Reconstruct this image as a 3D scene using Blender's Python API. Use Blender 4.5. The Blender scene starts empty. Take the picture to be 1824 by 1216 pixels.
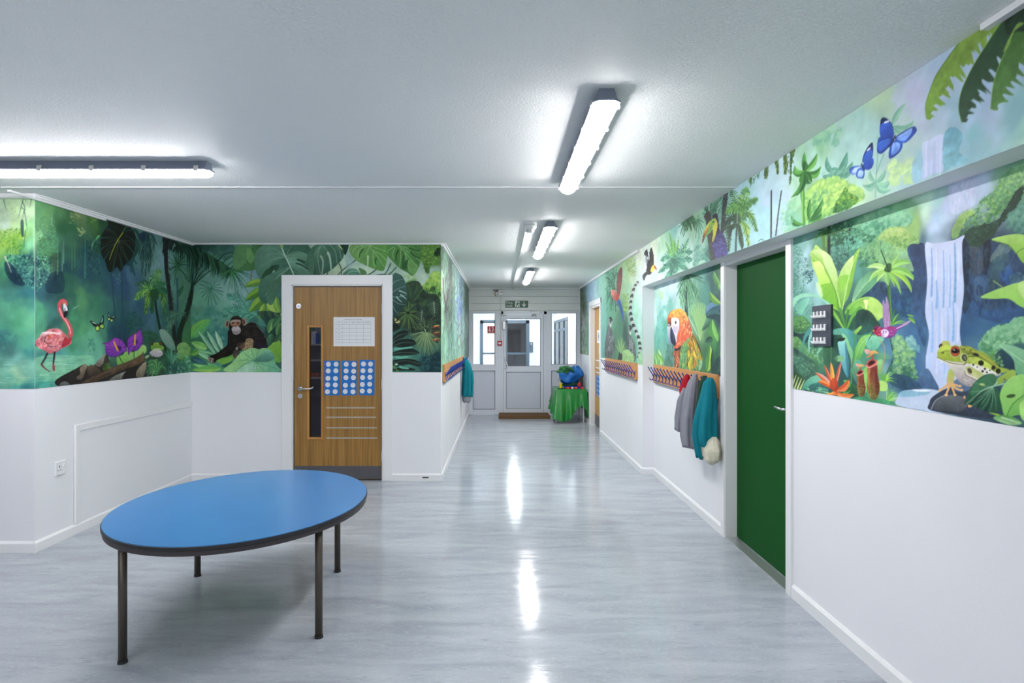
import bpy, bmesh, math, random
import numpy as np
from mathutils import Vector, Matrix
random.seed(7)
# ---------------------------------------------------------------- camera, world, exposure
SC = bpy.context.scene
COL = SC.collection
F, CX, CY, EYE = 1090.0, 892.0, 604.0, 1.466          # focal length and vanishing point in pixels of an 1824 px frame; eye height
cam_d = bpy.data.cameras.new('camera'); cam = bpy.data.objects.new('camera', cam_d); COL.objects.link(cam)
cam.location = (0, 0, EYE); cam.rotation_euler = (math.pi/2, 0, 0)
cam_d.sensor_width = 36; cam_d.lens = F/1824*36
cam_d.shift_x = (912-CX)/1824; cam_d.shift_y = -(608-CY)/1824
cam_d.clip_start = .05; cam_d.clip_end = 200
SC.camera = cam
w = bpy.data.worlds.new('sky'); SC.world = w; w.use_nodes = True
bg = w.node_tree.nodes['Background']; bg.inputs[0].default_value = (.80, .90, 1, 1); bg.inputs[1].default_value = 6.0
LAMP_E = 71.0            # brightness of the fluorescent diffusers
VEST_E = 110.0            # brightness of the added lamps that whiten the lobby beyond the end door
SC.view_settings.view_transform = 'Standard'; SC.view_settings.look = 'None'
SC.view_settings.exposure = 0.0; SC.view_settings.gamma = 1.0; SC.view_settings.use_curve_mapping = False
try:
    SC.cycles.use_denoising = True; SC.cycles.max_bounces = 10; SC.cycles.diffuse_bounces = 6; SC.cycles.glossy_bounces = 4
    SC.cycles.transparent_max_bounces = 12; SC.cycles.sample_clamp_indirect = 6; SC.cycles.caustics_reflective = False
except Exception: pass

# ---------------------------------------------------------------- helpers
def s2l(c):
    c = c/255.0
    return c/12.92 if c <= .04045 else ((c+.055)/1.055)**2.4
def RGB(r, g, b, k=1.0): return (s2l(r)*k, s2l(g)*k, s2l(b)*k, 1)
def P(x, y, Y): return Vector(((x-CX)/F*Y, Y, EYE-(y-CY)/F*Y))       # pixel and distance -> point
def setin(n, k, v):
    if k in n.inputs: n.inputs[k].default_value = v
def mat(name, col, rough=.5, metal=0, spec=.5, vary=.06, scale=8, bump=0, bscale=60, emit=0, stretch=(1, 1, 1), coat=0):
    m = bpy.data.materials.new(name); m.use_nodes = True
    nt = m.node_tree; b = nt.nodes['Principled BSDF']
    b.inputs['Base Color'].default_value = col; b.inputs['Roughness'].default_value = rough; b.inputs['Metallic'].default_value = metal
    setin(b, 'Specular IOR Level', spec); setin(b, 'Coat Weight', coat)
    tc = nt.nodes.new('ShaderNodeTexCoord'); mp = nt.nodes.new('ShaderNodeMapping'); mp.inputs['Scale'].default_value = stretch
    nt.links.new(tc.outputs['Object'], mp.inputs['Vector'])
    if vary:
        n = nt.nodes.new('ShaderNodeTexNoise'); n.inputs['Scale'].default_value = scale; n.inputs['Detail'].default_value = 4
        nt.links.new(mp.outputs[0], n.inputs['Vector'])
        mx = nt.nodes.new('ShaderNodeMix'); mx.data_type = 'RGBA'
        mx.inputs[6].default_value = tuple(c*(1-vary) for c in col[:3])+(1,); mx.inputs[7].default_value = tuple(min(1, c*(1+vary)) for c in col[:3])+(1,)
        nt.links.new(n.outputs[0], mx.inputs[0]); nt.links.new(mx.outputs[2], b.inputs['Base Color'])
    if bump:
        n2 = nt.nodes.new('ShaderNodeTexNoise'); n2.inputs['Scale'].default_value = bscale; n2.inputs['Detail'].default_value = 3
        nt.links.new(mp.outputs[0], n2.inputs['Vector'])
        bp = nt.nodes.new('ShaderNodeBump'); bp.inputs['Strength'].default_value = bump; bp.inputs['Distance'].default_value = .01
        nt.links.new(n2.outputs[0], bp.inputs['Height']); nt.links.new(bp.outputs[0], b.inputs['Normal'])
    if emit:
        b.inputs['Emission Color'].default_value = col; b.inputs['Emission Strength'].default_value = emit
    return m
class MB:
    """collects shapes (world coordinates) into one mesh"""
    def __init__(s): s.bm = bmesh.new()
    def box(s, x0, x1, y0, y1, z0, z1, bev=0):
        r = bmesh.ops.create_cube(s.bm, size=1); vs = r['verts']
        for v in vs: v.co = Vector(((x0+x1)/2+v.co.x*(x1-x0), (y0+y1)/2+v.co.y*(y1-y0), (z0+z1)/2+v.co.z*(z1-z0)))
        if bev:
            es = {e for v in vs for e in v.link_edges}
            bmesh.ops.bevel(s.bm, geom=list(es), offset=bev, segments=2, affect='EDGES', profile=.5)
        return s
    def cyl(s, a, b, r, n=12, r2=None):
        a = Vector(a); b = Vector(b); d = b-a; q = d.to_track_quat('Z', 'Y').to_matrix().to_4x4()
        bmesh.ops.create_cone(s.bm, cap_ends=True, segments=n, radius1=r, radius2=r if r2 is None else r2, depth=d.length,
                              matrix=Matrix.Translation((a+b)/2) @ q)
        return s
    def tube(s, pts, r, n=8, caps=True):
        pts = [Vector(p) for p in pts]; rings = []
        rs = r if isinstance(r, (list, tuple)) else [r]*len(pts)
        up = None
        for i, p in enumerate(pts):
            t = (pts[min(i+1, len(pts)-1)]-pts[max(i-1, 0)]).normalized()
            if up is None:
                up = t.orthogonal().normalized()
            up = (up - t*up.dot(t)).normalized(); sd = t.cross(up)
            rings.append([s.bm.verts.new(p+(up*math.cos(k*2*math.pi/n)+sd*math.sin(k*2*math.pi/n))*rs[i]) for k in range(n)])
        for a, b in zip(rings, rings[1:]):
            for k in range(n): s.bm.faces.new((a[k], a[(k+1) % n], b[(k+1) % n], b[k]))
        if caps:
            s.bm.faces.new(rings[0][::-1]); s.bm.faces.new(rings[-1])
        return s
    def loft(s, rings, caps=True):
        rv = [[s.bm.verts.new(p) for p in r] for r in rings]; n = len(rv[0])
        for a, b in zip(rv, rv[1:]):
            for k in range(n): s.bm.faces.new((a[k], a[(k+1) % n], b[(k+1) % n], b[k]))
        if caps: s.bm.faces.new(rv[0][::-1]); s.bm.faces.new(rv[-1])
        return s
    def poly(s, pts, thick):
        """flat polygon pushed by the vector thick"""
        a = [s.bm.verts.new(p) for p in pts]; t = Vector(thick); b = [s.bm.verts.new(Vector(p)+t) for p in pts]
        s.bm.faces.new(a); s.bm.faces.new(b[::-1])
        for i in range(len(a)): j = (i+1) % len(a); s.bm.faces.new((a[j], a[i], b[i], b[j]))
        return s
def obj(name, mb, m, parent=None, smooth=False, kind=None, label=None):
    bm = mb.bm if isinstance(mb, MB) else mb
    bmesh.ops.recalc_face_normals(bm, faces=bm.faces)
    me = bpy.data.meshes.new(name)
    org = Vector((0, 0, 0)); p = parent
    while p is not None: org += p.location; p = p.parent
    if parent is None:
        vs = [v.co for v in bm.verts]
        c = Vector((sum(v.x for v in vs)/len(vs), sum(v.y for v in vs)/len(vs), min(v.z for v in vs))); org = c.copy()
    for v in bm.verts: v.co -= org
    bm.to_mesh(me); bm.free()
    if smooth:
        for f in me.polygons: f.use_smooth = True
    for mm in (m if isinstance(m, (list, tuple)) else [m]): me.materials.append(mm)
    o = bpy.data.objects.new(name, me); COL.objects.link(o)
    if parent is not None: o.parent = parent
    else: o.location = org
    if kind: o['kind'] = kind
    if label: o['label'] = label
    return o
def struct(name, mb, m, parent=None, smooth=False): return obj(name, mb, m, parent, smooth, 'structure')
def thing(name, loc, label, cat, group=None):
    o = bpy.data.objects.new(name, None); COL.objects.link(o); o.location = loc; o.empty_display_size = .1
    o['label'] = label; o['category'] = cat
    if group: o['group'] = group
    return o
def tag(o, label, cat, group=None):
    o['label'] = label; o['category'] = cat
    if group: o['group'] = group
    return o
def dup(o, loc, label, parent=None):
    c = o.copy(); COL.objects.link(c); c.location = loc
    if label: c['label'] = label
    def kids(a, b):
        for ch in list(a.children):
            k = ch.copy(); COL.objects.link(k); k.parent = b; kids(ch, k)
    kids(o, c); return c
def text(name, body, size, loc, rot, m, parent, align='CENTER', depth=.0004):
    cu = bpy.data.curves.new(name, 'FONT'); cu.body = body; cu.size = size; cu.align_x = align; cu.align_y = 'CENTER'; cu.extrude = depth; cu.resolution_u = 2
    t = bpy.data.objects.new('tmp', cu); COL.objects.link(t)
    dg = bpy.context.evaluated_depsgraph_get(); me = bpy.data.meshes.new_from_object(t.evaluated_get(dg))
    bpy.data.objects.remove(t)
    o = bpy.data.objects.new(name, me); COL.objects.link(o); me.materials.clear(); me.materials.append(m)
    org = Vector((0, 0, 0)); p = parent
    while p is not None: org += p.location; p = p.parent
    o.parent = parent; o.location = Vector(loc)-org; o.rotation_euler = rot
    return o

# ---------------------------------------------------------------- materials
M = {}
M['wall'] = mat('white_emulsion', (.80, .81, .84, 1), .55, vary=.02, scale=2.5, bump=.04, bscale=90)
M['gloss'] = mat('white_gloss_paint', (.80, .81, .82, 1), .3, vary=.02, scale=6)
M['upvc'] = mat('white_plastic', (.70, .73, .80, 1), .28, vary=.02, scale=3)
M['panel'] = mat('white_door_panel', (.60, .64, .73, 1), .35, vary=.02, scale=3)
M['clad'] = mat('cladding_board', (.74, .77, .76, 1), .3, vary=.03, scale=2)
M['seal'] = mat('dark_gasket', (.12, .13, .16, 1), .6)
M['green_door'] = mat('green_gloss_paint', RGB(22, 80, 34), .6, vary=.04, scale=3, spec=.06)
M['black'] = mat('black_rubber', (.015, .015, .016, 1), .5)
M['steel'] = mat('brushed_steel', (.62, .63, .66, 1), .28, 1, vary=.05, scale=30)
M['kick'] = mat('kick_plate_grey', RGB(92, 92, 96), .4, .3, vary=.08, scale=12)
M['alu'] = mat('aluminium_strip', (.6, .62, .64, 1), .35, .8)
M['housing'] = mat('grey_lamp_housing', RGB(120, 128, 145), .45)
M['clip'] = mat('lamp_clip_cream', RGB(200, 200, 196), .4)
M['board'] = mat('rack_board_beech', RGB(196, 138, 78), .5, vary=.12, scale=5, stretch=(1, .5, 14))
M['hook'] = mat('blue_hook_enamel', RGB(28, 66, 160), .35, vary=.04)
M['tabletop'] = mat('blue_laminate', RGB(66, 124, 178), .25, vary=.10, scale=3, spec=.4)
M['tableedge'] = mat('dark_table_edge', RGB(52, 48, 50), .5, vary=.1)
M['leg'] = mat('olive_black_steel_leg', RGB(76, 70, 62), .4, .3, vary=.12, scale=20)
M['paper'] = mat('white_paper', (.82, .83, .86, 1), .8, vary=.02)
M['ink'] = mat('black_ink', (.05, .05, .06, 1), .8, vary=0)
M['line'] = mat('grey_ink', (.35, .36, .38, 1), .8, vary=0)
M['bluecard'] = mat('blue_card', RGB(0, 106, 188), .5, vary=.12, scale=6)
M['disc'] = mat('white_sticker', (.72, .73, .76, 1), .7, vary=.04)
M['tape'] = mat('worn_grey_tape', RGB(168, 158, 142), .55, vary=.3, scale=40)
M['red'] = mat('red_plastic', RGB(190, 22, 34), .4)
M['white'] = mat('white_plastic_plain', (.8, .81, .83, 1), .4, vary=.02)
M['detector'] = mat('detector_plastic', (.72, .74, .74, 1), .45, vary=.02)
M['signgreen'] = mat('sign_green', RGB(20, 92, 58), .4)
M['greenlit'] = mat('green_exit_glow', RGB(60, 220, 150), .4, emit=.8)
M['greyframe'] = mat('slate_grey_frame', RGB(78, 94, 108), .4)
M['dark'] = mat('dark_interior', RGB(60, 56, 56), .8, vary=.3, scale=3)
M['mat'] = mat('brown_mat', RGB(106, 78, 48), .95, vary=.15, scale=80, bump=.5, bscale=300)
M['plate'] = mat('dark_key_plate', RGB(66, 70, 84), .4, .2)
M['lampw'] = mat('lit_diffuser', (1, .968, .985, 1), .4, vary=0, emit=LAMP_E)
M['lampv'] = mat('lit_lobby_lamp', (.95, .98, 1, 1), .4, vary=0, emit=VEST_E)
def fabric(name, col, v=.16): return mat(name, col, .9, vary=v, scale=22, bump=.5, bscale=240, spec=.15)
M['teal'] = fabric('teal_knit', RGB(22, 124, 138)); M['greycloth'] = fabric('grey_marl', RGB(140, 142, 152)); M['redcloth'] = fabric('red_knit', RGB(160, 14, 36))
M['darkgreen'] = fabric('dark_green_fabric', RGB(32, 66, 50)); M['greyprint'] = fabric('grey_printed_lining', RGB(150, 152, 158), .4)
M['satin'] = mat('green_satin', RGB(16, 122, 44), .28, vary=.14, scale=5, bump=.12, bscale=14, spec=.6)
M['bagblue'] = mat('blue_nylon', RGB(10, 100, 176), .5, vary=.15, scale=9, bump=.5, bscale=22)
M['baggreen'] = mat('green_nylon', RGB(44, 110, 60), .55, vary=.2, scale=9, bump=.3, bscale=30)
M['yellow'] = mat('yellow_plastic', RGB(220, 200, 20), .4); M['orange'] = mat('orange_plastic', RGB(226, 82, 30), .4)
M['bluepl'] = mat('blue_plastic', RGB(28, 60, 190), .4); M['woodstick'] = mat('pale_wood', RGB(200, 170, 120), .7)
M['darkcard'] = mat('dark_grey_board', RGB(46, 48, 50), .8)
# oak veneer
def oak(name, a, b_, sc=1.0):
    m = mat(name, a, .42, vary=0); nt = m.node_tree; b = nt.nodes['Principled BSDF']
    tc = nt.nodes['Texture Coordinate'] if 'Texture Coordinate' in nt.nodes else nt.nodes.new('ShaderNodeTexCoord')
    mp = nt.nodes.new('ShaderNodeMapping'); mp.inputs['Scale'].default_value = (34*sc, 34*sc, 1.1); nt.links.new(tc.outputs['Object'], mp.inputs[0])
    n = nt.nodes.new('ShaderNodeTexNoise'); n.inputs['Scale'].default_value = 1.6; n.inputs['Detail'].default_value = 7; n.inputs['Distortion'].default_value = .5
    nt.links.new(mp.outputs[0], n.inputs['Vector'])
    r = nt.nodes.new('ShaderNodeValToRGB'); r.color_ramp.elements[0].position = .34; r.color_ramp.elements[1].position = .68
    r.color_ramp.elements[0].color = b_; r.color_ramp.elements[1].color = a
    nt.links.new(n.outputs[0], r.inputs[0]); nt.links.new(r.outputs[0], b.inputs['Base Color'])
    return m
M['oak'] = oak('oak_veneer', RGB(166, 124, 60), RGB(132, 96, 40)); M['bead'] = oak('oak_bead', RGB(192, 140, 72), RGB(168, 116, 54), 2)
M['oak2'] = oak('yellow_oak_veneer', RGB(204, 158, 84), RGB(178, 130, 60))
# floor: pale grey marbled vinyl, glossy
def floor_mat():
    m = bpy.data.materials.new('grey_marbled_vinyl'); m.use_nodes = True; nt = m.node_tree; L = nt.links.new
    b = nt.nodes['Principled BSDF']; tc = nt.nodes.new('ShaderNodeTexCoord')
    def noise(sx, sy, scale, det, dist):
        mp = nt.nodes.new('ShaderNodeMapping'); mp.inputs['Scale'].default_value = (sx, sy, 1); L(tc.outputs['Object'], mp.inputs[0])
        n = nt.nodes.new('ShaderNodeTexNoise'); n.inputs['Scale'].default_value = scale; n.inputs['Detail'].default_value = det; n.inputs['Distortion'].default_value = dist
        L(mp.outputs[0], n.inputs['Vector']); return n.outputs[0]
    def ramp(inp, st):
        r = nt.nodes.new('ShaderNodeValToRGB'); e = r.color_ramp.elements
        e[0].position, e[0].color = st[0]; e[1].position, e[1].color = st[-1]
        for p, c in st[1:-1]: k = e.new(p); k.color = c
        L(inp, r.inputs[0]); return r.outputs[0]
    base = ramp(noise(1.0, 4.5, 1.7, 7, .8), [(.30, RGB(152, 159, 167)), (.5, RGB(165, 172, 180)), (.72, RGB(177, 183, 190))])
    vein = ramp(noise(2.6, 7, 3.2, 10, 2.6), [(.455, (0, 0, 0, 1)), (.475, (.5, .5, .5, 1)), (.495, (0, 0, 0, 1))])
    dk = ramp(noise(2.4, 15, 3.0, 9, 1.4), [(.60, (0, 0, 0, 1)), (.68, (.45, .45, .45, 1))])
    m1 = nt.nodes.new('ShaderNodeMix'); m1.data_type = 'RGBA'; L(vein, m1.inputs[0]); L(base, m1.inputs[6]); m1.inputs[7].default_value = RGB(196, 202, 208)
    m2 = nt.nodes.new('ShaderNodeMix'); m2.data_type = 'RGBA'; L(dk, m2.inputs[0]); L(m1.outputs[2], m2.inputs[6]); m2.inputs[7].default_value = RGB(140, 147, 157)
    L(m2.outputs[2], b.inputs['Base Color'])
    rr = ramp(noise(1, 5, 3, 4, .3), [(.3, (.08, .08, .08, 1)), (.7, (.17, .17, .17, 1))]); L(rr, b.inputs['Roughness'])
    setin(b, 'Specular IOR Level', .2)
    bp = nt.nodes.new('ShaderNodeBump'); bp.inputs['Strength'].default_value = .10; bp.inputs['Distance'].default_value = .01
    L(noise(1, 2.5, 5, 3, 0), bp.inputs['Height']); L(bp.outputs[0], b.inputs['Normal'])
    return m
M['floor'] = floor_mat()
def ceil_mat():
    m = bpy.data.materials.new('textured_ceiling_paint'); m.use_nodes = True; nt = m.node_tree; L = nt.links.new
    b = nt.nodes['Principled BSDF']; b.inputs['Roughness'].default_value = .6; setin(b, 'Specular IOR Level', .3); tc = nt.nodes.new('ShaderNodeTexCoord')
    n1 = nt.nodes.new('ShaderNodeTexNoise'); n1.inputs['Scale'].default_value = 1.2; n1.inputs['Detail'].default_value = 3; L(tc.outputs['Object'], n1.inputs['Vector'])
    r = nt.nodes.new('ShaderNodeValToRGB'); r.color_ramp.elements[0].color = (.84, .865, .85, 1); r.color_ramp.elements[1].color = (.89, .91, .895, 1)
    L(n1.outputs[0], r.inputs[0]); L(r.outputs[0], b.inputs['Base Color'])
    n2 = nt.nodes.new('ShaderNodeTexNoise'); n2.inputs['Scale'].default_value = 85; n2.inputs['Detail'].default_value = 4; n2.inputs['Roughness'].default_value = .65; L(tc.outputs['Object'], n2.inputs['Vector'])
    r2 = nt.nodes.new('ShaderNodeValToRGB'); r2.color_ramp.elements[0].position = .48; r2.color_ramp.elements[1].position = .66; L(n2.outputs[0], r2.inputs[0])
    bp = nt.nodes.new('ShaderNodeBump'); bp.inputs['Strength'].default_value = .55; bp.inputs['Distance'].default_value = .006
    L(r2.outputs[0], bp.inputs['Height']); L(bp.outputs[0], b.inputs['Normal'])
    return m
M['ceiling'] = ceil_mat()
def glass_mat(name, tint, refl=.10):
    m = bpy.data.materials.new(name); m.use_nodes = True; nt = m.node_tree; nt.nodes.clear(); L = nt.links.new
    out = nt.nodes.new('ShaderNodeOutputMaterial'); t = nt.nodes.new('ShaderNodeBsdfTransparent'); t.inputs[0].default_value = tint
    g = nt.nodes.new('ShaderNodeBsdfGlossy'); g.inputs['Roughness'].default_value = .02
    f = nt.nodes.new('ShaderNodeFresnel'); f.inputs[0].default_value = 1.45; x = nt.nodes.new('ShaderNodeMixShader')
    L(f.outputs[0], x.inputs[0]); L(t.outputs[0], x.inputs[1]); L(g.outputs[0], x.inputs[2]); L(x.outputs[0], out.inputs[0])
    return m
M['glass'] = glass_mat('clear_glass', (.94, .96, .96, 1)); M['darkglass'] = glass_mat('smoky_glass', (.75, .76, .80, 1))
# ---------------------------------------------------------------- room shell
H = 2.46
XL, XC, XR, XP = -3.21, -.62, 1.665, 1.54      # left wall, corridor's left wall, recessed right wall, pier / beam plane
YN, YD, YE, YP = 4.216, 6.34, 11.85, 6.64      # left nook wall, oak-door wall, end partition, end of the pier
YB, XF = -3.0, -7.0                            # wall behind the camera, far left wall
ZM, ZR, ZS = 1.125, 1.185, 2.04                # lower edge of mural (left / right), soffit of beam
fl = MB(); fl.box(XF-.2, 2.2, YB-.2, YE+.1, -.1, 0); floor = struct('floor', fl, M['floor'])
c = MB(); c.box(XF-.2, 2.2, YB-.2, YE+.1, H, H+.1); ceiling = struct('ceiling', c, M['ceiling'])
# left walls
b = MB(); b.box(XF, XL-.1, YN, YN+.1, 0, H); wall_nook = struct('wall_nook', b, M['wall'])
b = MB(); b.box(XL-.1, XL, YN, YD+.1, 0, H); wall_left = struct('wall_left', b, M['wall'])
DX0, DX1, DZ = -2.205, -1.20, 2.05             # rough opening of oak door
b = MB(); b.box(XL, DX0, YD, YD+.1, 0, H); b.box(DX1, XC, YD, YD+.1, 0, H); b.box(DX0, DX1, YD, YD+.1, DZ, H)
wall_door = struct('wall_door_side', b, M['wall'])
b = MB(); b.box(XC-.1, XC, YD+.1, YE, 0, H); wall_corridor = struct('wall_corridor_left', b, M['wall'])
# right walls
RD0, RD1, RDZ = 9.45, 10.5, 2.02
GD0, GD1 = 3.545, 4.515
b = MB(); b.box(XP, 1.80, YP, RD0, 0, H); b.box(XP, 1.80, RD1, YE, 0, H); b.box(XP, 1.80, RD0, RD1, RDZ, H)
wall_corridor_right = struct('wall_corridor_right', b, M['wall'])
b = MB(); b.box(XR, 1.80, GD1+.03, YP, 0, ZS); b.box(XR, 1.80, YB, GD0-.03, 0, ZS); wall_right = struct('wall_right', b, M['wall'])
b = MB(); b.box(XP, 1.80, YB, YP, ZS, H); wall_beam = struct('wall_beam', b, M['wall'])
b = MB(); b.box(XF, XP, YB-.1, YB, 0, H); struct('wall_behind', b, M['wall'])
b = MB(); b.box(XF-.1, XF, YB, YN, 0, H); struct('wall_far_left', b, M['wall'])
# skirting with a chamfered top
def skirt(name, a, b_, nrm, h=.075, t=.016):
    """a,b floor points along the wall face, nrm = direction into the room"""
    a = Vector((*a, 0)); b_ = Vector((*b_, 0)); n = Vector((*nrm, 0))
    prof = [(0, 0), (t, 0), (t, h-.014), (t*.35, h), (0, h)]
    m = MB(); m.loft([[a+n*p+Vector((0, 0, q)) for p, q in prof], [b_+n*p+Vector((0, 0, q)) for p, q in prof]])
    struct(name, m, M['gloss'])
skirt('baseboard_nook', (XF, YN), (XL, YN), (0, -1)); skirt('baseboard_left', (XL, YN-.016), (XL, YD), (1, 0))
skirt('baseboard_door_side', (XL, YD), (-2.275, YD), (0, -1)); skirt('baseboard_door_side_right', (-1.135, YD), (XC, YD), (0, -1))
skirt('baseboard_corridor_left', (XC, YD-.016), (XC, YE), (1, 0)); skirt('baseboard_end_right', (XP, 10.58), (XP, YE), (-1, 0))
skirt('baseboard_corridor_right', (XP, YP-.016), (XP, 9.375), (-1, 0)); skirt('baseboard_pier', (XP, YP), (XR, YP), (0, -1))
skirt('baseboard_parrot_bay', (XR, 4.59), (XR, YP), (-1, 0)); skirt('baseboard_right', (XR, YB), (XR, 3.475), (-1, 0))
t = MB(); t.box(-.81, -.745, YD-.0165, YD-.010, .032, .044); obj('worn_hole', t, M['black'], bpy.data.objects['baseboard_door_side_right'])
skirt('baseboard_behind', (XF, YB), (XR, YB), (0, 1)); skirt('baseboard_far_left', (XF, YB), (XF, YN), (1, 0))
# ceiling trims
def trim(name, *bx, m='gloss', bev=.003):
    t = MB()
    for q in bx: t.box(*q, bev=bev)
    return struct(name, t, M[m])
trim('trim_1', (XL, XL+.035, YN-.02, YD, H-.024, H), (XL+.035, XL+.05, YN, YD, H-.010, H))
trim('trim_2', (XF, XL+.04, YN-.05, YN, H-.030, H))
trim('trim_3', (XL, XC+.02, YD-.026, YD, H-.016, H))
trim('trim_4', (XC, XC+.03, YD-.02, YE, H-.03, H), (XC+.03, XC+.05, YD-.02, YE, H-.012, H))
trim('trim_5', (XP-.035, XP, 6.75, YE, H-.03, H))
trim('trim_6', (XP-.03, XP, YB, 1.93, H-.022, H))
trim('trim_7', (-3.26, XP, 3.985, 4.015, H-.006, H), bev=.002)
trim('trim_8', (XL+.01, XL+.03, YN-.25, YN+.72, H-.040, H-.024))

# ---------------------------------------------------------------- oak door in the door-side wall
def opening_frame(name, x0, x1, zt, yf, arch, depth, m):
    """architrave + jambs round an opening in a wall that faces -Y; x0,x1,zt clear opening"""
    t = MB()
    t.box(x0-arch, x0-.01, yf-.018, yf, 0, zt+arch, .005); t.box(x1+.01, x1+arch, yf-.018, yf, 0, zt+arch, .005)
    t.box(x0-arch+.001, x1+arch-.001, yf-.0175, yf, zt+.01, zt+arch, .005)
    t.box(x0-.025, x0, yf-.004, yf+depth, 0, zt+.02); t.box(x1, x1+.025, yf-.004, yf+depth, 0, zt+.02); t.box(x0-.025, x1+.025, yf-.004, yf+depth, zt, zt+.025)
    return struct(name, t, m)
yf = YD
lx0, lx1, lz = (524-CX)/F*YD-.003, (678-CX)/F*YD, 2.008
frame = opening_frame('trim_9', lx0-.012, lx1+.012, lz+.010, YD, .112, .1, M['gloss'])
door = thing('door_1', ((lx0+lx1)/2, YD+.03, 0), '', ''); del door['label'], door['category']; door['kind'] = 'structure'
vx0, vx1, vz0, vz1 = (550-CX)/F*YD, (571-CX)/F*YD, EYE-(779-CY)/F*YD, EYE-(583-CY)/F*YD
yl0, yl1 = YD+.022, YD+.066
t = MB(); t.box(lx0, vx0, yl0, yl1, .012, lz); t.box(vx1, lx1, yl0, yl1, .012, lz); t.box(vx0, vx1, yl0, yl1, .012, vz0); t.box(vx0, vx1, yl0, yl1, vz1, lz)
obj('leaf', t, M['oak'], door)
t = MB(); e = .024
t.box(vx0-e, vx0, yl0-.009, yl0+.01, vz0-e, vz1+e, .003); t.box(vx1, vx1+e, yl0-.009, yl0+.01, vz0-e, vz1+e, .003)
t.box(vx0, vx1, yl0-.009, yl0+.01, vz1, vz1+e, .003); t.box(vx0, vx1, yl0-.009, yl0+.01, vz0-e, vz0, .003)
obj('glazing_bead', t, M['bead'], door)
t = MB(); t.box(vx0, vx1, yl0+.018, yl0+.024, vz0, vz1); obj('vision_panel', t, M['darkglass'], door)
t = MB(); t.box(lx0+.002, lx1-.002, yl0-.002, yl0, .014, .150, .0008); obj('kick_plate', t, M['kick'], door)
hx, hz = (533-CX)/F*YD, EYE-(692-CY)/F*YD
t = MB(); t.cyl((hx, yl0, hz), (hx, yl0-.008, hz), .026, 20); rose = obj('rose', t, M['steel'], door, True)
t = MB(); t.tube([(hx, yl0-.005, hz), (hx, yl0-.04, hz), (hx+.008, yl0-.052, hz), (hx+.06, yl0-.055, hz), (hx+.11, yl0-.054, hz), (hx+.135, yl0-.050, hz+.006), (hx+.15, yl0-.035, hz+.018)], .0085, 10)
obj('lever_handle', t, M['steel'], door, True)
t = MB(); t.cyl((hx+.004, yl0, hz-.078), (hx+.004, yl0-.008, hz-.078), .025, 20); t.box(hx, hx+.008, yl0-.02, yl0-.006, hz-.092, hz-.064, .002); obj('thumbturn', t, M['steel'], door)
cx2, cz2 = (531.5-CX)/F*YD, EYE-(545-CY)/F*YD
t = MB(); t.cyl((cx2, yl0, cz2), (cx2, yl0-.012, cz2), .027, 20); t.cyl((cx2, yl0-.012, cz2), (cx2, yl0-.016, cz2), .019, 20); lock = obj('cylinder_lock', t, M['steel'], door)
t = MB(); t.box(cx2-.012, cx2+.012, yl0-.0175, yl0-.0155, cz2-.004, cz2+.004); obj('keyway', t, M['bluepl'], lock)
for zz in (.25, 1.0, 1.78):
    t = MB(); t.cyl((lx1+.008, yl0-.004, zz-.05), (lx1+.008, yl0-.004, zz+.05), .006, 8); obj('hinge', t, M['steel'], door)
t = MB(); t.box(lx0-.001, lx1+.001, YD+.07, YD+.095, 0, lz+.0); t.box(lx0-.012, lx1+.012, YD+.069, YD+.072, lz-.012, lz+.01)
# closet behind the oak door
b = MB(); b.box(-2.9, -2.85, YD+.1, YD+1.35, 0, H); b.box(-1.0, -.95, YD+.1, YD+1.35, 0, H); b.box(-2.9, -.95, YD+1.3, YD+1.35, 0, H)
b.box(-2.9, -.95, YD+.1, YD+1.35, H-.05, H); b.box(-2.9, -.95, YD+.1, YD+1.35, -.05, -.001)
t.bm.free(); M['store'] = mat('storeroom_paint', RGB(120, 122, 140), .7); struct('wall_storeroom', b, M['store'])
ld = bpy.data.lights.new('storeroom_lamp', 'AREA'); ld.energy = 3.0; ld.size = .3; lo = bpy.data.objects.new('storeroom_lamp', ld); COL.objects.link(lo); lo.location = (-1.9, YD+.6, H-.08)  # added fill light for the shelves behind the glass, no fitting known
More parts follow.
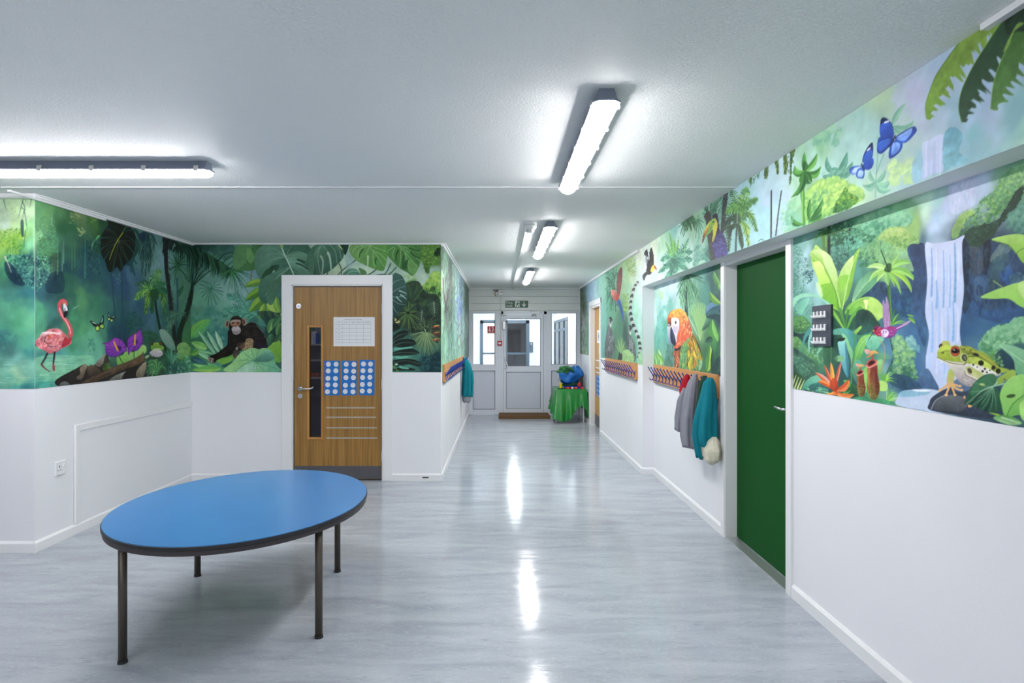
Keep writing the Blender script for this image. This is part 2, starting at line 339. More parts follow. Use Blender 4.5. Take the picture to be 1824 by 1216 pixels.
# shelf unit seen through the vision panel
sh = thing('shelf_unit', (-2.1, YD+.75, 0), 'open store shelves glimpsed through the narrow glass of the oak door', 'shelves')
SH = []
for px_y in (617, 668, 0):
    z = EYE-((612 if px_y == 617 else 640 if px_y == 668 else 671)-CY)/F*(YD+.7) if px_y else EYE-(671-CY)/F*(YD+.7)
    SH.append(z); t = MB(); t.box(-2.45, -1.70, YD+.62, YD+.95, z-.02, z, .002); obj('shelf', t, M['white'], sh)
t = MB(); t.box(-2.47, -2.45, YD+.62, YD+.95, 0, 2.0); obj('side_panel', t, M['white'], sh)
t = MB(); t.box(-1.70, -1.68, YD+.62, YD+.95, 0, 2.0); obj('side_panel', t, M['white'], sh)
t = MB(); t.box(-2.45, -1.70, YD+.93, YD+.95, 0, 2.0); obj('back_panel', t, M['store'], sh)
bx = -2.25
for i, (wd, hh, cc) in enumerate([(.02, .19, 'teal'), (.012, .16, 'paper'), (.025, .2, 'baggreen'), (.015, .14, 'paper'), (.03, .12, 'bluepl'), (.022, .13, 'teal')]):
    t = MB(); t.box(bx, bx+wd, YD+.68, YD+.84, SH[0], SH[0]+hh, .002); bo = obj('book', t, M[cc])
    tag(bo, ['tall teal book leftmost on the top storeroom shelf', 'thin white book beside the tall teal one', 'tallest green book on the top storeroom shelf', 'short white book right of the green one', 'thick blue book on the top storeroom shelf', 'small teal book at the right end of the storeroom shelf'][i], 'book', 'books on the storeroom shelf')
    bx += wd+.006+(.03 if i == 3 else 0)
t = MB(); z = SH[1]
t.loft([[(x, y, z+.001) for x, y in ((-2.24, YD+.66), (-2.03, YD+.66), (-2.03, YD+.86), (-2.24, YD+.86))], [(x, y, z+.07) for x, y in ((-2.255, YD+.645), (-2.015, YD+.645), (-2.015, YD+.875), (-2.255, YD+.875))]])
tag(obj('storage_tray', t, M['store']), 'pale lilac plastic tray on the middle storeroom shelf', 'tray')
t = MB(); t.box(-2.2, -2.08, YD+.66, YD+.8, SH[2], SH[2]+.05, .006); tag(obj('tissue_box', t, M['orange']), 'orange box on the lowest visible storeroom shelf', 'box')

# ---------------------------------------------------------------- notices on the oak door
yp = yl0-.0008
nt_ = thing('timetable_notice', ((631-CX)/F*YD, yp, EYE-(590-CY)/F*YD), 'white paper timetable grid taped to the upper part of the oak door', 'notice')
n0, n1 = P(594, 564.5, yp), P(667.5, 616.5, yp)
t = MB(); t.box(n0.x, n1.x, yp-.0008, yp, n1.z, n0.z); obj('sheet', t, M['paper'], nt_)
t = MB(); gx = [598.5, 609.8, 622.5, 635, 647.5, 660.5]; gy = [572, 577.5, 584.5, 591.5, 598, 604.5, 610.5]
for g in gx: a = P(g, gy[0], yp); b2 = P(g, gy[-1], yp); t.box(a.x-.0009, a.x+.0009, yp-.0012, yp-.0007, b2.z, a.z)
for g in gy: a = P(gx[0], g, yp); b2 = P(gx[-1], g, yp); t.box(a.x, b2.x, yp-.0013, yp-.0008, a.z-.0009, a.z+.0009)
obj('ruled_grid', t, M['line'], nt_)
rx = (math.pi/2, 0, 0)
def wtxt(nm, s, size, x, y, m=M['ink'], par=nt_): p = P(x, y, yp); text(nm, s, size, (p.x, yp-.001, p.z), rx, m, par)
wtxt('heading', 'AFTER SCHOOL TEA IN SEPTEMBER', .0115, 629, 569)
for s, x in (('Day', 604), ('For use', 616.5), ('Monday', 629), ('Indoor Tea', 641), ('Afterwards', 654)): wtxt('column_title', s, .0105, x, 574.3)
for s, y in (('Mon', 581), ('Tues', 588), ('Weds', 594.5), ('Thurs', 601), ('Fri', 607.5)): wtxt('row_title', s, .010, 604, y)
charts = [((577.5, 642), (606, 642), (605.5, 704), (578, 704), [((585, 648.5), (598.8, 648.5)), ((584.7, 660.3), (598.3, 660)), ((584.3, 673.5), (597.6, 673.8)), ((583.8, 685), (597.3, 685.3)), ((583.3, 697.3), (597, 697.3))], 'left'),
          ((608.6, 642), (635.5, 642.5), (635, 704), (608, 704), [((616.8, 648.5), (630.6, 648.8)), ((616.5, 660.4), (630, 661)), ((616.3, 672.3), (629.6, 672.3)), ((615.3, 686), (628.8, 685.8)), ((615, 697), (628.8, 697.5))], 'middle'),
          ((640.3, 640.5), (667.5, 641), (666.8, 704), (639.2, 703.5), [((647.5, 648), (660, 648.2)), ((646.6, 660), (659.6, 659.8)), ((646, 672.2), (659, 671.8)), ((645.5, 684.5), (658.6, 684)), ((645.3, 696), (658.3, 696)),], 'right')]
lab = {'left': 'blue card of ten white discs on the oak door, the one nearest the glass strip', 'middle': 'blue card of ten white discs on the oak door, between the other two', 'right': 'blue card of ten white discs on the oak door, the one nearest the hinges'}
dmesh = None
for a, b2, c2, d, dots, nm in charts:
    pa = P(*a, yp); th = thing('disc_chart', ((P(*a, yp)+P(*c2, yp))/2), lab[nm], 'chart', 'blue disc cards on the oak door')
    t = MB(); t.poly([P(*q, yp) for q in (a, b2, c2, d)], (0, -.0009, 0)); obj('card', t, M['bluecard'], th)
    for row in dots:
        for q in row:
            p = P(*q, yp)
            if dmesh is None:
                t = MB(); t.cyl((p.x, yp-.0008, p.z), (p.x, yp-.0018, p.z), .0255, 20)
                o = obj('white_disc', t, M['disc'], th); me = o.data
                off = p-th.location
                for v in me.vertices: v.co -= off
                o.location = off; dmesh = o
            else:
                o = dmesh.copy(); COL.objects.link(o); o.parent = th; o.location = p-th.location
for i, (y, xa, xb) in enumerate(((726, 581, 668), (743, 581, 670), (761.5, 581, 671.5), (780, 581, 672))):
    a = P(xa, y, yp); b2 = P(xb, y, yp); t = MB(); t.box(a.x, b2.x, yp-.001, yp, a.z-.008, a.z+.008)
    tag(obj('tape_strip', t, M['tape']), ['worn grey tape strip on the oak door, topmost of four', 'worn grey tape strip on the oak door, second down', 'worn grey tape strip on the oak door, third down', 'worn grey tape strip on the oak door, lowest of four'][i], 'tape', 'tape strips on the oak door')

# ---------------------------------------------------------------- left wall: socket and boxed-in panel
def PL(x, y, X):                 # point on a plane X = const
    Y = X*F/(x-CX); return P(x, y, Y)
ap = thing('access_panel', (XL+.002, 5.0, .08), 'white boarded access panel with raised battens low on the left wall', 'panel')
ya, zb = PL(131, 757, XL).y, PL(131, 757, XL).z
t = MB(); t.box(XL+.002, XL+.006, ya+.05, YD-.002, .076, zb-.05); obj('panel_board', t, M['wall'], ap)
t = MB(); t.box(XL+.002, XL+.016, ya, ya+.05, .076, zb, .004); obj('batten', t, M['gloss'], ap)
t = MB(); t.box(XL+.002, XL+.016, ya+.05, YD-.001, zb-.05, zb, .004); obj('batten', t, M['gloss'], ap)
so = PL(106, 833, XL); sk = thing('power_socket', so, 'white single switched power socket on the left wall', 'socket')
t = MB(); t.box(XL, XL+.010, so.y-.052, so.y+.052, so.z-.05, so.z+.05, .004); obj('face_plate', t, M['white'], sk)
t = MB(); t.box(XL+.0095, XL+.0115, so.y-.016, so.y-.010, so.z+.004, so.z+.018)
for dy in (-.030, -.002): t.box(XL+.0095, XL+.0115, so.y+dy-.004, so.y+dy+.004, so.z-.016, so.z-.011)
t2 = MB(); t2.box(XL+.009, XL+.015, so.y+.022, so.y+.036, so.z+.006, so.z+.028, .002)
obj('pin_hole', t, M['black'], sk); obj('switch', t2, M['white'], sk)

# ---------------------------------------------------------------- green door in the right wall
gf = trim('trim_10', (XR-.018, XR+.012, GD0-.067, GD0-.004, 0, ZS-.001), (XR-.018, XR+.012, GD1+.004, GD1+.072, 0, ZS-.001),
          (XR-.010, 1.80, GD0-.03, GD0, 0, ZS), (XR-.010, 1.80, GD1, GD1+.03, 0, ZS), (XR-.002, XR+.1, GD0-.001, GD1+.001, ZS-.03, ZS), bev=.002)
gd = thing('door_2', (1.745, (GD0+GD1)/2, 0), '', ''); del gd['label'], gd['category']; gd['kind'] = 'structure'
t = MB(); t.box(1.742, 1.785, GD0+.002, GD1-.002, .012, ZS-.032); obj('leaf', t, M['green_door'], gd)
hz = EYE-(730-CY)/F*3.63; hy = 3.66
t = MB(); t.cyl((1.742, hy, hz), (1.733, hy, hz), .025, 16); obj('rose', t, M['steel'], gd, True)
t = MB(); t.tube([(1.74, hy, hz), (1.695, hy, hz), (1.685, hy+.01, hz), (1.685, hy+.10, hz+.004)], .0085, 8); obj('lever_handle', t, M['steel'], gd, True)
trim('trim_11', (XR-.012, 1.742, GD0, GD1, 0, .010), m='alu')

# ---------------------------------------------------------------- far right oak door (door_3)
tf = MB(); ar = .085
tf.box(XP-.018, XP, RD0-ar, RD0, 0, RDZ+ar, .004); tf.box(XP-.018, XP, RD1, RD1+ar, 0, RDZ+ar, .004); tf.box(XP-.0175, XP, RD0-ar, RD1+ar, RDZ, RDZ+ar, .004)
tf.box(XP, XP+.14, RD1-.03, RD1, 0, RDZ); tf.box(XP, XP+.14, RD0, RD0+.012, 0, RDZ); tf.box(XP, XP+.14, RD0, RD1, RDZ-.03, RDZ); struct('trim_12', tf, M['gloss'])
d3 = thing('door_3', (1.62, 9.97, 0), '', ''); del d3['label'], d3['category']; d3['kind'] = 'structure'
t = MB(); t.box(1.61, 1.655, RD0+.015, RD1-.033, .01, RDZ-.032); obj('leaf', t, M['oak2'], d3)
t = MB(); t.box(1.608, 1.61, RD0+.02, RD1-.036, .012, .2); obj('kick_plate', t, M['kick'], d3)
X3 = 1.6095
def on3(x, y): return PL(x, y, X3)
def sheet3(name, xa, ya_, xb, yb, m, label, cat):
    a = on3(xa, ya_); b2 = on3(xb, yb); th = thing(name, (a+b2)/2, label, cat); t = MB()
    t.box(X3-.0016, X3-.0004, min(a.y, b2.y), max(a.y, b2.y), b2.z, a.z); obj('sheet', t, m, th); return th, (a+b2)/2
th, ctr = sheet3('toilet_sign', 1063.5, 588, 1069.3, 611, M['paper'], 'white toilet sign on the yellow oak door by the draped table', 'sign')
for dy, s in ((-.035, 1), (.035, 1)):
    t = MB()
    t.cyl((X3-.0018, ctr.y+dy, ctr.z+.05), (X3-.0024, ctr.y+dy, ctr.z+.05), .014, 10)
    t.box(X3-.0024, X3-.0018, ctr.y+dy-.018, ctr.y+dy+.018, ctr.z-.015, ctr.z+.032); t.box(X3-.0024, X3-.0018, ctr.y+dy-.009, ctr.y+dy+.009, ctr.z-.065, ctr.z-.01); obj('pictogram', t, M['ink'], th)
a = on3(1069.3, 625); t = MB(); t.cyl((X3-.0016, a.y+.03, a.z), (X3-.0004, a.y+.03, a.z), .085, 20); tag(obj('round_notice', t, M['paper']), 'round white notice below the toilet sign on the yellow oak door', 'notice')
for i, y in enumerate((641, 654, 662)):
    a = on3(1061.5, y); b2 = on3(1069.6, y+.5); t = MB(); t.box(X3-.0015, X3-.0004, b2.y, a.y, a.z-.01, a.z+.008)
    tag(obj('tape_strip', t, M['paper']), ['pale tape strip on the yellow oak door, topmost of three', 'pale tape strip on the yellow oak door, middle of three', 'pale tape strip on the yellow oak door, just above the blue card'][i], 'tape', 'tape strips on the yellow oak door')
th, ctr = sheet3('disc_chart', 1062.2, 667, 1069.4, 708.5, M['bluecard'], 'blue card of white discs on the yellow oak door', 'chart')
for i in range(5):
    for k in (-1, 1):
        t = MB(); zc = ctr.z+.155-i*.077; t.cyl((X3-.0016, ctr.y+k*.09, zc), (X3-.0024, ctr.y+k*.09, zc), .028, 12); obj('white_disc', t, M['disc'], th)
# ---------------------------------------------------------------- end partition, glazed door and lobby beyond
def PE(x, y, Y=YE): return P(x, y, Y)
def pane_rect(mb, x0, y0, x1, y1, ya, yb, bev=0):   # pixel rectangle on the end partition -> box from ya to yb
    a = PE(x0, y0); b2 = PE(x1, y1); mb.box(a.x, b2.x, ya, yb, b2.z, a.z, bev)
wall_end = bpy.data.objects.new('wall_end', None); COL.objects.link(wall_end); wall_end.location = (0, YE, 0); wall_end['kind'] = 'structure'
t = MB(); z = H; zl = EYE-(553-CY)/F*YE
t.box(XC-.1, XP+.26, YE+.03, YE+.1, zl, H); obj('fascia', t, M['clad'], wall_end)
nb = 3
for i in range(nb):
    za = zl+.006+(H-.03-zl)*i/nb; zb_ = zl+(H-.03-zl)*(i+1)/nb
    t = MB(); t.box(XC, XP, YE+.008, YE+.032, za, zb_, .004); obj('cladding_board', t, M['clad'], wall_end)
t = MB(); t.box(XC, XP, YE-.02, YE+.03, H-.022, H, .003); obj('cornice', t, M['gloss'], wall_end)
t = MB(); t.box(XC, XP, YE-.012, YE+.03, zl-.012, zl, .002); obj('drip_bead', t, M['clad'], wall_end)
for (xa, xb, nm) in ((833, 893, 'window_1'), (974, 1034.5, 'window_2')):
    wd = bpy.data.objects.new(nm, None); COL.objects.link(wd); wd['kind'] = 'structure'; wd.location = PE((xa+xb)/2, 740)
    if nm == 'window_1': gx0, gx1 = 842, 882
    else: gx0, gx1 = 982, 1026.5
    t = MB(); F0, F1 = YE-.0, YE+.06
    pane_rect(t, xa, 554, gx0, 738.5, F0, F1, .004); pane_rect(t, gx1, 554, xb, 738.5, F0, F1, .004); pane_rect(t, gx0, 554, gx1, 557.5, F0, F1)
    pane_rect(t, gx0, 649, gx1, 660, F0, F1); pane_rect(t, gx0, 729, gx1, 738.5, F0, F1)
    obj('window_frame', t, M['upvc'], wd)
    t = MB(); pane_rect(t, gx0-1, 659, gx1+1, 730, YE+.022, YE+.045); obj('infill_panel', t, M['panel'], wd)
    t = MB(); pane_rect(t, gx0-.5, 556, gx1+.5, 650, YE+.028, YE+.034); obj('pane', t, M['glass'], wd)
    t = MB()
    for (a0, b0, a1, b1) in ((gx0, 557.5, gx0+.7, 649), (gx1-.7, 557.5, gx1, 649), (gx0, 557.5, gx1, 558.1), (gx0, 648.4, gx1, 649), (gx0, 660, gx0+.7, 729), (gx1-.7, 660, gx1, 729), (gx0, 660, gx1, 660.7), (gx0, 728.3, gx1, 729)):
        pane_rect(t, a0, b0, a1, b1, YE+.006, YE+.024)
    obj('gasket', t, M['seal'], wd)
wd = bpy.data.objects.new('trim_13', None); COL.objects.link(wd); wd['kind'] = 'structure'; wd.location = PE(932, 740)
t = MB(); pane_rect(t, 893, 554, 896.5, 738.5, YE-.004, YE+.06, .003); pane_rect(t, 968.5, 554, 974, 738.5, YE-.004, YE+.06, .003); pane_rect(t, 893, 553.9, 974, 559.5, YE-.004, YE+.06, .003)
obj('door_frame', t, M['upvc'], wd)
t = MB(); pane_rect(t, 896, 736.2, 969, 738.6, YE-.03, YE+.06); obj('threshold', t, M['alu'], wd)
d4 = bpy.data.objects.new('door_4', None); COL.objects.link(d4); d4['kind'] = 'structure'; d4.location = PE(932, 740)
t = MB(); q0, q1 = YE-.014, YE+.04
pane_rect(t, 897, 560, 901.5, 735.5, q0, q1, .004); pane_rect(t, 963, 560, 968, 735.5, q0, q1, .004); pane_rect(t, 901.5, 560, 963, 567.5, q0, q1)
pane_rect(t, 901.5, 652, 963, 662, q0, q1); pane_rect(t, 901.5, 727.5, 963, 735.5, q0, q1); obj('leaf', t, M['upvc'], d4)
t = MB(); pane_rect(t, 901, 661, 963.5, 728, YE+.008, YE+.03); obj('infill_panel', t, M['panel'], d4)
t = MB(); pane_rect(t, 901, 567, 963.5, 652.5, YE+.012, YE+.018); obj('pane', t, M['glass'], d4)
t = MB()
for (a0, b0, a1, b1) in ((901.5, 567.5, 902.3, 652), (962.2, 567.5, 963, 652), (901.5, 567.5, 963, 568.2), (901.5, 651.3, 963, 652), (901.5, 662, 902.3, 727.5), (962.2, 662, 963, 727.5), (901.5, 662, 963, 662.7), (901.5, 726.8, 963, 727.5),
                         (896.6, 560, 897.2, 736), (967.8, 560, 968.4, 736), (897, 735.4, 968, 736)):
    pane_rect(t, a0, b0, a1, b1, YE-.0, YE+.014)
obj('gasket', t, M['seal'], d4)
a = PE(899.3, 637); b2 = PE(899.3, 656)
t = MB(); t.tube([(a.x, q0, a.z), (a.x, q0-.05, a.z-.01), (a.x+.04, q0-.06, (a.z+b2.z)/2-.03), (a.x+.055, q0-.055, b2.z+.05), (a.x+.04, q0-.05, b2.z+.01), (a.x, q0, b2.z)], .011, 8); obj('pull_handle', t, M['white'], d4, True)
t = MB(); a = PE(895.2, 572.5); b2 = PE(900.5, 587); t.box(a.x, b2.x, q0-.03, q0, b2.z, a.z, .008); t.cyl((b2.x-.01, q0-.02, b2.z+.05), (b2.x+.035, q0-.02, b2.z+.05), .012, 8); obj('door_bolt', t, M['alu'], d4)
t = MB(); a = PE(945.5, 554.3); b2 = PE(961.5, 559.2); t.box(a.x, b2.x, YE-.06, YE-.004, b2.z, a.z, .008); obj('closer_body', t, M['white'], d4)
t = MB(); a = PE(953, 560); t.tube([(a.x, YE-.035, a.z+.02), (a.x-.04, YE-.05, a.z-.02), (a.x-.075, YE-.045, a.z-.028)], .009, 6); t.tube([(a.x, YE-.035, a.z+.02), (a.x+.012, YE-.05, a.z-.045)], .01, 6); obj('closer_arm', t, M['steel'], d4)
t = MB(); a = PE(893.5, 560); b2 = PE(902.5, 562.7); t.box(a.x, b2.x, YE-.03, YE-.004, b2.z, a.z, .004); obj('door_contact', t, M['clip'], d4)
# exit sign
a = PE(900.3, 535.2); b2 = PE(941, 548); ys = YE-.006
es = thing('fire_exit_sign', ((a.x+b2.x)/2, ys, b2.z), 'green and white fire exit sign with running figure above the end door', 'sign')
t = MB(); t.box(a.x, b2.x, ys, ys+.014, b2.z, a.z, .001); obj('sign_plate', t, M['signgreen'], es)
t = MB(); w_ = .0022
for q in ((a.x, b2.x, a.z-w_, a.z), (a.x, b2.x, b2.z, b2.z+w_), (a.x, a.x+w_, b2.z, a.z), (b2.x-w_, b2.x, b2.z, a.z)): t.box(q[0], q[1], ys-.0012, ys, q[2], q[3])
obj('sign_border', t, M['white'], es)
p = PE(901.8, 539); text('lettering', 'Fire', .078, (p.x, ys-.001, p.z), rx, M['white'], es, 'LEFT'); p = PE(901.8, 544.4); text('lettering', 'exit', .078, (p.x, ys-.001, p.z), rx, M['white'], es, 'LEFT')
def pl(pts, m, nm, par, yy, k=1): 
    t = MB(); t.poly([PE(*q, yy) for q in pts], (0, -.0012, 0)); return obj(nm, t, m, par)
pl([(917.5, 536.2), (925.5, 536.2), (925.5, 547), (917.5, 547)], M['white'], 'pictogram_door', es, ys)
t = MB(); yy = ys-.0014
c_ = PE(922.6, 538); t.cyl((c_.x, yy, c_.z), (c_.x, yy-.001, c_.z), .012, 10)
for s in ([(922.3, 539.2), (919.5, 542.5), (921.3, 543.2), (924, 540)], [(922.5, 539.8), (925, 541.8), (926.5, 541.2), (924, 539.2)], [(921.5, 539.3), (918.6, 540), (918.3, 541), (921.5, 540.4)], [(920, 542.5), (918.4, 546.6), (919.5, 546.8), (921.3, 543)], [(920.8, 542.5), (923.2, 544.2), (923.6, 546.8), (924.6, 546.8), (924.3, 543.5), (922, 541.8)]):
    t.poly([PE(*q, yy) for q in s], (0, -.001, 0))
obj('running_figure', t, M['signgreen'], es)
pl([(932.6, 536.8), (934.2, 536.8), (934.2, 543), (936.6, 540.6), (937, 542), (933.4, 547), (929.8, 542), (930.2, 540.6), (932.6, 543)], M['white'], 'arrow', es, ys)
# alarm box, cable and call point
a = PE(887.5, 516.5); b2 = PE(897.5, 526)
ab = thing('alarm_sounder_box', ((a.x+b2.x)/2, YE-.03, b2.z), 'white junction box with red marks high above the end door', 'alarm box')
t = MB(); t.box(a.x, b2.x, YE-.055, YE+.008, b2.z, a.z, .008); obj('box_body', t, M['white'], ab)
t = MB(); p = PE(893.8, 520.5); t.box(p.x-.02, p.x+.02, YE-.0565, YE-.0545, p.z-.006, p.z+.006); obj('red_mark', t, M['red'], ab)
t = MB(); p = PE(887.5, 518.5); t.tube([(p.x, YE-.02, p.z), (p.x-.05, YE-.02, p.z-.01), (p.x-.07, YE-.02, p.z-.05), (p.x-.055, YE-.015, p.z-.085), (p.x-.035, YE-.01, p.z-.1)], .005, 6); obj('loose_cable', t, M['redcloth'], ab)
t = MB(); t.box(p.x-.1, p.x, YE-.03, YE+.008, p.z+.008, p.z+.016); obj('bracket', t, M['black'], ab)
a = PE(892, 526); b2 = PE(890.5, 607); t = MB(); t.box(a.x-.004, a.x+.009, YE-.026, YE-.005, b2.z, a.z); tag(obj('cable_conduit', t, M['clip']), 'thin pale cable conduit running down to the red call point', 'conduit')
a = PE(886, 607); b2 = PE(894.3, 615.3); cp = thing('call_point', ((a.x+b2.x)/2, YE, b2.z), 'small red fire alarm call point left of the end door', 'alarm')
t = MB(); t.box(a.x, b2.x, YE-.035, YE+.0, b2.z, a.z, .006); obj('housing', t, M['red'], cp)
t = MB(); t.box(a.x+.02, b2.x-.02, YE-.037, YE-.034, b2.z+.028, a.z-.028); obj('break_glass', t, M['white'], cp)
a = PE(867.8, 580.5); b2 = PE(881.8, 594); yn = YE+.026
fn = thing('fire_action_notice', ((a.x+b2.x)/2, yn, b2.z), 'red square fire equipment notice on the glass left of the end door', 'sign')
t = MB(); t.box(a.x, b2.x, yn-.0012, yn, b2.z, a.z); obj('sign_plate', t, M['red'], fn)
t = MB(); yy = yn-.0014; p = PE(872.2, 588.5); t.cyl((p.x, yy, p.z), (p.x, yy-.001, p.z), .022, 12); t.poly([PE(x, y, yy) for x, y in ((871.4, 582.6), (873, 582.6), (873, 588), (871.4, 588))], (0, -.001, 0))
for (x, y) in ((877.6, 583.4), (878.6, 586.2), (877.4, 589)): t.poly([PE(x+dx, y+dy, yy) for dx, dy in ((-1.4, -.6), (.2, -1), (1.6, .4), (.4, 1.5), (-1, .9))], (0, -.001, 0))
t.poly([PE(x, y, yy) for x, y in ((869.3, 592.2), (880.3, 592.2), (880.3, 593), (869.3, 593))], (0, -.001, 0)); obj('pictogram', t, M['white'], fn)
# door mat
t = MB(); a = PE(888.5, 740); b2 = PE(976, 740); t.box(a.x, b2.x-.0, 11.28, YE-.035, .001, .052, .006); tag(obj('door_mat', t, M['mat']), 'thick brown mat on the floor in front of the end door', 'mat')
# lobby
LX0, LX1, LY = -1.7, 1.55, 17.9
b = MB(); b.box(LX0-.1, LX0, YE+.1, LY+.1, 0, H); b.box(LX0, -.60, LY, LY+.1, 0, H); b.box(-.10, .10, LY, LY+.1, 0, H); b.box(.83, LX1+.1, LY, LY+.1, 0, H); b.box(-.60, -.10, LY, LY+.1, 2.02, H); b.box(.10, .83, LY, LY+.1, 2.02, H)
b.box(LX1, LX1+.1, YE+.1, 14.1, 0, H); b.box(LX1, LX1+.1, 17.7, LY, 0, H); b.box(LX1, LX1+.1, 14.1, 17.7, 1.99, H); b.box(LX1, LX1+.1, 14.1, 17.7, 0, .25)
struct('wall_lobby', b, M['wall'])
b = MB(); b.box(LX0-.1, LX1+.1, YE+.1, LY+.1, -.1, 0); struct('floor_lobby', b, M['floor'])
b = MB(); b.box(LX0-.1, LX1+.1, YE+.1, LY+.1, H, H+.1); struct('ceiling_lobby', b, M['ceiling'])
for k, y in enumerate((13.4, 16.3)):
    th = thing('ceiling_light', (.35, y, H), ['short ceiling lamp in the lobby, the nearer one behind the end door', 'short ceiling lamp in the lobby, the farther one behind the end door'][k], 'light', 'lobby ceiling lamps')  # lamps added to blow out the lobby and streak the floor, none seen there
    t = MB(); t.box(.0, .7, y-.16, y+.16, H-.03, H, .01); obj('housing', t, M['white'], th); t = MB(); t.box(.30, .40, y-.78, y+.78, H-.07, H-.04, .006); obj('diffuser', t, M['lampv'], th)
# grey framed doors and windows of the lobby
def gframe(name, x0, x1, z0, z1, Y, m_in, e=.09, glaze=True):
    wd = bpy.data.objects.new(name, None); COL.objects.link(wd); wd['kind'] = 'structure'; wd.location = ((x0+x1)/2, Y, z0)
    t = MB(); t.box(x0, x0+e, Y-.03, Y+.06, z0, z1); t.box(x1-e, x1, Y-.03, Y+.06, z0, z1); t.box(x0, x1, Y-.03, Y+.06, z1-e, z1); t.box(x0, x1, Y-.03, Y+.06, z0, z0+e)
    t.box(x0+e, x1-e, Y, Y+.04, 1.02, 1.08); obj('window_frame', t, M['greyframe'], wd)
    if glaze: t = MB(); t.box(x0+e, x1-e, Y+.015, Y+.02, z0+e, z1-e); obj('pane', t, M['glass'], wd)
    return wd
gframe('door_5', -.60, -.10, 0, 2.02, LY, None); d6 = gframe('door_6', .10, .83, 0, 2.02, LY, None, .09)
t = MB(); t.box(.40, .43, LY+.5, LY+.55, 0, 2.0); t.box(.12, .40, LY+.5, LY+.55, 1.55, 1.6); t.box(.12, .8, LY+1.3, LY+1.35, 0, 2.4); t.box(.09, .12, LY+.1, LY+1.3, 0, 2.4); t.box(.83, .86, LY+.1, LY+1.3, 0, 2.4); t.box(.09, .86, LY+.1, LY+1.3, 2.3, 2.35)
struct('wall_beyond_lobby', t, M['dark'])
wd = bpy.data.objects.new('window_3', None); COL.objects.link(wd); wd['kind'] = 'structure'; wd.location = (LX1, 15.9, .25)
t = MB()
for y in (14.1, 15.1, 16.3, 17.64): t.box(LX1-.012, LX1+.03, y, y+.06, .25, 1.99)
for z in (.25, 1.68, 1.92): t.box(LX1-.01, LX1+.028, 14.1, 17.7, z, z+.06)
obj('window_frame', t, M['greyframe'], wd); t = MB(); t.box(LX1+.01, LX1+.015, 14.1, 17.7, .3, 1.95); obj('pane', t, M['glass'], wd)
a = PE(943.3, 609, LY-.01); b2 = PE(949.3, 627.5, LY-.01); er = thing('entry_reader', ((a.x+b2.x)/2, LY, b2.z), 'narrow dark grey door entry panel on the white lobby wall', 'entry panel')
t = MB(); t.box(a.x, b2.x, LY-.03, LY-.002, b2.z, a.z, .006); obj('panel_body', t, M['greyframe'], er); t = MB(); t.box(a.x+.03, b2.x-.03, LY-.032, LY-.029, a.z-.07, a.z-.04); obj('reader_light', t, M['white'], er)

# ---------------------------------------------------------------- ceiling lamps
def lamp(loc, length, along, label, clips):
    """weatherproof tube fitting; loc = middle of its top on the ceiling"""
    th = thing('ceiling_light', loc, label, 'light', 'long fluorescent ceiling fittings'); c = Vector(loc)
    def pt(u, v, z): return c+Vector((u, v, z)) if along == 'x' else c+Vector((v, u, z))
    L = length/2
    def ring(u, prof): return [pt(u, p, q) for p, q in prof]
    up = [(-.030, 0), (-.034, -.012), (-.044, -.04), (-.052, -.052), (.052, -.052), (.044, -.04), (.034, -.012), (.030, 0)]
    def sc(pr, k): return [(p*k, q) for p, q in pr]
    m = MB(); m.loft([ring(-L+.035, sc(up, .8)), ring(-L+.015, sc(up, .97)), ring(-L+.04, up), ring(L-.04, up), ring(L-.015, sc(up, .97)), ring(L-.035, sc(up, .8))][1:5])
    obj('housing', m, M['housing'], th, False)
    n = 9; dome = [(math.cos(math.pi*i/n)*.050, -.050-math.sin(math.pi*i/n)*.036) for i in range(n+1)]
    m = MB(); rings = []
    for k, s in ((-L+.002, .55), (-L+.012, .82), (-L+.03, .96), (-L+.06, 1), (L-.06, 1), (L-.03, .96), (L-.012, .82), (L-.002, .55)):
        rings.append([pt(k, p*s, -.050+(q+.050)*s) for p, q in dome])
    m.loft(rings); obj('diffuser', m, M['lampw'], th, True)
    m = MB(); m.loft([ring(-L-.003, [(-.03, -.046), (-.03, -.054), (.03, -.054), (.03, -.046)]), ring(-L+.02, [(-.056, -.046), (-.056, -.054), (.056, -.054), (.056, -.046)]),
                      ring(L-.02, [(-.056, -.046), (-.056, -.054), (.056, -.054), (.056, -.046)]), ring(L+.003, [(-.03, -.046), (-.03, -.054), (.03, -.054), (.03, -.046)])]); obj('rim', m, M['housing'], th)
    k = None
    for i in range(clips):
        u = L-.062-i*(2*L-.124)/(clips-1)
        for s in (-1, 1):
            m = MB(); pr = [pt(u+d, s*p, q) for d in (-.012, .012) for p, q in ((.050, -.030), (.058, -.034), (.0605, -.062), (.054, -.062))]
            m.loft([pr[:4], pr[4:]]); obj('clip', m, M['clip'], th)
    return th
lamp((.42, 3.14, H), 1.46, 'y', 'nearest long ceiling lamp, running towards the corridor', 6)
lamp((.42, 6.06, H), 1.86, 'y', 'middle ceiling lamp of the corridor, next to the smoke detector', 6)
lamp((.42, 9.4, H), 1.80, 'y', 'farthest ceiling lamp of the corridor, nearest the end door', 6)
lamp((-2.41, 3.44, H), 1.57, 'x', 'long ceiling lamp running sideways over the blue table side', 6)
lamp((-1.3, -1.2, H), 1.57, 'y', 'long ceiling lamp behind the viewpoint', 6)
lamp((-2.41, .35, H), 1.57, 'x', 'sideways ceiling lamp behind the viewpoint on the left', 6)  # unseen lamp added to brighten the left wall and the oak-door wall
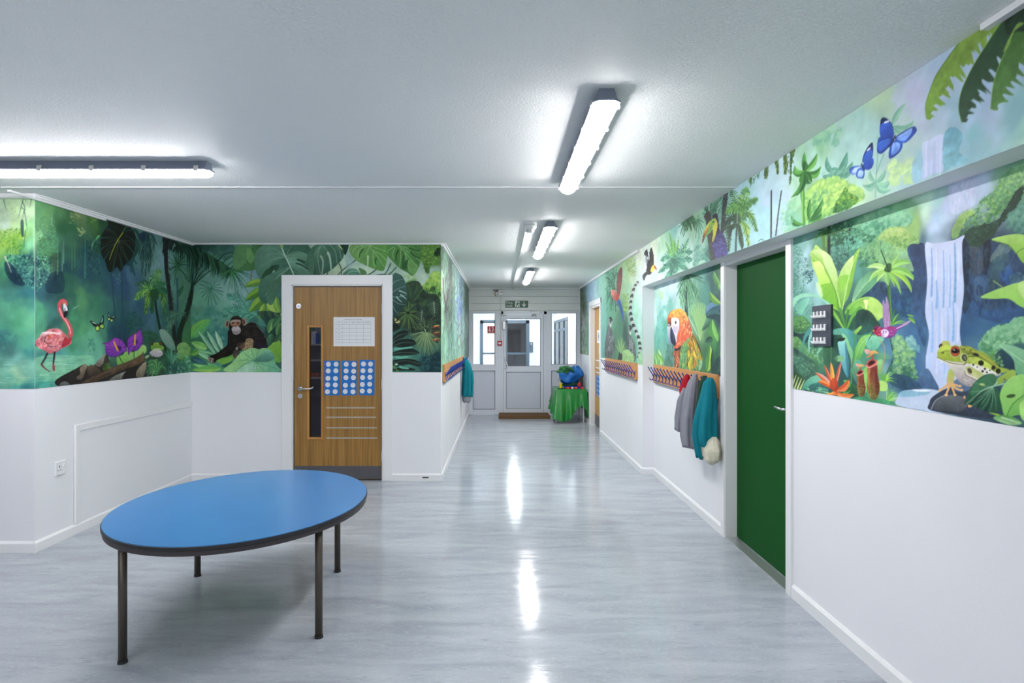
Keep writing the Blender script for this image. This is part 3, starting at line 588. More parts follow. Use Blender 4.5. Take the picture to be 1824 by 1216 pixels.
# smoke detector and trunking
sd = thing('smoke_detector', (.247, 5.18, H), 'white round smoke detector on the corridor ceiling', 'smoke detector')
def lathe(cx, cy, prof, n=28):
    return [[(cx+math.cos(k*2*math.pi/n)*r, cy+math.sin(k*2*math.pi/n)*r, z) for k in range(n)] for r, z in prof]
m = MB(); m.loft(lathe(.247, 5.18, [(.056, H), (.058, H-.02), (.056, H-.028)])); obj('base', m, M['detector'], sd)
m = MB(); m.loft(lathe(.247, 5.18, [(.054, H-.028), (.055, H-.045), (.048, H-.060), (.030, H-.067)])); hd = obj('head', m, M['detector'], sd, True)
m = MB(); m.loft(lathe(.247, 5.18, [(.034, H-.064), (.034, H-.084), (.028, H-.090), (.006, H-.092)])); obj('sensor_cap', m, M['detector'], hd, True)
for k in range(8):
    an = k*math.pi/4+.2; m = MB(); m.cyl((.247+.033*math.cos(an), 5.18+.033*math.sin(an), H-.068), (.247+.033*math.cos(an), 5.18+.033*math.sin(an), H-.084), .0045, 6); obj('vent_slot', m, M['seal'], hd)
m = MB(); m.box(.218, .256, 5.24, YE+.008, H-.018, H, .002); tag(obj('cable_trunking', m, M['detector']), 'flat white cable trunking along the corridor ceiling from the detector', 'trunking')

# ---------------------------------------------------------------- blue oval table
TC, TA, TB, TZ = Vector((-1.40, 3.385)), .640, .775, .58
tb = thing('oval_table', (TC.x, TC.y, 0), 'low oval table with a blue top and dark steel legs', 'table')
def oval(ra, rb, z, n=96): return [(TC.x+ra*math.cos(2*math.pi*k/n), TC.y+rb*math.sin(2*math.pi*k/n), z) for k in range(n)]
m = MB(); m.loft([oval(TA-.004, TB-.004, TZ-.004), oval(TA-.004, TB-.004, TZ)]); obj('tabletop', m, M['tabletop'], tb)
m = MB(); m.loft([oval(TA-.003, TB-.003, TZ-.0225), oval(TA, TB, TZ-.019), oval(TA, TB, TZ-.004), oval(TA-.003, TB-.003, TZ-.0035)]); obj('edge_band', m, M['black'], tb)
m = MB(); r0, r1 = .010, .014
m.loft([oval(TA-.030, TB-.030, TZ-.023), oval(TA-.006, TB-.006, TZ-.023), oval(TA-.006, TB-.006, TZ-.044), oval(TA-.030, TB-.030, TZ-.044)], caps=False); obj('apron_rail', m, M['tableedge'], tb)
legs = [(-1.715, 2.775), (-.895, 3.01), (-1.03, 3.86), (-1.878, 3.79)]
for i, (x, y) in enumerate(legs):
    m = MB(); m.cyl((x, y, .012), (x, y, TZ-.024), .0185, 16); lg = obj('leg', m, M['leg'], tb, True)
    for pnt in lg.data.polygons:
        if len(pnt.vertices) > 4: pnt.use_smooth = False
    m = MB(); m.cyl((x, y, 0), (x, y, .014), .0215, 14, .020); obj('foot_cap', m, M['black'], lg)
    dx, dy = TC.x-x, TC.y-y; l = math.hypot(dx, dy); m = MB()
    m.tube([(x+dx/l*.01, y+dy/l*.01, TZ-.036), (x+dx/l*.16, y+dy/l*.16, TZ-.034)], .009, 6); obj('brace', m, M['tableedge'], lg)

# ---------------------------------------------------------------- coat racks
def rack(X, side, y0, y1, n, label, first):
    """board on plane X; side = direction into the room (-1: towards -X)"""
    th = thing('coat_rack', (X, (y0+y1)/2, 1.01), label, 'coat rack', 'coat racks on the corridor walls')
    m = MB(); m.box(min(X, X+side*.02), max(X, X+side*.02), y0, y1, 1.008, 1.196, .003); obj('board', m, M['board'], th)
    m = MB(); m.box(min(X, X+side*.022), max(X, X+side*.022), y0+.02, y1-.02, .997, 1.007, .002); obj('fixing_batten', m, M['housing'], th)
    pitch = (y1-y0-.09)/(n-1); y = y0+.045; base = None
    for i in range(n):
        if base is None:
            f = X+side*.02; m = MB()
            m.tube([(f+side*.002, y, 1.11), (f+side*.008, y, 1.085), (f+side*.010, y, 1.045), (f+side*.018, y, 1.032), (f+side*.034, y, 1.030), (f+side*.046, y, 1.040), (f+side*.050, y, 1.052)], .0045, 6)
            m.tube([(f+side*.010, y, 1.07), (f+side*.022, y, 1.095), (f+side*.048, y, 1.135), (f+side*.066, y, 1.168)], .0052, 6)
            m.cyl((f+side*.064, y, 1.165), (f+side*.068, y, 1.172), .007, 8)
            base = obj('coat_hook', m, M['hook'], th, True); me = base.data
            off = Vector((0, y-th.location.y, 0))
            for v in me.vertices: v.co -= off
            base.location = off
        else:
            o = base.copy(); COL.objects.link(o); o.parent = th; o.location = (0, y+i*pitch-th.location.y, 0)
    return th
rack(XR, -1, 4.66, 6.60, 16, 'beech coat rack with blue hooks under the parrot mural, jumpers at its end', True)
rack(XP, -1, 6.88, 8.92, 14, 'empty beech coat rack with blue hooks beneath the lemur mural', True)
rack(XC+.003, 1, 6.50, 9.9, 18, 'beech coat rack with blue hooks on the left corridor wall', True)

# ---------------------------------------------------------------- clothes on the racks
def rng(seed): r = random.Random(seed); return r
def garment(mb, secs, seed, folds=5, amp=.16, n=40):
    """secs: (z, x, y, rx, ry, tilt) down the garment"""
    r = rng(seed); ph = [r.uniform(0, 6.28) for _ in range(4)]; rings = []
    zs = [s[0] for s in secs]; N = 26
    for i in range(N):
        z = zs[0]+(zs[-1]-zs[0])*i/(N-1)
        vals = [float(np.interp(-z, [-q for q in zs], [s[j] for s in secs])) for j in range(1, 5)]
        cx_, cy_, ax, ay = vals; ring = []
        f = i/(N-1)
        for k in range(n):
            th = 2*math.pi*k/n
            w_ = 1+amp*(.35+.65*f)*(math.sin(folds*th+ph[0]+f*1.2)*.6+math.sin((folds*2+1)*th+ph[1]-f*2.1)*.35+.25*math.sin(3*th+ph[2]+f*5))
            zz = z+.012*math.sin(2*th+ph[3])*f
            ring.append((cx_+ax*w_*math.cos(th), cy_+ay*w_*math.sin(th), zz))
        rings.append(ring)
    mb.loft(rings); return mb
def clothes(name, label, cat, m, parts, grp='clothes hanging on the right coat rack'):
    p0 = parts[0][1][0]; th = thing(name, (p0[1], p0[2], parts[0][1][-1][0]), label, cat, grp)
    for pn, secs, seed, folds, amp in parts:
        mb = MB(); garment(mb, secs, seed, folds, amp); obj(pn, mb, m if pn != 'lining' else M['greyprint'], th, True)
    return th
X0 = 1.60
clothes('jumper', 'red jumper hanging half hidden behind the grey sweatshirt', 'jumper', M['redcloth'],
        [('body', [(1.165, 1.585, 5.20, .012, .03), (1.12, 1.58, 5.20, .032, .07), (1.03, 1.575, 5.21, .045, .11), (.95, 1.58, 5.22, .04, .11), (.90, 1.59, 5.24, .02, .07)], 3, 3, .2)])
clothes('sweatshirt', 'grey marl sweatshirt with long sleeves on the right coat rack', 'sweatshirt', M['greycloth'],
        [('body', [(1.185, 1.585, 4.98, .012, .03), (1.12, 1.575, 5.00, .035, .07), (.98, 1.565, 5.04, .052, .10), (.80, 1.555, 5.07, .058, .11), (.66, 1.555, 5.08, .055, .11), (.60, 1.555, 5.07, .046, .10), (.575, 1.555, 5.07, .04, .09)], 5, 4, .22),
         ('sleeve', [(1.06, 1.535, 5.10, .016, .03), (.95, 1.512, 5.14, .028, .045), (.80, 1.502, 5.17, .030, .045), (.735, 1.495, 5.17, .022, .035), (.70, 1.495, 5.17, .024, .038)], 6, 3, .16),
         ('sleeve', [(.98, 1.58, 4.84, .012, .02), (.72, 1.575, 4.84, .03, .05), (.58, 1.575, 4.84, .03, .05), (.53, 1.575, 4.84, .02, .04)], 7, 2, .1)])
clothes('cardigan', 'dark green cardigan squeezed between the grey and teal tops', 'cardigan', M['darkgreen'],
        [('body', [(1.18, 1.60, 4.80, .012, .03), (1.12, 1.592, 4.80, .034, .06), (.98, 1.585, 4.82, .042, .07), (.80, 1.575, 4.84, .048, .07), (.68, 1.575, 4.85, .045, .07), (.645, 1.575, 4.85, .03, .06)], 9, 3, .24)])
clothes('sweatshirt', 'teal sweatshirt hanging in front at the near end of the right rack', 'sweatshirt', M['teal'],
        [('body', [(1.175, 1.585, 4.63, .016, .03), (1.14, 1.58, 4.635, .040, .045), (1.0, 1.575, 4.645, .060, .075), (.86, 1.565, 4.655, .070, .085), (.74, 1.562, 4.66, .072, .09), (.69, 1.565, 4.66, .066, .085), (.665, 1.565, 4.66, .056, .075)], 11, 4, .2),
         ('sleeve', [(1.02, 1.53, 4.66, .016, .03), (.84, 1.502, 4.68, .03, .05), (.73, 1.500, 4.69, .034, .05), (.62, 1.510, 4.69, .026, .04), (.56, 1.518, 4.69, .022, .034)], 12, 3, .2)])
M['plastic'] = mat('cloudy_plastic_bag', RGB(206, 202, 180), .3, vary=.22, scale=16, bump=.8, bscale=30)
th = thing('carrier_bag', (1.585, 4.62, .52), 'crumpled cream plastic carrier bag hanging below the teal sweatshirt', 'bag', None)
mb = MB(); garment(mb, [(.735, 1.598, 4.60, .020, .04), (.70, 1.59, 4.60, .05, .07), (.64, 1.588, 4.60, .066, .10), (.575, 1.588, 4.60, .064, .095), (.545, 1.59, 4.60, .045, .07), (.535, 1.592, 4.60, .018, .03)], 21, 5, .16); obj('bag_body', mb, M['plastic'], th, True)
mb = MB(); mb.tube([(1.60, 4.60, .70), (1.63, 4.63, .85), (1.64, 4.66, 1.04)], .006, 6); mb.tube([(1.60, 4.65, .70), (1.63, 4.665, .85), (1.64, 4.67, 1.04)], .006, 6); obj('bag_handle', mb, M['plastic'], th, True)
th = clothes('coat', 'teal coat with grey printed lining on the left corridor rack', 'coat', M['teal'],
        [('body', [(1.185, -.575, 9.55, .012, .03), (1.14, -.545, 9.52, .045, .07), (1.0, -.525, 9.5, .070, .11), (.80, -.515, 9.5, .080, .12), (.62, -.52, 9.5, .078, .12), (.575, -.525, 9.5, .07, .11)], 31, 6, .24),
         ('sleeve', [(1.10, -.49, 9.50, .016, .03), (.95, -.455, 9.5, .026, .05), (.80, -.445, 9.5, .028, .05), (.68, -.452, 9.5, .024, .04)], 33, 2, .1),
         ('lining', [(.60, -.53, 9.5, .068, .10), (.52, -.53, 9.5, .062, .09), (.485, -.53, 9.5, .04, .07)], 32, 6, .22)], grp=None)

# ---------------------------------------------------------------- key plate on the frog wall
a = PL(1446.5, 545, XR-.012); b2 = PL(1480.5, 616.5, XR-.012); ztop = PL(1463, 543.5, XR-.012).z
kp = thing('key_plate', (XR, (a.y+b2.y)/2, 1.43), 'dark grey key plate with rows of white clips on the frog mural', 'key rack')
zb0 = PL(1463, 616.3, XR-.012).z; m = MB(); m.box(XR-.014, XR-.002, b2.y, a.y, zb0, ztop, .002); obj('plate', m, M['plate'], kp)
for r_ in range(3):
    for k in range(4):
        yy = a.y-.035-k*(a.y-b2.y-.07)/3.3; zz = ztop-.048-r_*.067
        m = MB(); m.box(XR-.024, XR-.014, yy-.0065, yy+.0065, zz-.017, zz+.017, .002); m.poly([(XR-.024, yy-.004, zz-.012), (XR-.024, yy+.011, zz-.002), (XR-.024, yy+.011, zz-.008), (XR-.024, yy-.004, zz-.017)], (-.008, 0, 0)); obj('key_clip', m, M['white'], kp)

# ---------------------------------------------------------------- draped table at the end of the corridor
TX0, TX1, TY0, TY1, TT = .96, 1.505, 10.72, 11.42, .585
dt = thing('small_table', ((TX0+TX1)/2, (TY0+TY1)/2, 0), 'small table with pale legs hidden under the green satin cloth', 'table')
m = MB(); m.box(TX0, TX1, TY0, TY1, TT-.022, TT, .004); obj('tabletop', m, M['woodstick'], dt)
for x in (TX0+.03, TX1-.05):
    for y in (TY0+.04, TY1-.04):
        m = MB(); m.cyl((x, y, 0), (x, y, TT-.022), .014, 12); obj('leg', m, M['white'], dt, True)
def cloth():
    m = MB(); n = 120; rings = []; e = .006
    per = []
    W, D = TX1-TX0, TY1-TY0; tot = 2*(W+D)
    for k in range(n):
        s = tot*k/n
        if s < W: p = (TX0+s, TY0, 0, -1)
        elif s < W+D: p = (TX1, TY0+s-W, 1, 0)
        elif s < 2*W+D: p = (TX1-(s-W-D), TY1, 0, 1)
        else: p = (TX0, TY1-(s-2*W-D), -1, 0)
        per.append((*p, s))
    # hem height round the table: (s, height)
    hs = [0, .10, .20, .28, .36, .44, .49, W, W+.12, W+.3, W+D, 2*W+D, tot-.55, tot-.3, tot-.1, tot]
    hz_ = [.10, .03, .04, .12, .24, .30, .27, .04, .03, .05, .20, .35, .30, .20, .16, .10]
    fl_ = [.06, .09, .08, .06, .04, .03, .04, .09, .06, .02, .01, .01, .04, .06, .07, .06]
    N = 16
    top = [(x, y, TT+e) for x, y, a, b, s in per]
    ctr = ((TX0+TX1)/2, (TY0+TY1)/2)
    rings.append([(ctr[0]+(x-ctr[0])*.02, ctr[1]+(y-ctr[1])*.02, TT+e) for x, y, z in top])
    rings.append([(ctr[0]+(x-ctr[0])*.6, ctr[1]+(y-ctr[1])*.6, TT+e) for x, y, z in top]); rings.append([(ctr[0]+(x-ctr[0])*.985, ctr[1]+(y-ctr[1])*.985, TT+e) for x, y, z in top])
    for j in range(N+1):
        f = j/N; ring = []
        for x, y, a, b, s in per:
            hz0 = float(np.interp(s, hs, hz_)); fl0 = float(np.interp(s, hs, fl_)); z = TT+e-.004-(TT-hz0)*f
            # corners splay diagonally
            dx, dy = a, b
            for cxx, cyy, sx, sy in ((TX0, TY0, -1, -1), (TX1, TY0, 1, -1), (TX0, TY1, -1, 1), (TX1, TY1, 1, 1)):
                d = math.hypot(x-cxx, y-cyy); k_ = max(0, 1-d/.10)
                dx = dx*(1-k_)+sx*.75*k_; dy = dy*(1-k_)+sy*.75*k_
            wv = math.sin(s*30)*.5+math.sin(s*53+1)*.3+math.sin(s*17+2)*.4
            o = e+fl0*(f**1.1)*1.1+.034*wv*f*(.3+f)
            if sx: pass
            X_, Y_ = x+dx*o, y+dy*o*1.4
            X_ = min(X_, XP-.006 if not (RD0 < Y_ < RD1-.06) else 1.59)
            if Y_ > YE-.04: Y_ = YE-.04
            ring.append((X_, Y_, max(.006, z)))
        rings.append(ring)
    m.loft(rings, caps=False); m.bm.faces.new([v for v in m.bm.verts][:n][::-1])
    o = obj('satin_cloth', m, M['satin'], None, True); md = o.modifiers.new('thick', 'SOLIDIFY'); md.thickness = .003; md.offset = -1
    md2 = o.modifiers.new('soft', 'SUBSURF'); md2.levels = 1; md2.render_levels = 1
    tag(o, 'shiny green satin cloth draped over the small table', 'cloth')
cloth()
zt = TT+.009
# school bag
bg_ = thing('school_bag', (1.26, 11.12, zt), 'bulging blue and green school bag on the draped table', 'bag')
def blob(mb, c, r, seed, amp=.12, n=28, rows=18, sq=2.4):
    rr = rng(seed); ph = [rr.uniform(0, 6.28) for _ in range(6)]; rings = []
    for i in range(rows+1):
        v = -math.pi/2+math.pi*(i+.02)/(rows+.04); ring = []
        for k in range(n):
            u = 2*math.pi*k/n; w_ = 1+amp*(math.sin(3*u+ph[0]+2*v)*.5+math.sin(5*u+ph[1]-3*v)*.4+math.sin(4*v+ph[2]+u)*.4+.25*math.sin(9*u+ph[3]+5*v))
            cz = abs(math.sin(v))**(2/sq)*math.copysign(1, math.sin(v)); cr = abs(math.cos(v))**(2/sq)
            ring.append((c[0]+r[0]*cr*math.cos(u)*w_, c[1]+r[1]*cr*math.sin(u)*w_, c[2]+r[2]*cz*(1+.3*(w_-1))))
        rings.append(ring)
    mb.loft(rings); return mb
mb = MB(); blob(mb, (1.225, 11.1, zt+.20), (.185, .13, .13), 41, .26); obj('bag_body', mb, M['bagblue'], bg_, True)
mb = MB(); blob(mb, (1.375, 11.15, zt+.235), (.125, .11, .15), 42, .24); obj('side_pocket', mb, M['bagblue'], bg_, True)
mb = MB(); blob(mb, (1.155, 11.06, zt+.315), (.115, .10, .07), 43, .3); obj('top_flap', mb, M['baggreen'], bg_, True)
mb = MB(); mb.tube([(1.13, 10.98, zt+.38), (1.20, 10.955, zt+.375), (1.26, 10.95, zt+.345), (1.31, 10.96, zt+.29)], [.018, .024, .022, .016], 8); obj('strap', mb, M['baggreen'], bg_, True)
mb = MB(); blob(mb, (1.28, 11.12, zt+.05), (.165, .12, .05), 44, .05); obj('bag_base', mb, M['darkgreen'], bg_, True)
m = MB(); m.box(1.40, 1.49, 11.05, 11.09, zt, zt+.2, .004); tag(obj('box_file', m, M['darkcard']), 'dark grey upright file behind the bag on the draped table', 'file')
# blue tray with toys
m = MB(); m.loft([[(x, y, zt+.001) for x, y in ((1.13, 10.84), (1.43, 10.84), (1.43, 10.95), (1.13, 10.95))], [(x, y, zt+.03) for x, y in ((1.115, 10.825), (1.445, 10.825), (1.445, 10.965), (1.115, 10.965))]]); tag(obj('plastic_tray', m, M['bluepl']), 'shallow blue plastic tray in front of the school bag', 'tray')
r_ = rng(5)
for i in range(9):
    x = 1.15+i*.036; mm = ['red', 'orange', 'redcloth', 'white', 'red', 'orange', 'bluepl', 'red', 'orange'][i]
    m = MB(); s = r_.uniform(.011, .016); m.box(x-s, x+s, 10.775-s, 10.775+s, zt+.0005, zt+2*s, .003)
    tag(obj('toy_brick', m, M[mm]), ['red toy brick at the left end of the row', 'orange toy brick beside the leftmost red one', 'dark crimson toy brick, third in the row', 'white toy brick, the only white one in the row', 'red toy brick in the middle of the row, right of the white one', 'orange toy brick between two red bricks', 'blue toy brick, the only blue one in the row', 'red toy brick right of the blue one', 'orange toy brick at the right end of the row'][i], 'toy', 'toy bricks before the blue tray')
m = MB(); m.box(1.365, 1.425, 10.87, 10.91, zt+.031, zt+.085, .008); m.cyl((1.395, 10.89, zt+.083), (1.41, 10.89, zt+.11), .018, 10, .01); tag(obj('toy_block', m, M['red']), 'larger red toy block on the blue tray', 'toy')
pt_ = thing('pen_pot', (1.075, 10.93, zt), 'yellow pen pot at the left of the draped table', 'pot')
m = MB(); m.loft(lathe(1.075, 10.93, [(.024, zt+.0005), (.026, zt+.02), (.022, zt+.025), (.026, zt+.05), (.022, zt+.055), (.026, zt+.085)], 16)); obj('pot_body', m, M['yellow'], pt_)
for i, (dx, l) in enumerate(((-.10, .22), (-.055, .24), (-.02, .20))):
    m = MB(); m.cyl((1.075+dx*.06, 10.93, zt+.03), (1.075+dx, 10.93-.02, zt+l), .0035, 6)
    tag(obj('brush', m, M['woodstick'] if i != 1 else M['white']), ['wooden brush leaning farthest out of the yellow pot', 'pale brush standing in the middle of the yellow pot', 'wooden brush standing most upright in the yellow pot'][i], 'brush', 'brushes in the yellow pot')
m = MB(); m.box(1.0, 1.10, 10.76, 10.82, zt+.0005, zt+.006, .001); tag(obj('dark_card', m, M['darkgreen']), 'flat dark card at the front left corner of the draped table', 'card')
# ---------------------------------------------------------------- mural painter: draws a flat print in wall coordinates, stored as point colours
def hexc(h): return np.array([int(h[i:i+2], 16) for i in (0, 2, 4)], float)/255
def up(a, h, w):
    y = np.linspace(0, a.shape[0]-1.001, h); x = np.linspace(0, a.shape[1]-1.001, w); y0 = y.astype(int); x0 = x.astype(int)
    fy = (y-y0)[:, None]; fx = (x-x0)[None]; fy = fy*fy*(3-2*fy); fx = fx*fx*(3-2*fx)
    if a.ndim == 3: fy = fy[..., None]; fx = fx[..., None]
    A = a[y0][:, x0]; B = a[y0][:, x0+1]; C_ = a[y0+1][:, x0]; D = a[y0+1][:, x0+1]
    return (A*(1-fx)+B*fx)*(1-fy)+(C_*(1-fx)+D*fx)*fy
def smooth_pts(p, closed=True, k=5):
    p = np.asarray(p, float); n = len(p)
    if n < 3: return p
    out = []; t = np.linspace(0, 1, k, endpoint=False)[:, None]
    for i in range(n if closed else n-1):
        if closed: a, b, c, d = p[(i-1) % n], p[i], p[(i+1) % n], p[(i+2) % n]
        else: a, b, c, d = p[max(i-1, 0)], p[i], p[i+1], p[min(i+2, n-1)]
        out.append(.5*((2*b)+(c-a)*t+(2*a-5*b+4*c-d)*t*t+(3*b-a-3*c+d)*t**3))
    out = np.concatenate(out)
    return out if closed else np.vstack([out, p[-1:]])
class Cv:
    def __init__(s, axis, const, u0, u1, z0, z1, res, seed=1):
        s.axis, s.c, s.u0, s.u1, s.z0, s.z1, s.res = axis, const, u0, u1, z0, z1, res
        s.w = int((u1-u0)/res)+1; s.h = int((z1-z0)/res)+1; s.img = np.zeros((s.h, s.w, 3)); s.r = np.random.RandomState(seed)
        def nz(cell): return up(s.r.rand(max(3, int(s.h*res/cell)+3), max(3, int(s.w*res/cell)+3))*2-1, s.h, s.w)
        s.n1 = nz(.25)*.6+nz(.12)*.4; s.n2 = nz(.06)*.5+nz(.03)*.3+nz(.015)*.2; s.n3 = nz(.008)*.5+nz(.015)*.5; s.q1 = nz(.25)*.5+nz(.1)*.35+nz(.05)*.15; s.q2 = nz(.25)*.5+nz(.1)*.35+nz(.05)*.15
        s.V(0, 0, 1)
    def V(s, x, y, k): s.ox, s.oy, s.k = x, y, k; return s
    def m(s, p):
        p = np.asarray(p, float).reshape(-1, 2)/s.k+[s.ox, s.oy]
        if s.axis == 'y': Y = np.full(len(p), s.c); u = (p[:, 0]-CX)/F*Y
        else: u = Y = s.c*F/(p[:, 0]-CX)
        z = EYE-(p[:, 1]-CY)/F*Y
        return np.stack([(u-s.u0)/s.res, (s.z1-z)/s.res], 1)
    def sc(s, p):
        x = p[0]/s.k+s.ox; Y = s.c if s.axis == 'y' else s.c*F/(x-CX)
        return Y/F/s.res/s.k
    def an(s, p):                            # how much wider a mark stands on a wall seen at a slant
        return 1.0 if s.axis == 'y' else min(8., F/abs(p[0]/s.k+s.ox-CX))
    def wash(s, pts, warp=10, p=3.0, tex=.05):
        P_ = s.m([(a, b) for a, b, c in pts]); C_ = np.array([hexc(c) for a, b, c in pts]); st = 3
        yy, xx = np.mgrid[0:s.h:st, 0:s.w:st].astype(float)
        wp = warp*.004/s.res
        xx = xx+s.q1[::st, ::st]*wp*4; yy = yy+s.q2[::st, ::st]*wp*4
        num = np.zeros(xx.shape+(3,)); den = np.zeros(xx.shape)
        for (a, b), c in zip(P_, C_):
            w_ = 1/((xx-a)**2+(yy-b)**2+30)**(p/2)
            num += w_[..., None]*c; den += w_
        s.img = up(num/den[..., None], s.h, s.w)*(1+tex*s.n2+tex*.8*s.n1)[..., None]
    def mask(s, P_):
        x0, y0 = np.floor(P_.min(0)).astype(int); x1, y1 = np.ceil(P_.max(0)).astype(int)+1
        x0 = max(x0, 0); y0 = max(y0, 0); x1 = min(x1, s.w); y1 = min(y1, s.h)
        if x1 <= x0 or y1 <= y0: return None
        R = 3; ys = y0+(np.arange((y1-y0)*R)+.5)/R; a = P_; b = np.roll(P_, -1, 0)
        X = np.arange(x0, x1); cov = np.zeros((len(ys), len(X)))
        lo = np.minimum(a[:, 1], b[:, 1]); hi = np.maximum(a[:, 1], b[:, 1]); dy = b[:, 1]-a[:, 1]; dy[dy == 0] = 1e-9
        hit = (ys[:, None] >= lo) & (ys[:, None] < hi)
        xs = np.where(hit, a[:, 0]+(ys[:, None]-a[:, 1])*((b[:, 0]-a[:, 0])/dy), np.inf); xs.sort(1)
        n = int(hit.sum(1).max())
        for i in range(0, n-1, 2):
            xa = np.minimum(xs[:, i], 1e7)[:, None]; xb = np.minimum(xs[:, i+1], 1e7)[:, None]
            ok = np.isfinite(xs[:, i+1])[:, None]
            cov += ok*(np.clip(xb-X, 0, 1)-np.clip(xa-X, 0, 1))
        return x0, y0, x1, y1, np.clip(cov.reshape(-1, R, len(X)).mean(1), 0, 1)
    def put(s, x0, y0, x1, y1, m, c, a, tex):
        sl = (slice(y0, y1), slice(x0, x1)); m = (m*a)[..., None]
        if tex: c = c*(1+tex*s.n2[sl]+tex*.5*s.n3[sl])[..., None]
        s.img[sl] = s.img[sl]*(1-m)+c*m
    def fill(s, pts, c, c2=None, g=None, a=1, tex=.10, sm=True, rough=0):
        P_ = s.m(pts); P_ = smooth_pts(P_) if sm else P_
        if rough:
            d = s.r.randn(len(P_)*3, 2)*rough*s.sc(pts[0]); q = np.concatenate([P_+(np.roll(P_, -1, 0)-P_)*f for f in (0, .33, .66)]).reshape(3, -1, 2).transpose(1, 0, 2).reshape(-1, 2); P_ = q+d
        r = s.mask(P_)
        if r is None: return
        x0, y0, x1, y1, m = r; col = hexc(c)
        if c2:
            if g is None: g = ((0, P_[:, 1].min()), (0, P_[:, 1].max())); ga, gb = np.array(g[0]), np.array(g[1])
            else: ga, gb = s.m(g)
            yy, xx = np.mgrid[y0:y1, x0:x1]; d = gb-ga; t = np.clip(((xx-ga[0])*d[0]+(yy-ga[1])*d[1])/(d@d+1e-9), 0, 1)[..., None]
            t = np.clip(t+.12*s.n2[y0:y1, x0:x1, None], 0, 1)
            col = hexc(c)*(1-t)+hexc(c2)*t
        s.put(x0, y0, x1, y1, m, col, a, tex)
    def seg(s, p, q, r0, r1, c, a=1, ax=1):       # canvas coordinates
        R = max(r0, r1)+1; x0 = max(int(min(p[0], q[0])-R*ax), 0); x1 = min(int(max(p[0], q[0])+R*ax)+2, s.w); y0 = max(int(min(p[1], q[1])-R), 0); y1 = min(int(max(p[1], q[1])+R)+2, s.h)
        if x1 <= x0 or y1 <= y0: return
        X = (np.arange(x0, x1)[None]-p[0])/ax; Y = np.arange(y0, y1)[:, None]-p[1]; d = ((q[0]-p[0])/ax, q[1]-p[1]); L = d[0]**2+d[1]**2+1e-9
        t = np.clip((X*d[0]+Y*d[1])/L, 0, 1); dist = np.sqrt((X-t*d[0])**2+(Y-t*d[1])**2); rr = r0+(r1-r0)*t
        m = np.clip(rr-dist+.5, 0, 1)*np.minimum(1, rr*2+.0)
        s.img[y0:y1, x0:x1] += (c-s.img[y0:y1, x0:x1])*(m*a)[..., None]
    def st(s, pts, r0, r1, c, a=1, sm=True, k=4):
        P_ = s.m(pts)
        if sm and len(P_) > 2: P_ = smooth_pts(P_, False, k)
        n = len(P_)-1; f = s.sc(pts[0]); c = hexc(c); ax = s.an(pts[0])
        for i in range(n): s.seg(P_[i], P_[i+1], (r0+(r1-r0)*i/n)*f, (r0+(r1-r0)*(i+1)/n)*f, c, a, ax)
    def ell(s, x, y, rx, ry, c, ang=0, a=1, c2=None, tex=.08):
        t = np.linspace(0, 2*np.pi, 22, endpoint=False); ca, sa = math.cos(ang), math.sin(ang)
        s.fill([(x+rx*math.cos(q)*ca-ry*math.sin(q)*sa, y+rx*math.cos(q)*sa+ry*math.sin(q)*ca) for q in t], c, c2, a=a, sm=False, tex=tex)
    def dabs(s, poly, cols, n, r, a=.8, L=0, ang=None, light=None):
        """short brush marks inside a polygon; light: colours run from the list's end at the top to its start below"""
        poly = np.asarray(poly, float); lo = poly.min(0); hi = poly.max(0); k = 0; cs = [hexc(c) for c in cols]; nn = len(poly)
        px, py = poly[:, 0], poly[:, 1]; qx, qy = np.roll(px, -1), np.roll(py, -1)
        while k < n:
            p = lo+(hi-lo)*s.r.rand(2); ins = ((py > p[1]) != (qy > p[1])) & (p[0] < (qx-px)*(p[1]-py)/(qy-py+1e-9)+px)
            k += 1
            if ins.sum() % 2 == 0: continue
            t = s.r.rand() if light is None else np.clip(1-(p[1]-lo[1])/(hi[1]-lo[1])+s.r.randn()*.28, 0, .999)
            c = cs[int(t*len(cs)) if light is not None else s.r.randint(len(cs))]; rr = (r*(.5+s.r.rand()))
            an = s.r.rand()*6.28 if ang is None else ang+s.r.randn()*.25; l = L*(.4+s.r.rand()*.9)
            P_ = s.m([p, (p[0]+l*math.cos(an), p[1]+l*math.sin(an))]); f = s.sc(p); s.seg(P_[0], P_[1], rr*f, rr*f*(.35 if L else 1), c, a, s.an(p))
    def bush(s, poly, cols, n, r, base=None, rough=4):
        if base: s.fill(poly, base, rough=rough, tex=.2)
        s.dabs(poly, cols, n, r, a=.55, light=1)
    def frond(s, pts, n, L, cols, r=1.6, hang=.6, rib=None, both=True):
        """palm frond along pts; leaflets of length L on both sides leaning towards the tip and downwards"""
        q = smooth_pts(pts, False, 8); d = np.gradient(q, axis=0); d /= np.linalg.norm(d, axis=1)[:, None]+1e-9; N = len(q)
        for i in range(n):
            f = (i+.6)/n; j = int(f*(N-1)); l = L*(math.sin(math.pi*min(1, f*.88+.12))**.6)*(.85+.3*s.r.rand()); t = d[j]; nrm = np.array([-t[1], t[0]])
            for sd in ((1, -1) if both else (1,)):
                v = t*.75+nrm*sd*.8; v[1] += hang; v /= np.linalg.norm(v); e = q[j]+v*l; mid = q[j]+v*l*.5+(t*.12*l)
                c = hexc(cols[s.r.randint(len(cols))]); P_ = s.m([q[j], mid, e]); k = s.sc(q[j])
                ax = s.an(q[j]); s.seg(P_[0], P_[1], r*.7*k, r*k, c, 1, ax); s.seg(P_[1], P_[2], r*k, r*.15*k, c, 1, ax)
        s.st(pts, r*.8, r*.4, rib or cols[0])
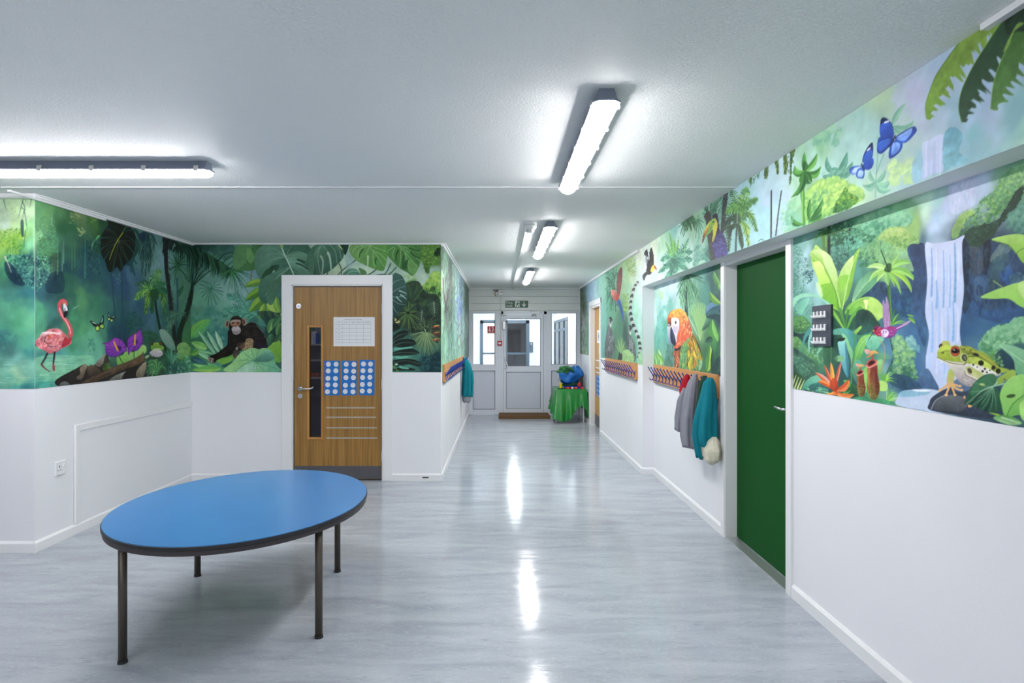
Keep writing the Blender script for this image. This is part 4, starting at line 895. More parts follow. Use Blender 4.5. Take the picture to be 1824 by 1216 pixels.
    def leaf(s, a, b, w, c, c2, vein=None, nv=6, bend=0, dark=None, tex=.10, mid=.42, va=.7, vr=.9):
        a = np.array(a, float); b = np.array(b, float); d = b-a; L = np.linalg.norm(d); t = d/L; n = np.array([-t[1], t[0]])
        def mp(f): return a+d*f+n*bend*4*f*(1-f)
        fs = np.linspace(0, 1, 11); wd = [w*(math.sin(math.pi*f**(math.log(.5)/math.log(mid)))**.75 if 0 < f < 1 else 0) for f in fs]
        M_ = [mp(f) for f in fs]; Lf = [M_[i]+n*wd[i] for i in range(11)]; Rt = [M_[i]-n*wd[i] for i in range(11)]
        if dark: s.fill([p+n*1.2 for p in Lf]+[p-n*1.2 for p in Rt[::-1]], dark, sm=False, tex=0)
        s.fill(Lf+M_[::-1], c, sm=False, tex=tex); s.fill(Rt+M_[::-1], c2, sm=False, tex=tex)
        if vein:
            s.st(M_, vr*1.3, vr*.6, vein, va, sm=False)
            for i in range(nv):
                f = .08+.8*i/nv
                for sd in (1, -1):
                    f2 = min(.97, f+.16); e = mp(f2)+n*sd*w*.88*math.sin(math.pi*f2**(math.log(.5)/math.log(mid)))**.75; s.st([mp(f), (mp(f)+e)/2+t*L*.01, e], vr*.8, vr*.3, vein, va*.7, k=2)
    def monstera(s, a, b, w, c, c2, vein, hole, n=6, bend=0, dark=None, cut=.8, vr=1.2, tex=.12):
        """split leaf: base a, tip b, half width w; slits in colour hole run in from the rim"""
        s.leaf(a, b, w, c, c2, None, bend=bend, dark=dark, tex=tex, mid=.36)
        a = np.array(a, float); b = np.array(b, float); d = b-a; L = np.linalg.norm(d); t = d/L; nn = np.array([-t[1], t[0]])
        def mp(f): return a+d*f+nn*bend*4*f*(1-f)
        def wd(f): return w*math.sin(math.pi*max(0, min(1, f))**(math.log(.5)/math.log(.36)))**.75
        for i in range(n):
            f = .10+.70*i/n
            for sd in (1, -1):
                f2 = min(.95, f+.22); e = mp(f2)+nn*sd*wd(f2); s.st([mp(f), mp(f+.07)+nn*sd*wd(f+.07)*.5, e], vr, vr*.4, vein, .75, k=3)
                f3 = min(.93, f+.27); e2 = mp(f3)+nn*sd*wd(f3)*1.06; st_ = mp(f+.10)+nn*sd*wd(f3)*(1-cut)
                if hole: s.st([st_, (st_+e2)/2-t*L*.012, e2], .5*vr, 2.6*vr, hole, .95, k=3)
        s.st([mp(f) for f in np.linspace(0, .98, 7)], vr*1.6, vr*.6, vein, .95)
    def tuft(s, x, y, n, L, a0, a1, cols, r=2, curl=.3):
        for i in range(n):
            an = a0+(a1-a0)*(i+.5*s.r.rand())/n; l = L*(.7+.4*s.r.rand()); c = cols[s.r.randint(len(cols))]
            e = (x+l*math.cos(an), y-l*math.sin(an)+curl*l*abs(math.cos(an))); mdl = (x+l*.55*math.cos(an), y-l*.6*math.sin(an)); s.st([(x, y), mdl, e], r, r*.2, c, k=3)
    def mesh(s, name, parent, u_list, z_list, off):
        """wall skin at off from the wall carrying the print as point colours"""
        u = np.asarray(u_list); z = np.asarray(z_list); nu, nz = len(u), len(z)
        cx = np.clip((u-s.u0)/s.res, 0, s.w-1.001); cz = np.clip((s.z1-z)/s.res, 0, s.h-1.001); x0 = cx.astype(int); y0 = cz.astype(int); fx = (cx-x0)[None, :, None]; fy = (cz-y0)[:, None, None]
        I = s.img; C_ = (I[y0][:, x0]*(1-fx)+I[y0][:, x0+1]*fx)*(1-fy)+(I[y0+1][:, x0]*(1-fx)+I[y0+1][:, x0+1]*fx)*fy
        g_ = C_.mean(-1, keepdims=True); C_ = np.clip(g_+(C_-g_)*(SAT), 0, 1); lin = np.where(C_ <= .04045, C_/12.92, ((C_+.055)/1.055)**2.4); lin = np.clip(lin*MURAL_GAIN, 0, 1)
        U, Z = np.meshgrid(u, z); co = np.zeros((nz*nu, 3), 'f')
        base = s.c
        if s.axis == 'y': co[:, 0] = U.ravel(); co[:, 1] = base+off
        else: co[:, 0] = base+off; co[:, 1] = U.ravel()
        co[:, 2] = Z.ravel()
        org = np.array([0, 0, 0.]); pr = parent
        while pr is not None: org += np.array(pr.location); pr = pr.parent
        co -= org.astype('f')
        i = np.arange(nz-1)[:, None]*nu+np.arange(nu-1)[None]; q = np.stack([i, i+1, i+nu+1, i+nu], -1).reshape(-1, 4)
        flip = (s.axis == 'y') != (z[1] > z[0])
        if s.axis == 'x': flip = (off > 0) != (z[1] > z[0])
        if flip: q = q[:, ::-1]
        me = bpy.data.meshes.new(name); me.vertices.add(len(co)); me.vertices.foreach_set('co', co.ravel()); nf = len(q)
        me.loops.add(nf*4); me.loops.foreach_set('vertex_index', q.ravel().astype('i')); me.polygons.add(nf); me.polygons.foreach_set('loop_start', np.arange(0, nf*4, 4, dtype='i'))
        me.update(calc_edges=True)
        at = me.color_attributes.new('print', 'FLOAT_COLOR', 'POINT'); at.data.foreach_set('color', np.concatenate([lin.reshape(-1, 3), np.ones((nz*nu, 1))], 1).astype('f').ravel())
        me.materials.append(M['mural']); o = bpy.data.objects.new(name, me); COL.objects.link(o); o.parent = parent
        return o
SAT = .86
MURAL_GAIN = 1.20
def mural_mat():
    m = bpy.data.materials.new('printed_jungle_wallpaper'); m.use_nodes = True; nt = m.node_tree; b = nt.nodes['Principled BSDF']; b.inputs['Roughness'].default_value = .5; setin(b, 'Specular IOR Level', .15)
    at = nt.nodes.new('ShaderNodeAttribute'); at.attribute_name = 'print'; nt.links.new(at.outputs['Color'], b.inputs['Base Color'])
    tc = nt.nodes.new('ShaderNodeTexCoord'); n = nt.nodes.new('ShaderNodeTexNoise'); n.inputs['Scale'].default_value = 140; nt.links.new(tc.outputs['Object'], n.inputs['Vector'])
    bp = nt.nodes.new('ShaderNodeBump'); bp.inputs['Strength'].default_value = .05; bp.inputs['Distance'].default_value = .004; nt.links.new(n.outputs[0], bp.inputs['Height']); nt.links.new(bp.outputs[0], b.inputs['Normal'])
    return m
M['mural'] = mural_mat()
def steps(a, b, d): return np.linspace(a, b, max(2, int(round(abs(b-a)/d))+1))
def ysteps(a, b, k, mn):       # distances growing with the square of the distance, about one print sample per k
    out = [a]
    while out[-1] < b: out.append(out[-1]+max(mn, out[-1]**2*k))
    out[-1] = b; return np.array(out)
# ---------------------------------------------------------------- print 1: waterfall, frog and banana leaves (recessed wall right of the green door)
c = Cv('x', XR, .95, 3.49, ZR, ZS, .0022, 11)
c.wash([(1418, 400, '5f9a88'), (1425, 440, '7fb8ac'), (1440, 470, 'a4cdd4'), (1418, 500, '4f8a78'), (1450, 520, '92c4c4'), (1425, 560, '5aa090'), (1475, 420, '4c8a6a'), (1500, 390, '2c6040'), (1505, 440, '2c5a48'), (1525, 470, '4a8a78'), (1540, 430, '5fa27c'), (1560, 400, '58a070'), (1600, 375, '7ab884'),
        (1585, 430, '7fb468'), (1610, 430, '93bc68'), (1640, 350, 'b2d8c0'), (1650, 400, 'bedcc4'), (1680, 350, 'a4d0cc'), (1690, 400, 'a8c8dc'), (1680, 430, 'b4c8e0'), (1720, 350, 'b8c6e2'), (1710, 400, 'b8cce0'), (1750, 320, 'b4c8e0'), (1790, 310, '82b494'), (1815, 340, '5e9874'), (1800, 400, '5a9070'), (1820, 440, '6a9a84'),
        (1560, 480, '2c5a50'), (1545, 530, '1c3c44'), (1570, 520, '264a66'), (1600, 540, '2c5078'), (1630, 480, '2c4668'), (1640, 540, '34587c'), (1635, 600, '386490'), (1640, 650, '3a6088'), (1600, 620, '4c80a0'), (1610, 670, '3a6484'), (1655, 670, '4a78a0'), (1620, 690, '8ab4d0'), (1650, 705, 'b4c6de'), (1650, 730, 'b8c6de'), (1610, 710, 'a0c4d8'),
        (1730, 460, '2e3c50'), (1740, 520, '2c4460'), (1725, 590, '2f5a88'), (1780, 540, '2a4a78'), (1800, 480, '203c58'), (1790, 580, '346090'), (1815, 590, '3a6a60'), (1760, 620, '3a6a90'), (1750, 640, '4a7a90'), (1790, 680, '203a4c'), (1760, 720, '26384c'),
        (1425, 600, '4a8a68'), (1425, 640, '356450'), (1440, 670, '2e5c4c'), (1425, 690, '3c7050'), (1470, 630, '3f7a58'), (1500, 600, '204a3c'), (1500, 660, '2a5450'), (1520, 690, '2a4a50'), (1560, 600, '3a8a60'), (1560, 700, '4aa060'), (1590, 660, '5fa070'), (1600, 730, '5aa070'), (1900, 300, '6aa884'), (1950, 500, '3c6e60'), (2100, 400, '5a9a80'), (2300, 600, '4a8a68'), (1900, 700, '4a8a50')], 9, 3.4, .09)
c.V(1405, 380, 6.754)
# misty shrub at the far left
c.dabs([(50, 380), (140, 400), (260, 620), (300, 700), (260, 830), (200, 800), (180, 960), (60, 1050)], ['2f5f56', '3f7a68', '6aa690', '88bca8', '4a8474'], 900, 7, .5)
c.dabs([(190, 700), (300, 680), (290, 800), (230, 840), (200, 760)], ['1c4048', '28545a', '3a6c68'], 120, 7, .7)
c.dabs([(60, 1000), (300, 960), (300, 1216), (50, 1216)], ['4a9484', '7ac0a4', '3a7a70', '94d0b8'], 300, 6, .4)
# upper canopies
c.bush([(500, 180), (700, 110), (900, 60), (1100, 20), (1160, 200), (1000, 330), (800, 400), (600, 460), (500, 400)], ['1f4c3c', '2d6a4a', '47906a', '62ac7a', '3f8060', '86c48c'], 700, 15)
c.bush([(850, 60), (1160, -60), (1480, 20), (1450, 150), (1340, 160), (1180, 220), (950, 260)], ['3f8a66', '62ac82', '86c69c', '74b888', '9cd0a0'], 420, 20, '72b488', 9)
c.bush([(1180, 190), (1290, 160), (1380, 190), (1440, 240), (1560, 320), (1570, 400), (1440, 420), (1300, 390), (1160, 400), (1060, 360), (1100, 260)], ['5c9450', '86b45a', 'a6c468', '94ba60', 'b8ce7a'], 520, 17, '8fb862', 9)
c.dabs([(1440, 330), (1575, 330), (1560, 410), (1450, 415)], ['6aa05a', '88b46a', 'a0c480'], 90, 9, .6)
c.bush([(680, 280), (880, 330), (890, 440), (760, 520), (690, 420)], ['3a8066', '5aa884', '7cc4a0', '4f9478'], 220, 15, '5aa484', 7)
c.bush([(520, 380), (690, 380), (720, 520), (640, 700), (520, 640), (500, 480)], ['244c44', '356a58', '4f8c74', '5f9c84'], 300, 13)
c.bush([(890, 390), (1080, 310), (1300, 420), (1300, 600), (960, 640), (860, 640), (850, 500)], ['2f6a48', '4b8a58', '72ac6a', '92c47c', '5f9c64'], 500, 14)
c.fill([(1090, 330), (1230, 370), (1330, 450), (1430, 460), (1490, 600), (1500, 700), (1350, 690), (1220, 650), (1060, 560)], '6cac72', 'a0ce84', a=.65, tex=.22, rough=6)
for p, q in (((730, 120), (740, 300)), ((770, 130), (730, 260)), ((640, 160), (730, 200)), ((720, 380), (730, 520)), ((700, 340), (730, 420)), ((1110, 340), (1115, 440))): c.st([p, q], 3, 2, '16382c', .8, False)
for q in [(700, 490), (760, 300), (780, 340), (690, 300), (740, 180)]: c.dabs([(q[0]-30, q[1]-30), (q[0]+30, q[1]-30), (q[0]+30, q[1]+30), (q[0]-30, q[1]+30)], ['143026', '1c4032'], 26, 5, .8)
# banana plant crown behind, dark trunk
c.st([(485, 150), (488, 330), (487, 530)], 17, 16, '14281c'); c.st([(478, 150), (480, 300)], 4, 3, '3a6a48')
c.st([(430, 260), (435, 350), (440, 500)], 30, 26, '4c7c34'); c.st([(450, 280), (452, 400)], 6, 5, '8ab04a', .8)
for p in ([(480, 230), (560, 160), (650, 180)], [(490, 240), (600, 270), (650, 370)], [(470, 240), (380, 240), (320, 330)], [(470, 220), (400, 200), (330, 200)], [(500, 260), (640, 200), (740, 240)]): c.st(p, 14, 3, '24502c'); c.st(p, 4, 1, '4f8a3c', .8)
c.st([(400, 260), (340, 280), (310, 350)], 9, 2, '6fae3e')
# cliffs
c.fill([(1440, 400), (1560, 390), (1640, 400), (1660, 900), (1640, 1250), (1500, 1216), (1560, 900), (1500, 650), (1440, 500)], '2b4266', '2f5a80', tex=.28)
c.fill([(1560, 400), (1620, 400), (1610, 700), (1590, 800)], '1e2c4a', tex=.2); c.fill([(1460, 420), (1540, 400), (1570, 800), (1520, 700)], '3c4468', a=.6, tex=.2)
c.fill([(900, 900), (1130, 820), (1200, 900), (1480, 900), (1620, 860), (1620, 1230), (1200, 1216), (950, 1050)], '1f4060', '2a5480', a=.8, tex=.3)
c.dabs([(1000, 850), (1180, 830), (1190, 1050), (1000, 1000)], ['14283c', '2a3c58', '34506c'], 60, 16, .5, 60, 1.57)
c.dabs([(1220, 900), (1600, 850), (1620, 1216), (1250, 1216)], ['1e3c60', '2a5078', '366488', '2a5a6c'], 120, 18, .45, 60, 1.5)
# big banana leaf 1
A = [(255, 480), (300, 430), (330, 380), (400, 440), (500, 510), (550, 620), (590, 740), (600, 900), (640, 1100), (650, 1216), (590, 1200), (500, 1080), (410, 1020), (380, 900), (340, 760), (290, 640), (270, 540)]
c.fill(A, 'b6dc62', '5fa62c', ((350, 430), (560, 1180)), tex=.12)
c.fill([(255, 480), (330, 440), (400, 445), (440, 600), (380, 560), (300, 590), (275, 550)], 'c6de8c', '7cb82c', ((330, 430), (300, 590)), tex=.05)
c.fill([(395, 450), (500, 510), (550, 620), (590, 740), (600, 900), (610, 960), (520, 800), (440, 640)], 'cfe49a', 'a2cc66', tex=.06)
c.fill([(300, 600), (400, 590), (440, 700), (500, 840), (380, 870), (345, 760)], 'd2e87c', 'a8d64e', tex=.05)
c.fill([(380, 870), (500, 850), (560, 1000), (590, 1180), (500, 1080), (400, 1010), (420, 930)], '7cc02c', '6ab030', tex=.08)
c.fill([(330, 840), (380, 860), (415, 1000), (370, 990)], 'c0e49a', a=.8)
c.st([(270, 475), (400, 590), (500, 760), (590, 960), (640, 1216)], 4, 8, 'a8d460'); c.st([(280, 480), (405, 600), (495, 770), (580, 980), (610, 1216)], 2, 4, '3f7c28', .7)
for i in range(9): f = i/9; x, y = 300+330*f**.8, 520+640*f; c.st([(x, y), (x-70, y+30), (x-110, y+50)], 1.5, 1, '5fa030', .35)
# leaf 2
c.fill([(860, 420), (820, 480), (740, 540), (660, 640), (610, 740), (590, 850), (600, 960), (640, 1120), (690, 1060), (750, 900), (790, 700), (820, 580)], 'd4e894', '6cb236', ((780, 500), (650, 1100)), tex=.1)
c.fill([(860, 420), (790, 500), (770, 640), (720, 800), (700, 1050), (760, 880), (795, 700), (830, 540)], '8cc43c', '6fae38', tex=.06)
c.fill([(600, 780), (720, 740), (740, 820), (700, 850), (610, 950)], '86c83c', tex=.06); c.st([(855, 430), (780, 600), (715, 820), (650, 1150)], 3, 6, 'b8dc78')
# leaf 3 (grey green) and arching leaf 4
c.fill([(1010, 690), (900, 760), (820, 860), (780, 980), (770, 1080), (880, 1000), (980, 920), (1080, 810), (1140, 740), (1100, 690)], '5c9c6c', '7cb488', tex=.14); c.st([(1080, 710), (900, 880), (780, 1060)], 2.5, 4, 'a8d0a0', .8); c.fill([(1080, 720), (1120, 740), (960, 930), (790, 1060), (900, 900)], '4a8a5c', a=.6)
c.fill([(680, 1216), (700, 1130), (780, 1060), (900, 1010), (1000, 1008), (1080, 1050), (1130, 1120), (1135, 1230), (1060, 1300), (990, 1230), (920, 1180), (860, 1160), (780, 1216)], '5faa34', 'a6d45c', ((700, 1200), (1080, 1060)), tex=.08)
c.fill([(900, 1050), (940, 1040), (960, 1060), (930, 1180), (920, 1100)], 'e0ec94'); c.fill([(1000, 1010), (1130, 1110), (1135, 1230), (1060, 1290), (1010, 1210), (960, 1080)], 'b6dc68', 'a0d058', tex=.05); c.st([(690, 1190), (790, 1070), (900, 1020), (1000, 1012)], 3, 3, 'a8d478')
c.fill([(500, 1090), (560, 1130), (640, 1216), (640, 1300), (560, 1216), (510, 1180)], '8cc84a')
c.fill([(40, 1040), (160, 970), (300, 970), (420, 1030), (500, 1090), (470, 1100), (360, 1020), (240, 1000), (120, 1040), (60, 1130)], '8cd0ac', tex=.1); c.fill([(80, 1130), (200, 1030), (260, 1030), (180, 1180), (150, 1216)], '74c4a0', a=.7)
# little bright palm on the thin trunk
c.st([(1212, 800), (1215, 1000), (1240, 1216)], 12, 15, '3c6c2c'); c.st([(1222, 900), (1240, 1216)], 4, 5, '6fa638', .8)
c.st([(1115, 440), (1160, 560), (1200, 660)], 5, 7, '1e3c2c')
for b_, w_, bd, ca, cb in (((940, 655), 34, 40, 'a8d874', 'c0e08c'), ((965, 835), 30, 48, 'a4d46a', '8cc85a'), ((1060, 835), 24, 26, '96cc5c', 'b0d878'), ((1205, 875), 32, 14, '8cc868', '6fb058'), ((1280, 890), 15, -8, '92cc4c', '7cb844'), ((1355, 990), 17, -26, '92cc48', '7aba3e'), ((1490, 975), 30, -66, 'a4d244', '86c23c'), ((1480, 600), 40, -52, '9cd468', '7cbc50'), ((1550, 850), 40, -70, '98d05c', '76b64a'), ((1340, 480), 20, -10, '9ccc6c', '86ba58')):
    c.leaf((1200, 690), b_, w_, ca, cb, '4f8a30', 0, bd, tex=.05, va=.4)
c.fill([(1170, 640), (1200, 600), (1240, 620), (1230, 700), (1190, 710), (1150, 690)], '1f4a24', a=.8)
for k in range(8): an = k*.8; c.st([(1198, 690), (1198+60*math.cos(an), 690+46*math.sin(an))], 5, 1, '1f4a24', .7)
# lower half: moss rocks, agave leaves
c.V(1405, 550, 6.754)
c.fill([(45, 110), (150, 85), (210, 110), (270, 200), (200, 280), (60, 270), (45, 200)], '4c8c4c', '2f6238', tex=.3); c.dabs([(50, 110), (150, 90), (260, 190), (200, 260), (60, 220)], ['5f9c50', '7ab45c', '8cc06a', '3c7444'], 240, 6, .5)
c.fill([(45, 280), (140, 300), (230, 290), (240, 380), (150, 420), (45, 350)], '1c3a38', tex=.3)
c.fill([(45, 350), (110, 340), (200, 440), (320, 560), (420, 680), (300, 720), (160, 600), (60, 560), (45, 450)], '56904c', '3a6e50', tex=.3); c.dabs([(50, 350), (110, 340), (300, 540), (400, 660), (200, 560), (60, 480)], ['6aa658', '84b868', '9ccc84', '4c8450'], 330, 6, .5)
c.fill([(45, 480), (150, 520), (300, 640), (330, 760), (250, 830), (120, 760), (45, 740)], '2c5448', '3c6c52', tex=.4); c.dabs([(50, 540), (300, 660), (300, 780), (60, 720)], ['3c6e54', '4f8462', '24443c', '6a9c74'], 200, 9, .5, 20, .6)
c.dabs([(240, 470), (420, 450), (430, 660), (330, 620)], ['7cb878', '98cc90', '5c9c60', '3f7c4c'], 220, 7, .6)
for p, w_, col in (([(280, 240), (200, 340), (160, 520)], 34, '3f8c86'), ([(300, 260), (250, 380), (250, 540)], 22, '7cbcb4'), ([(330, 300), (320, 420), (310, 520)], 22, '3a6a50'), ([(400, 430), (370, 500), (340, 560)], 26, '74b89c')): c.st(p, w_, 3, col)
c.fill([(500, 0), (640, 60), (660, 220), (700, 230), (760, 120), (900, 0), (960, 60), (800, 250), (560, 240), (500, 160)], '1d4a34', a=.75, tex=.2)
for p, w_, col in (([(510, 0), (600, 130), (680, 260)], 24, '7cc04a'), ([(620, 0), (660, 130), (690, 260)], 16, '4c9038'), ([(860, 0), (770, 90), (700, 260)], 32, '5aa63c'), ([(720, 20), (700, 120), (692, 250)], 16, '3c7c34')): c.st(p, w_, 6, col)
c.fill([(920, 0), (1130, 0), (1130, 110), (1040, 80), (960, 30)], 'a4d458', 'b8dc70', tex=.05)
c.fill([(820, 40), (960, 20), (1060, 130), (1100, 220), (940, 300), (820, 300)], '16342c', '26504c', a=.85, tex=.3)
# blue-green arching leaves
c.fill([(510, 280), (580, 240), (680, 235), (760, 270), (810, 330), (820, 440), (790, 620), (760, 760), (740, 760), (780, 560), (700, 380), (640, 320), (540, 310)], '5cac94', '2c7a80', ((600, 240), (780, 640)), tex=.12)
c.fill([(640, 300), (700, 340), (740, 440), (775, 520), (770, 640), (740, 860), (755, 640), (690, 440)], '84c88c', '5ca064', tex=.08)
c.fill([(700, 240), (770, 275), (812, 340), (818, 430), (800, 480), (770, 380)], '3a8c8c', a=.8)
c.fill([(595, 400), (680, 390), (700, 460), (720, 620), (715, 830), (640, 680), (610, 520)], '86ccc4', '3f8c9c', tex=.1); c.fill([(680, 400), (710, 500), (725, 700), (715, 830), (690, 620)], '2c6c84', a=.8); c.fill([(595, 360), (680, 350), (660, 385), (600, 390)], '14241c')
c.fill([(820, 440), (880, 340), (980, 310), (1010, 320), (930, 440), (870, 590), (790, 640), (790, 520)], '8ccc5c', '4f9a48', tex=.12); c.st([(800, 620), (870, 430), (990, 320)], 2, 3, 'b4e088', .8)
c.fill([(940, 350), (1050, 320), (1150, 360), (1110, 420), (1050, 500), (960, 480), (930, 420)], '7cc89c', '5cb494', tex=.1); c.st([(960, 420), (975, 390), (1000, 395), (995, 425), (975, 425)], 3, 2, '4a9470')
c.fill([(790, 280), (860, 210), (880, 230), (820, 300), (800, 330)], '86c048'); c.st([(795, 300), (800, 420), (770, 700), (755, 940)], 12, 8, '3f8c50'); c.st([(515, 420), (512, 600), (505, 700)], 9, 2, '5ca44c')
c.ell(610, 600, 60, 38, '72b074', .1); c.fill([(420, 490), (520, 480), (590, 560), (560, 700), (440, 700)], '2c5c3c', a=.6)
c.fill([(800, 620), (880, 640), (920, 760), (900, 860), (820, 900), (770, 760)], '5cb488', '3a8c64', a=.85, tex=.15)
c.fill([(900, 740), (960, 720), (960, 940), (910, 1000)], '7cc45c'); c.fill([(1060, 640), (1120, 610), (1140, 680), (1100, 800), (1060, 760)], '8cc87c', '6cac5c')
# right shrubs
c.st([(1230, 360), (1260, 520), (1270, 560), (1240, 660), (1180, 780)], 8, 5, '1e4430'); c.st([(1300, 400), (1275, 470), (1262, 540)], 4, 4, '1e4430')
c.bush([(1240, 360), (1330, 300), (1420, 400), (1530, 520), (1500, 640), (1540, 760), (1560, 860), (1470, 900), (1320, 840), (1200, 760), (1280, 620)], ['2f6450', '4c8c5c', '6cac6c', '8cc070', 'a0cc84', '5fa07c'], 900, 18)
c.bush([(1400, 350), (1490, 330), (1560, 440), (1570, 520), (1480, 480)], ['5c98a0', '74b0ac', '8cc4b4'], 160, 18)
c.fill([(1290, 780), (1500, 860), (1560, 930), (1480, 980), (1280, 940), (1200, 860)], '264c60', a=.7, tex=.3)
c.tuft(1240, 190, 11, 190, .15, 2.6, ['3c8438', '5ca83c', '7cc04a', '2c6c30'], 10, .25); c.leaf((1440, 100), (1560, 190), 20, '7cc048', '5c9c3c')
c.leaf((1420, 70), (1530, 100), 10, '86c84c', '6cb040')
c.tuft(1160, 880, 13, 150, .1, 2.5, ['8ccc48', 'a8dc60', '5ca83c', '3f8c38'], 9, .3)
c.fill([(1095, 870), (1180, 890), (1190, 980), (1090, 980)], 'b0dc6c', tex=.06)
c.tuft(1230, 1080, 15, 150, -.2, 2.4, ['6cb078', '8cc8a8', 'b0d4cc', '4c9c50'], 7, .3); c.tuft(1180, 1110, 12, 210, -.3, 1.6, ['7cc048', '9cd460', '5ca848'], 6, .25)
c.fill([(1390, 985), (1640, 985), (1640, 1060), (1450, 1050)], '74b4cc', 'b0c8dc', tex=.1); c.fill([(1500, 965), (1640, 975), (1640, 995), (1520, 990)], 'd4e0ee')
c.tuft(1330, 1080, 7, 110, .0, .7, ['8ccc70', 'a8d888'], 5, .1)
# ferns bottom left
c.fill([(45, 760), (170, 820), (180, 930), (120, 960), (45, 960)], '2c5430', tex=.2)
for i in range(6): x = 60+i*34; c.st([(x-20, 955+i*2), (x+30, 800+i*18+(i > 3)*30)], 9, 3, 'c8d884' if i % 2 else 'd8e098', .95, False)
c.fill([(160, 960), (220, 860), (330, 800), (430, 830), (440, 920), (300, 960), (200, 975)], '6cbc98', '3f8c78', tex=.15); c.fill([(300, 900), (480, 880), (500, 1010), (300, 990), (240, 940)], '2c7068', '1f5050', a=.85, tex=.3)
c.dabs([(160, 960), (460, 940), (480, 1020), (200, 980)], ['5cac90', '2c6c5c', '8cc88c', '1f4c48'], 120, 8, .7, 30, .3)
c.fill([(590, 960), (780, 900), (830, 1060), (740, 1060), (600, 1030)], '2c6c38', '1f4c30', tex=.3); c.tuft(680, 1060, 9, 110, .3, 2.6, ['4c9c44', '6cb84c', '2f6c34'], 7, .2); c.fill([(660, 860), (740, 870), (740, 940), (700, 920)], '5cac4c')
c.fill([(820, 1060), (1100, 1080), (1340, 1160), (820, 1100)], '3f9464', tex=.2)
# bromeliad
O = ['c8441e', 'e0602a', 'ee8438', 'f2a030']
for tip, w_, a_, b_ in (((430, 670), 20, 'd86a48', 'b84424'), ((320, 765), 30, 'd89484', 'd8582c'), ((345, 870), 28, 'ea8434', 'c84a1c'), ((510, 640), 24, 'f4b03c', 'e48a34'), ((630, 640), 20, 'e07a5c', 'c84a2c'), ((730, 850), 40, 'e8743c', 'cc4c20'), ((795, 1030), 34, 'f0984c', 'dc6a2c'), ((455, 1020), 26, 'f0a040', 'e07a30'), ((580, 1040), 30, 'e86c34', 'd05020')):
    bd = {(320, 765): 20, (345, 870): 22, (730, 850): 44, (795, 1030): 46, (455, 1020): -34}.get(tip, 0)
    c.leaf((550, 985), tip, w_, a_, b_, 'f0a868', 0, bd, tex=.06, mid=.55, va=.5)
c.fill([(500, 880), (545, 830), (590, 880), (590, 980), (545, 995), (500, 940)], 'cc3814', 'a82410', a=.8)
# pitcher plants
c.st([(1110, 390), (1160, 470), (1150, 620), (1100, 770)], 5, 5, 'a88c6c'); c.st([(780, 590), (775, 700), (830, 860)], 3, 3, '7c5c44')
for k, (px_, py_, s_) in enumerate(((1015, 660, 1.0), (872, 772, .66))):
    def T_(pts): return [(px_+x*s_, py_+y*s_) for x, y in pts]
    c.fill(T_([(-58, 20), (-68, 180), (-70, 300), (-40, 400), (10, 436), (60, 400), (84, 280), (60, 140), (44, 10)]), '8c2c28', '6c6428', tex=.25)
    c.fill(T_([(-58, 20), (-68, 180), (-70, 300), (-40, 400), (-20, 420), (-30, 300), (-36, 150), (-30, 30)]), 'c0783c', '86803c', a=.8, tex=.4); c.fill(T_([(30, 60), (60, 180), (76, 290), (50, 380), (30, 300)]), '5a1418', a=.6)
    c.dabs(T_([(-50, 200), (60, 200), (50, 400), (-30, 400)]), ['7c7430', '8c8c3c', '6a3420'], 60, 7, .4)
    c.fill(T_([(-80, 20), (-60, -30), (0, -55), (50, -30), (48, 0), (-20, 40), (-60, 50)]), 'cc5444', 'a83030'); c.fill(T_([(-58, 10), (-30, -30), (10, -36), (26, -14), (-30, 20)]), '2c1014')
    c.st(T_([(-78, 22), (-50, 44), (-10, 34), (46, 0), (52, -28)]), 8*s_, 6*s_, 'e08c7c')
    c.st(T_([(-4, -50), (0, -90), (-12, -110)]), 10*s_, 5*s_, 'b03c34'); c.fill(T_([(-80, -75), (-40, -110), (-30, -150), (30, -155), (72, -118), (20, -120), (-20, -95), (-60, -70)]), 'e8b45c', 'c8703c'); c.fill(T_([(-100, -170), (-50, -170), (-20, -150), (-60, -110), (-90, -130)]), 'd0988c')
# hummingbird
c.V(1405, 380, 6.754)
c.fill([(1135, 1180), (1130, 1080), (1145, 1040), (1165, 1090), (1175, 1000), (1205, 1080), (1215, 1180), (1225, 1290), (1210, 1390), (1150, 1380)], '9c86b0', '8a4c8c', tex=.1)
for i in range(7): x = 1150+i*11; c.st([(x+10, 1370), (x+4, 1230), (x-2, 1060+abs(3-i)*22)], 2.6, 1, 'ece4ee', .9); c.st([(x+14, 1370), (x+10, 1230), (x+5, 1080+abs(3-i)*22)], 1.6, 1, '5c3a6c', .9)
c.V(1405, 550, 6.754)
c.fill([(1270, 230), (1340, 200), (1465, 140), (1440, 180), (1320, 255), (1290, 275)], '7c2c80', 'b08cb4', ((1290, 240), (1450, 150)), tex=.1); c.st([(1290, 240), (1380, 200), (1460, 145)], 4, 2, 'e4dcf0'); c.st([(1300, 255), (1400, 205)], 4, 2, '5a2a90')
c.fill([(1020, 250), (1045, 210), (1080, 210), (1150, 230), (1230, 210), (1300, 240), (1290, 300), (1230, 350), (1150, 350), (1060, 310), (1015, 300)], '9c2c70', '7a3084', tex=.25)
c.fill([(1050, 240), (1120, 240), (1130, 300), (1090, 335), (1040, 300)], 'b81c40', tex=.3); c.fill([(1120, 255), (1180, 250), (1210, 300), (1170, 345), (1120, 330)], 'dcd4ec', tex=.15); c.dabs([(1060, 220), (1280, 220), (1270, 330), (1080, 320)], ['e090c4', 'c81c58', '7a2490', 'f0b0d8', '5a2480'], 90, 5, .7, 8, .5)
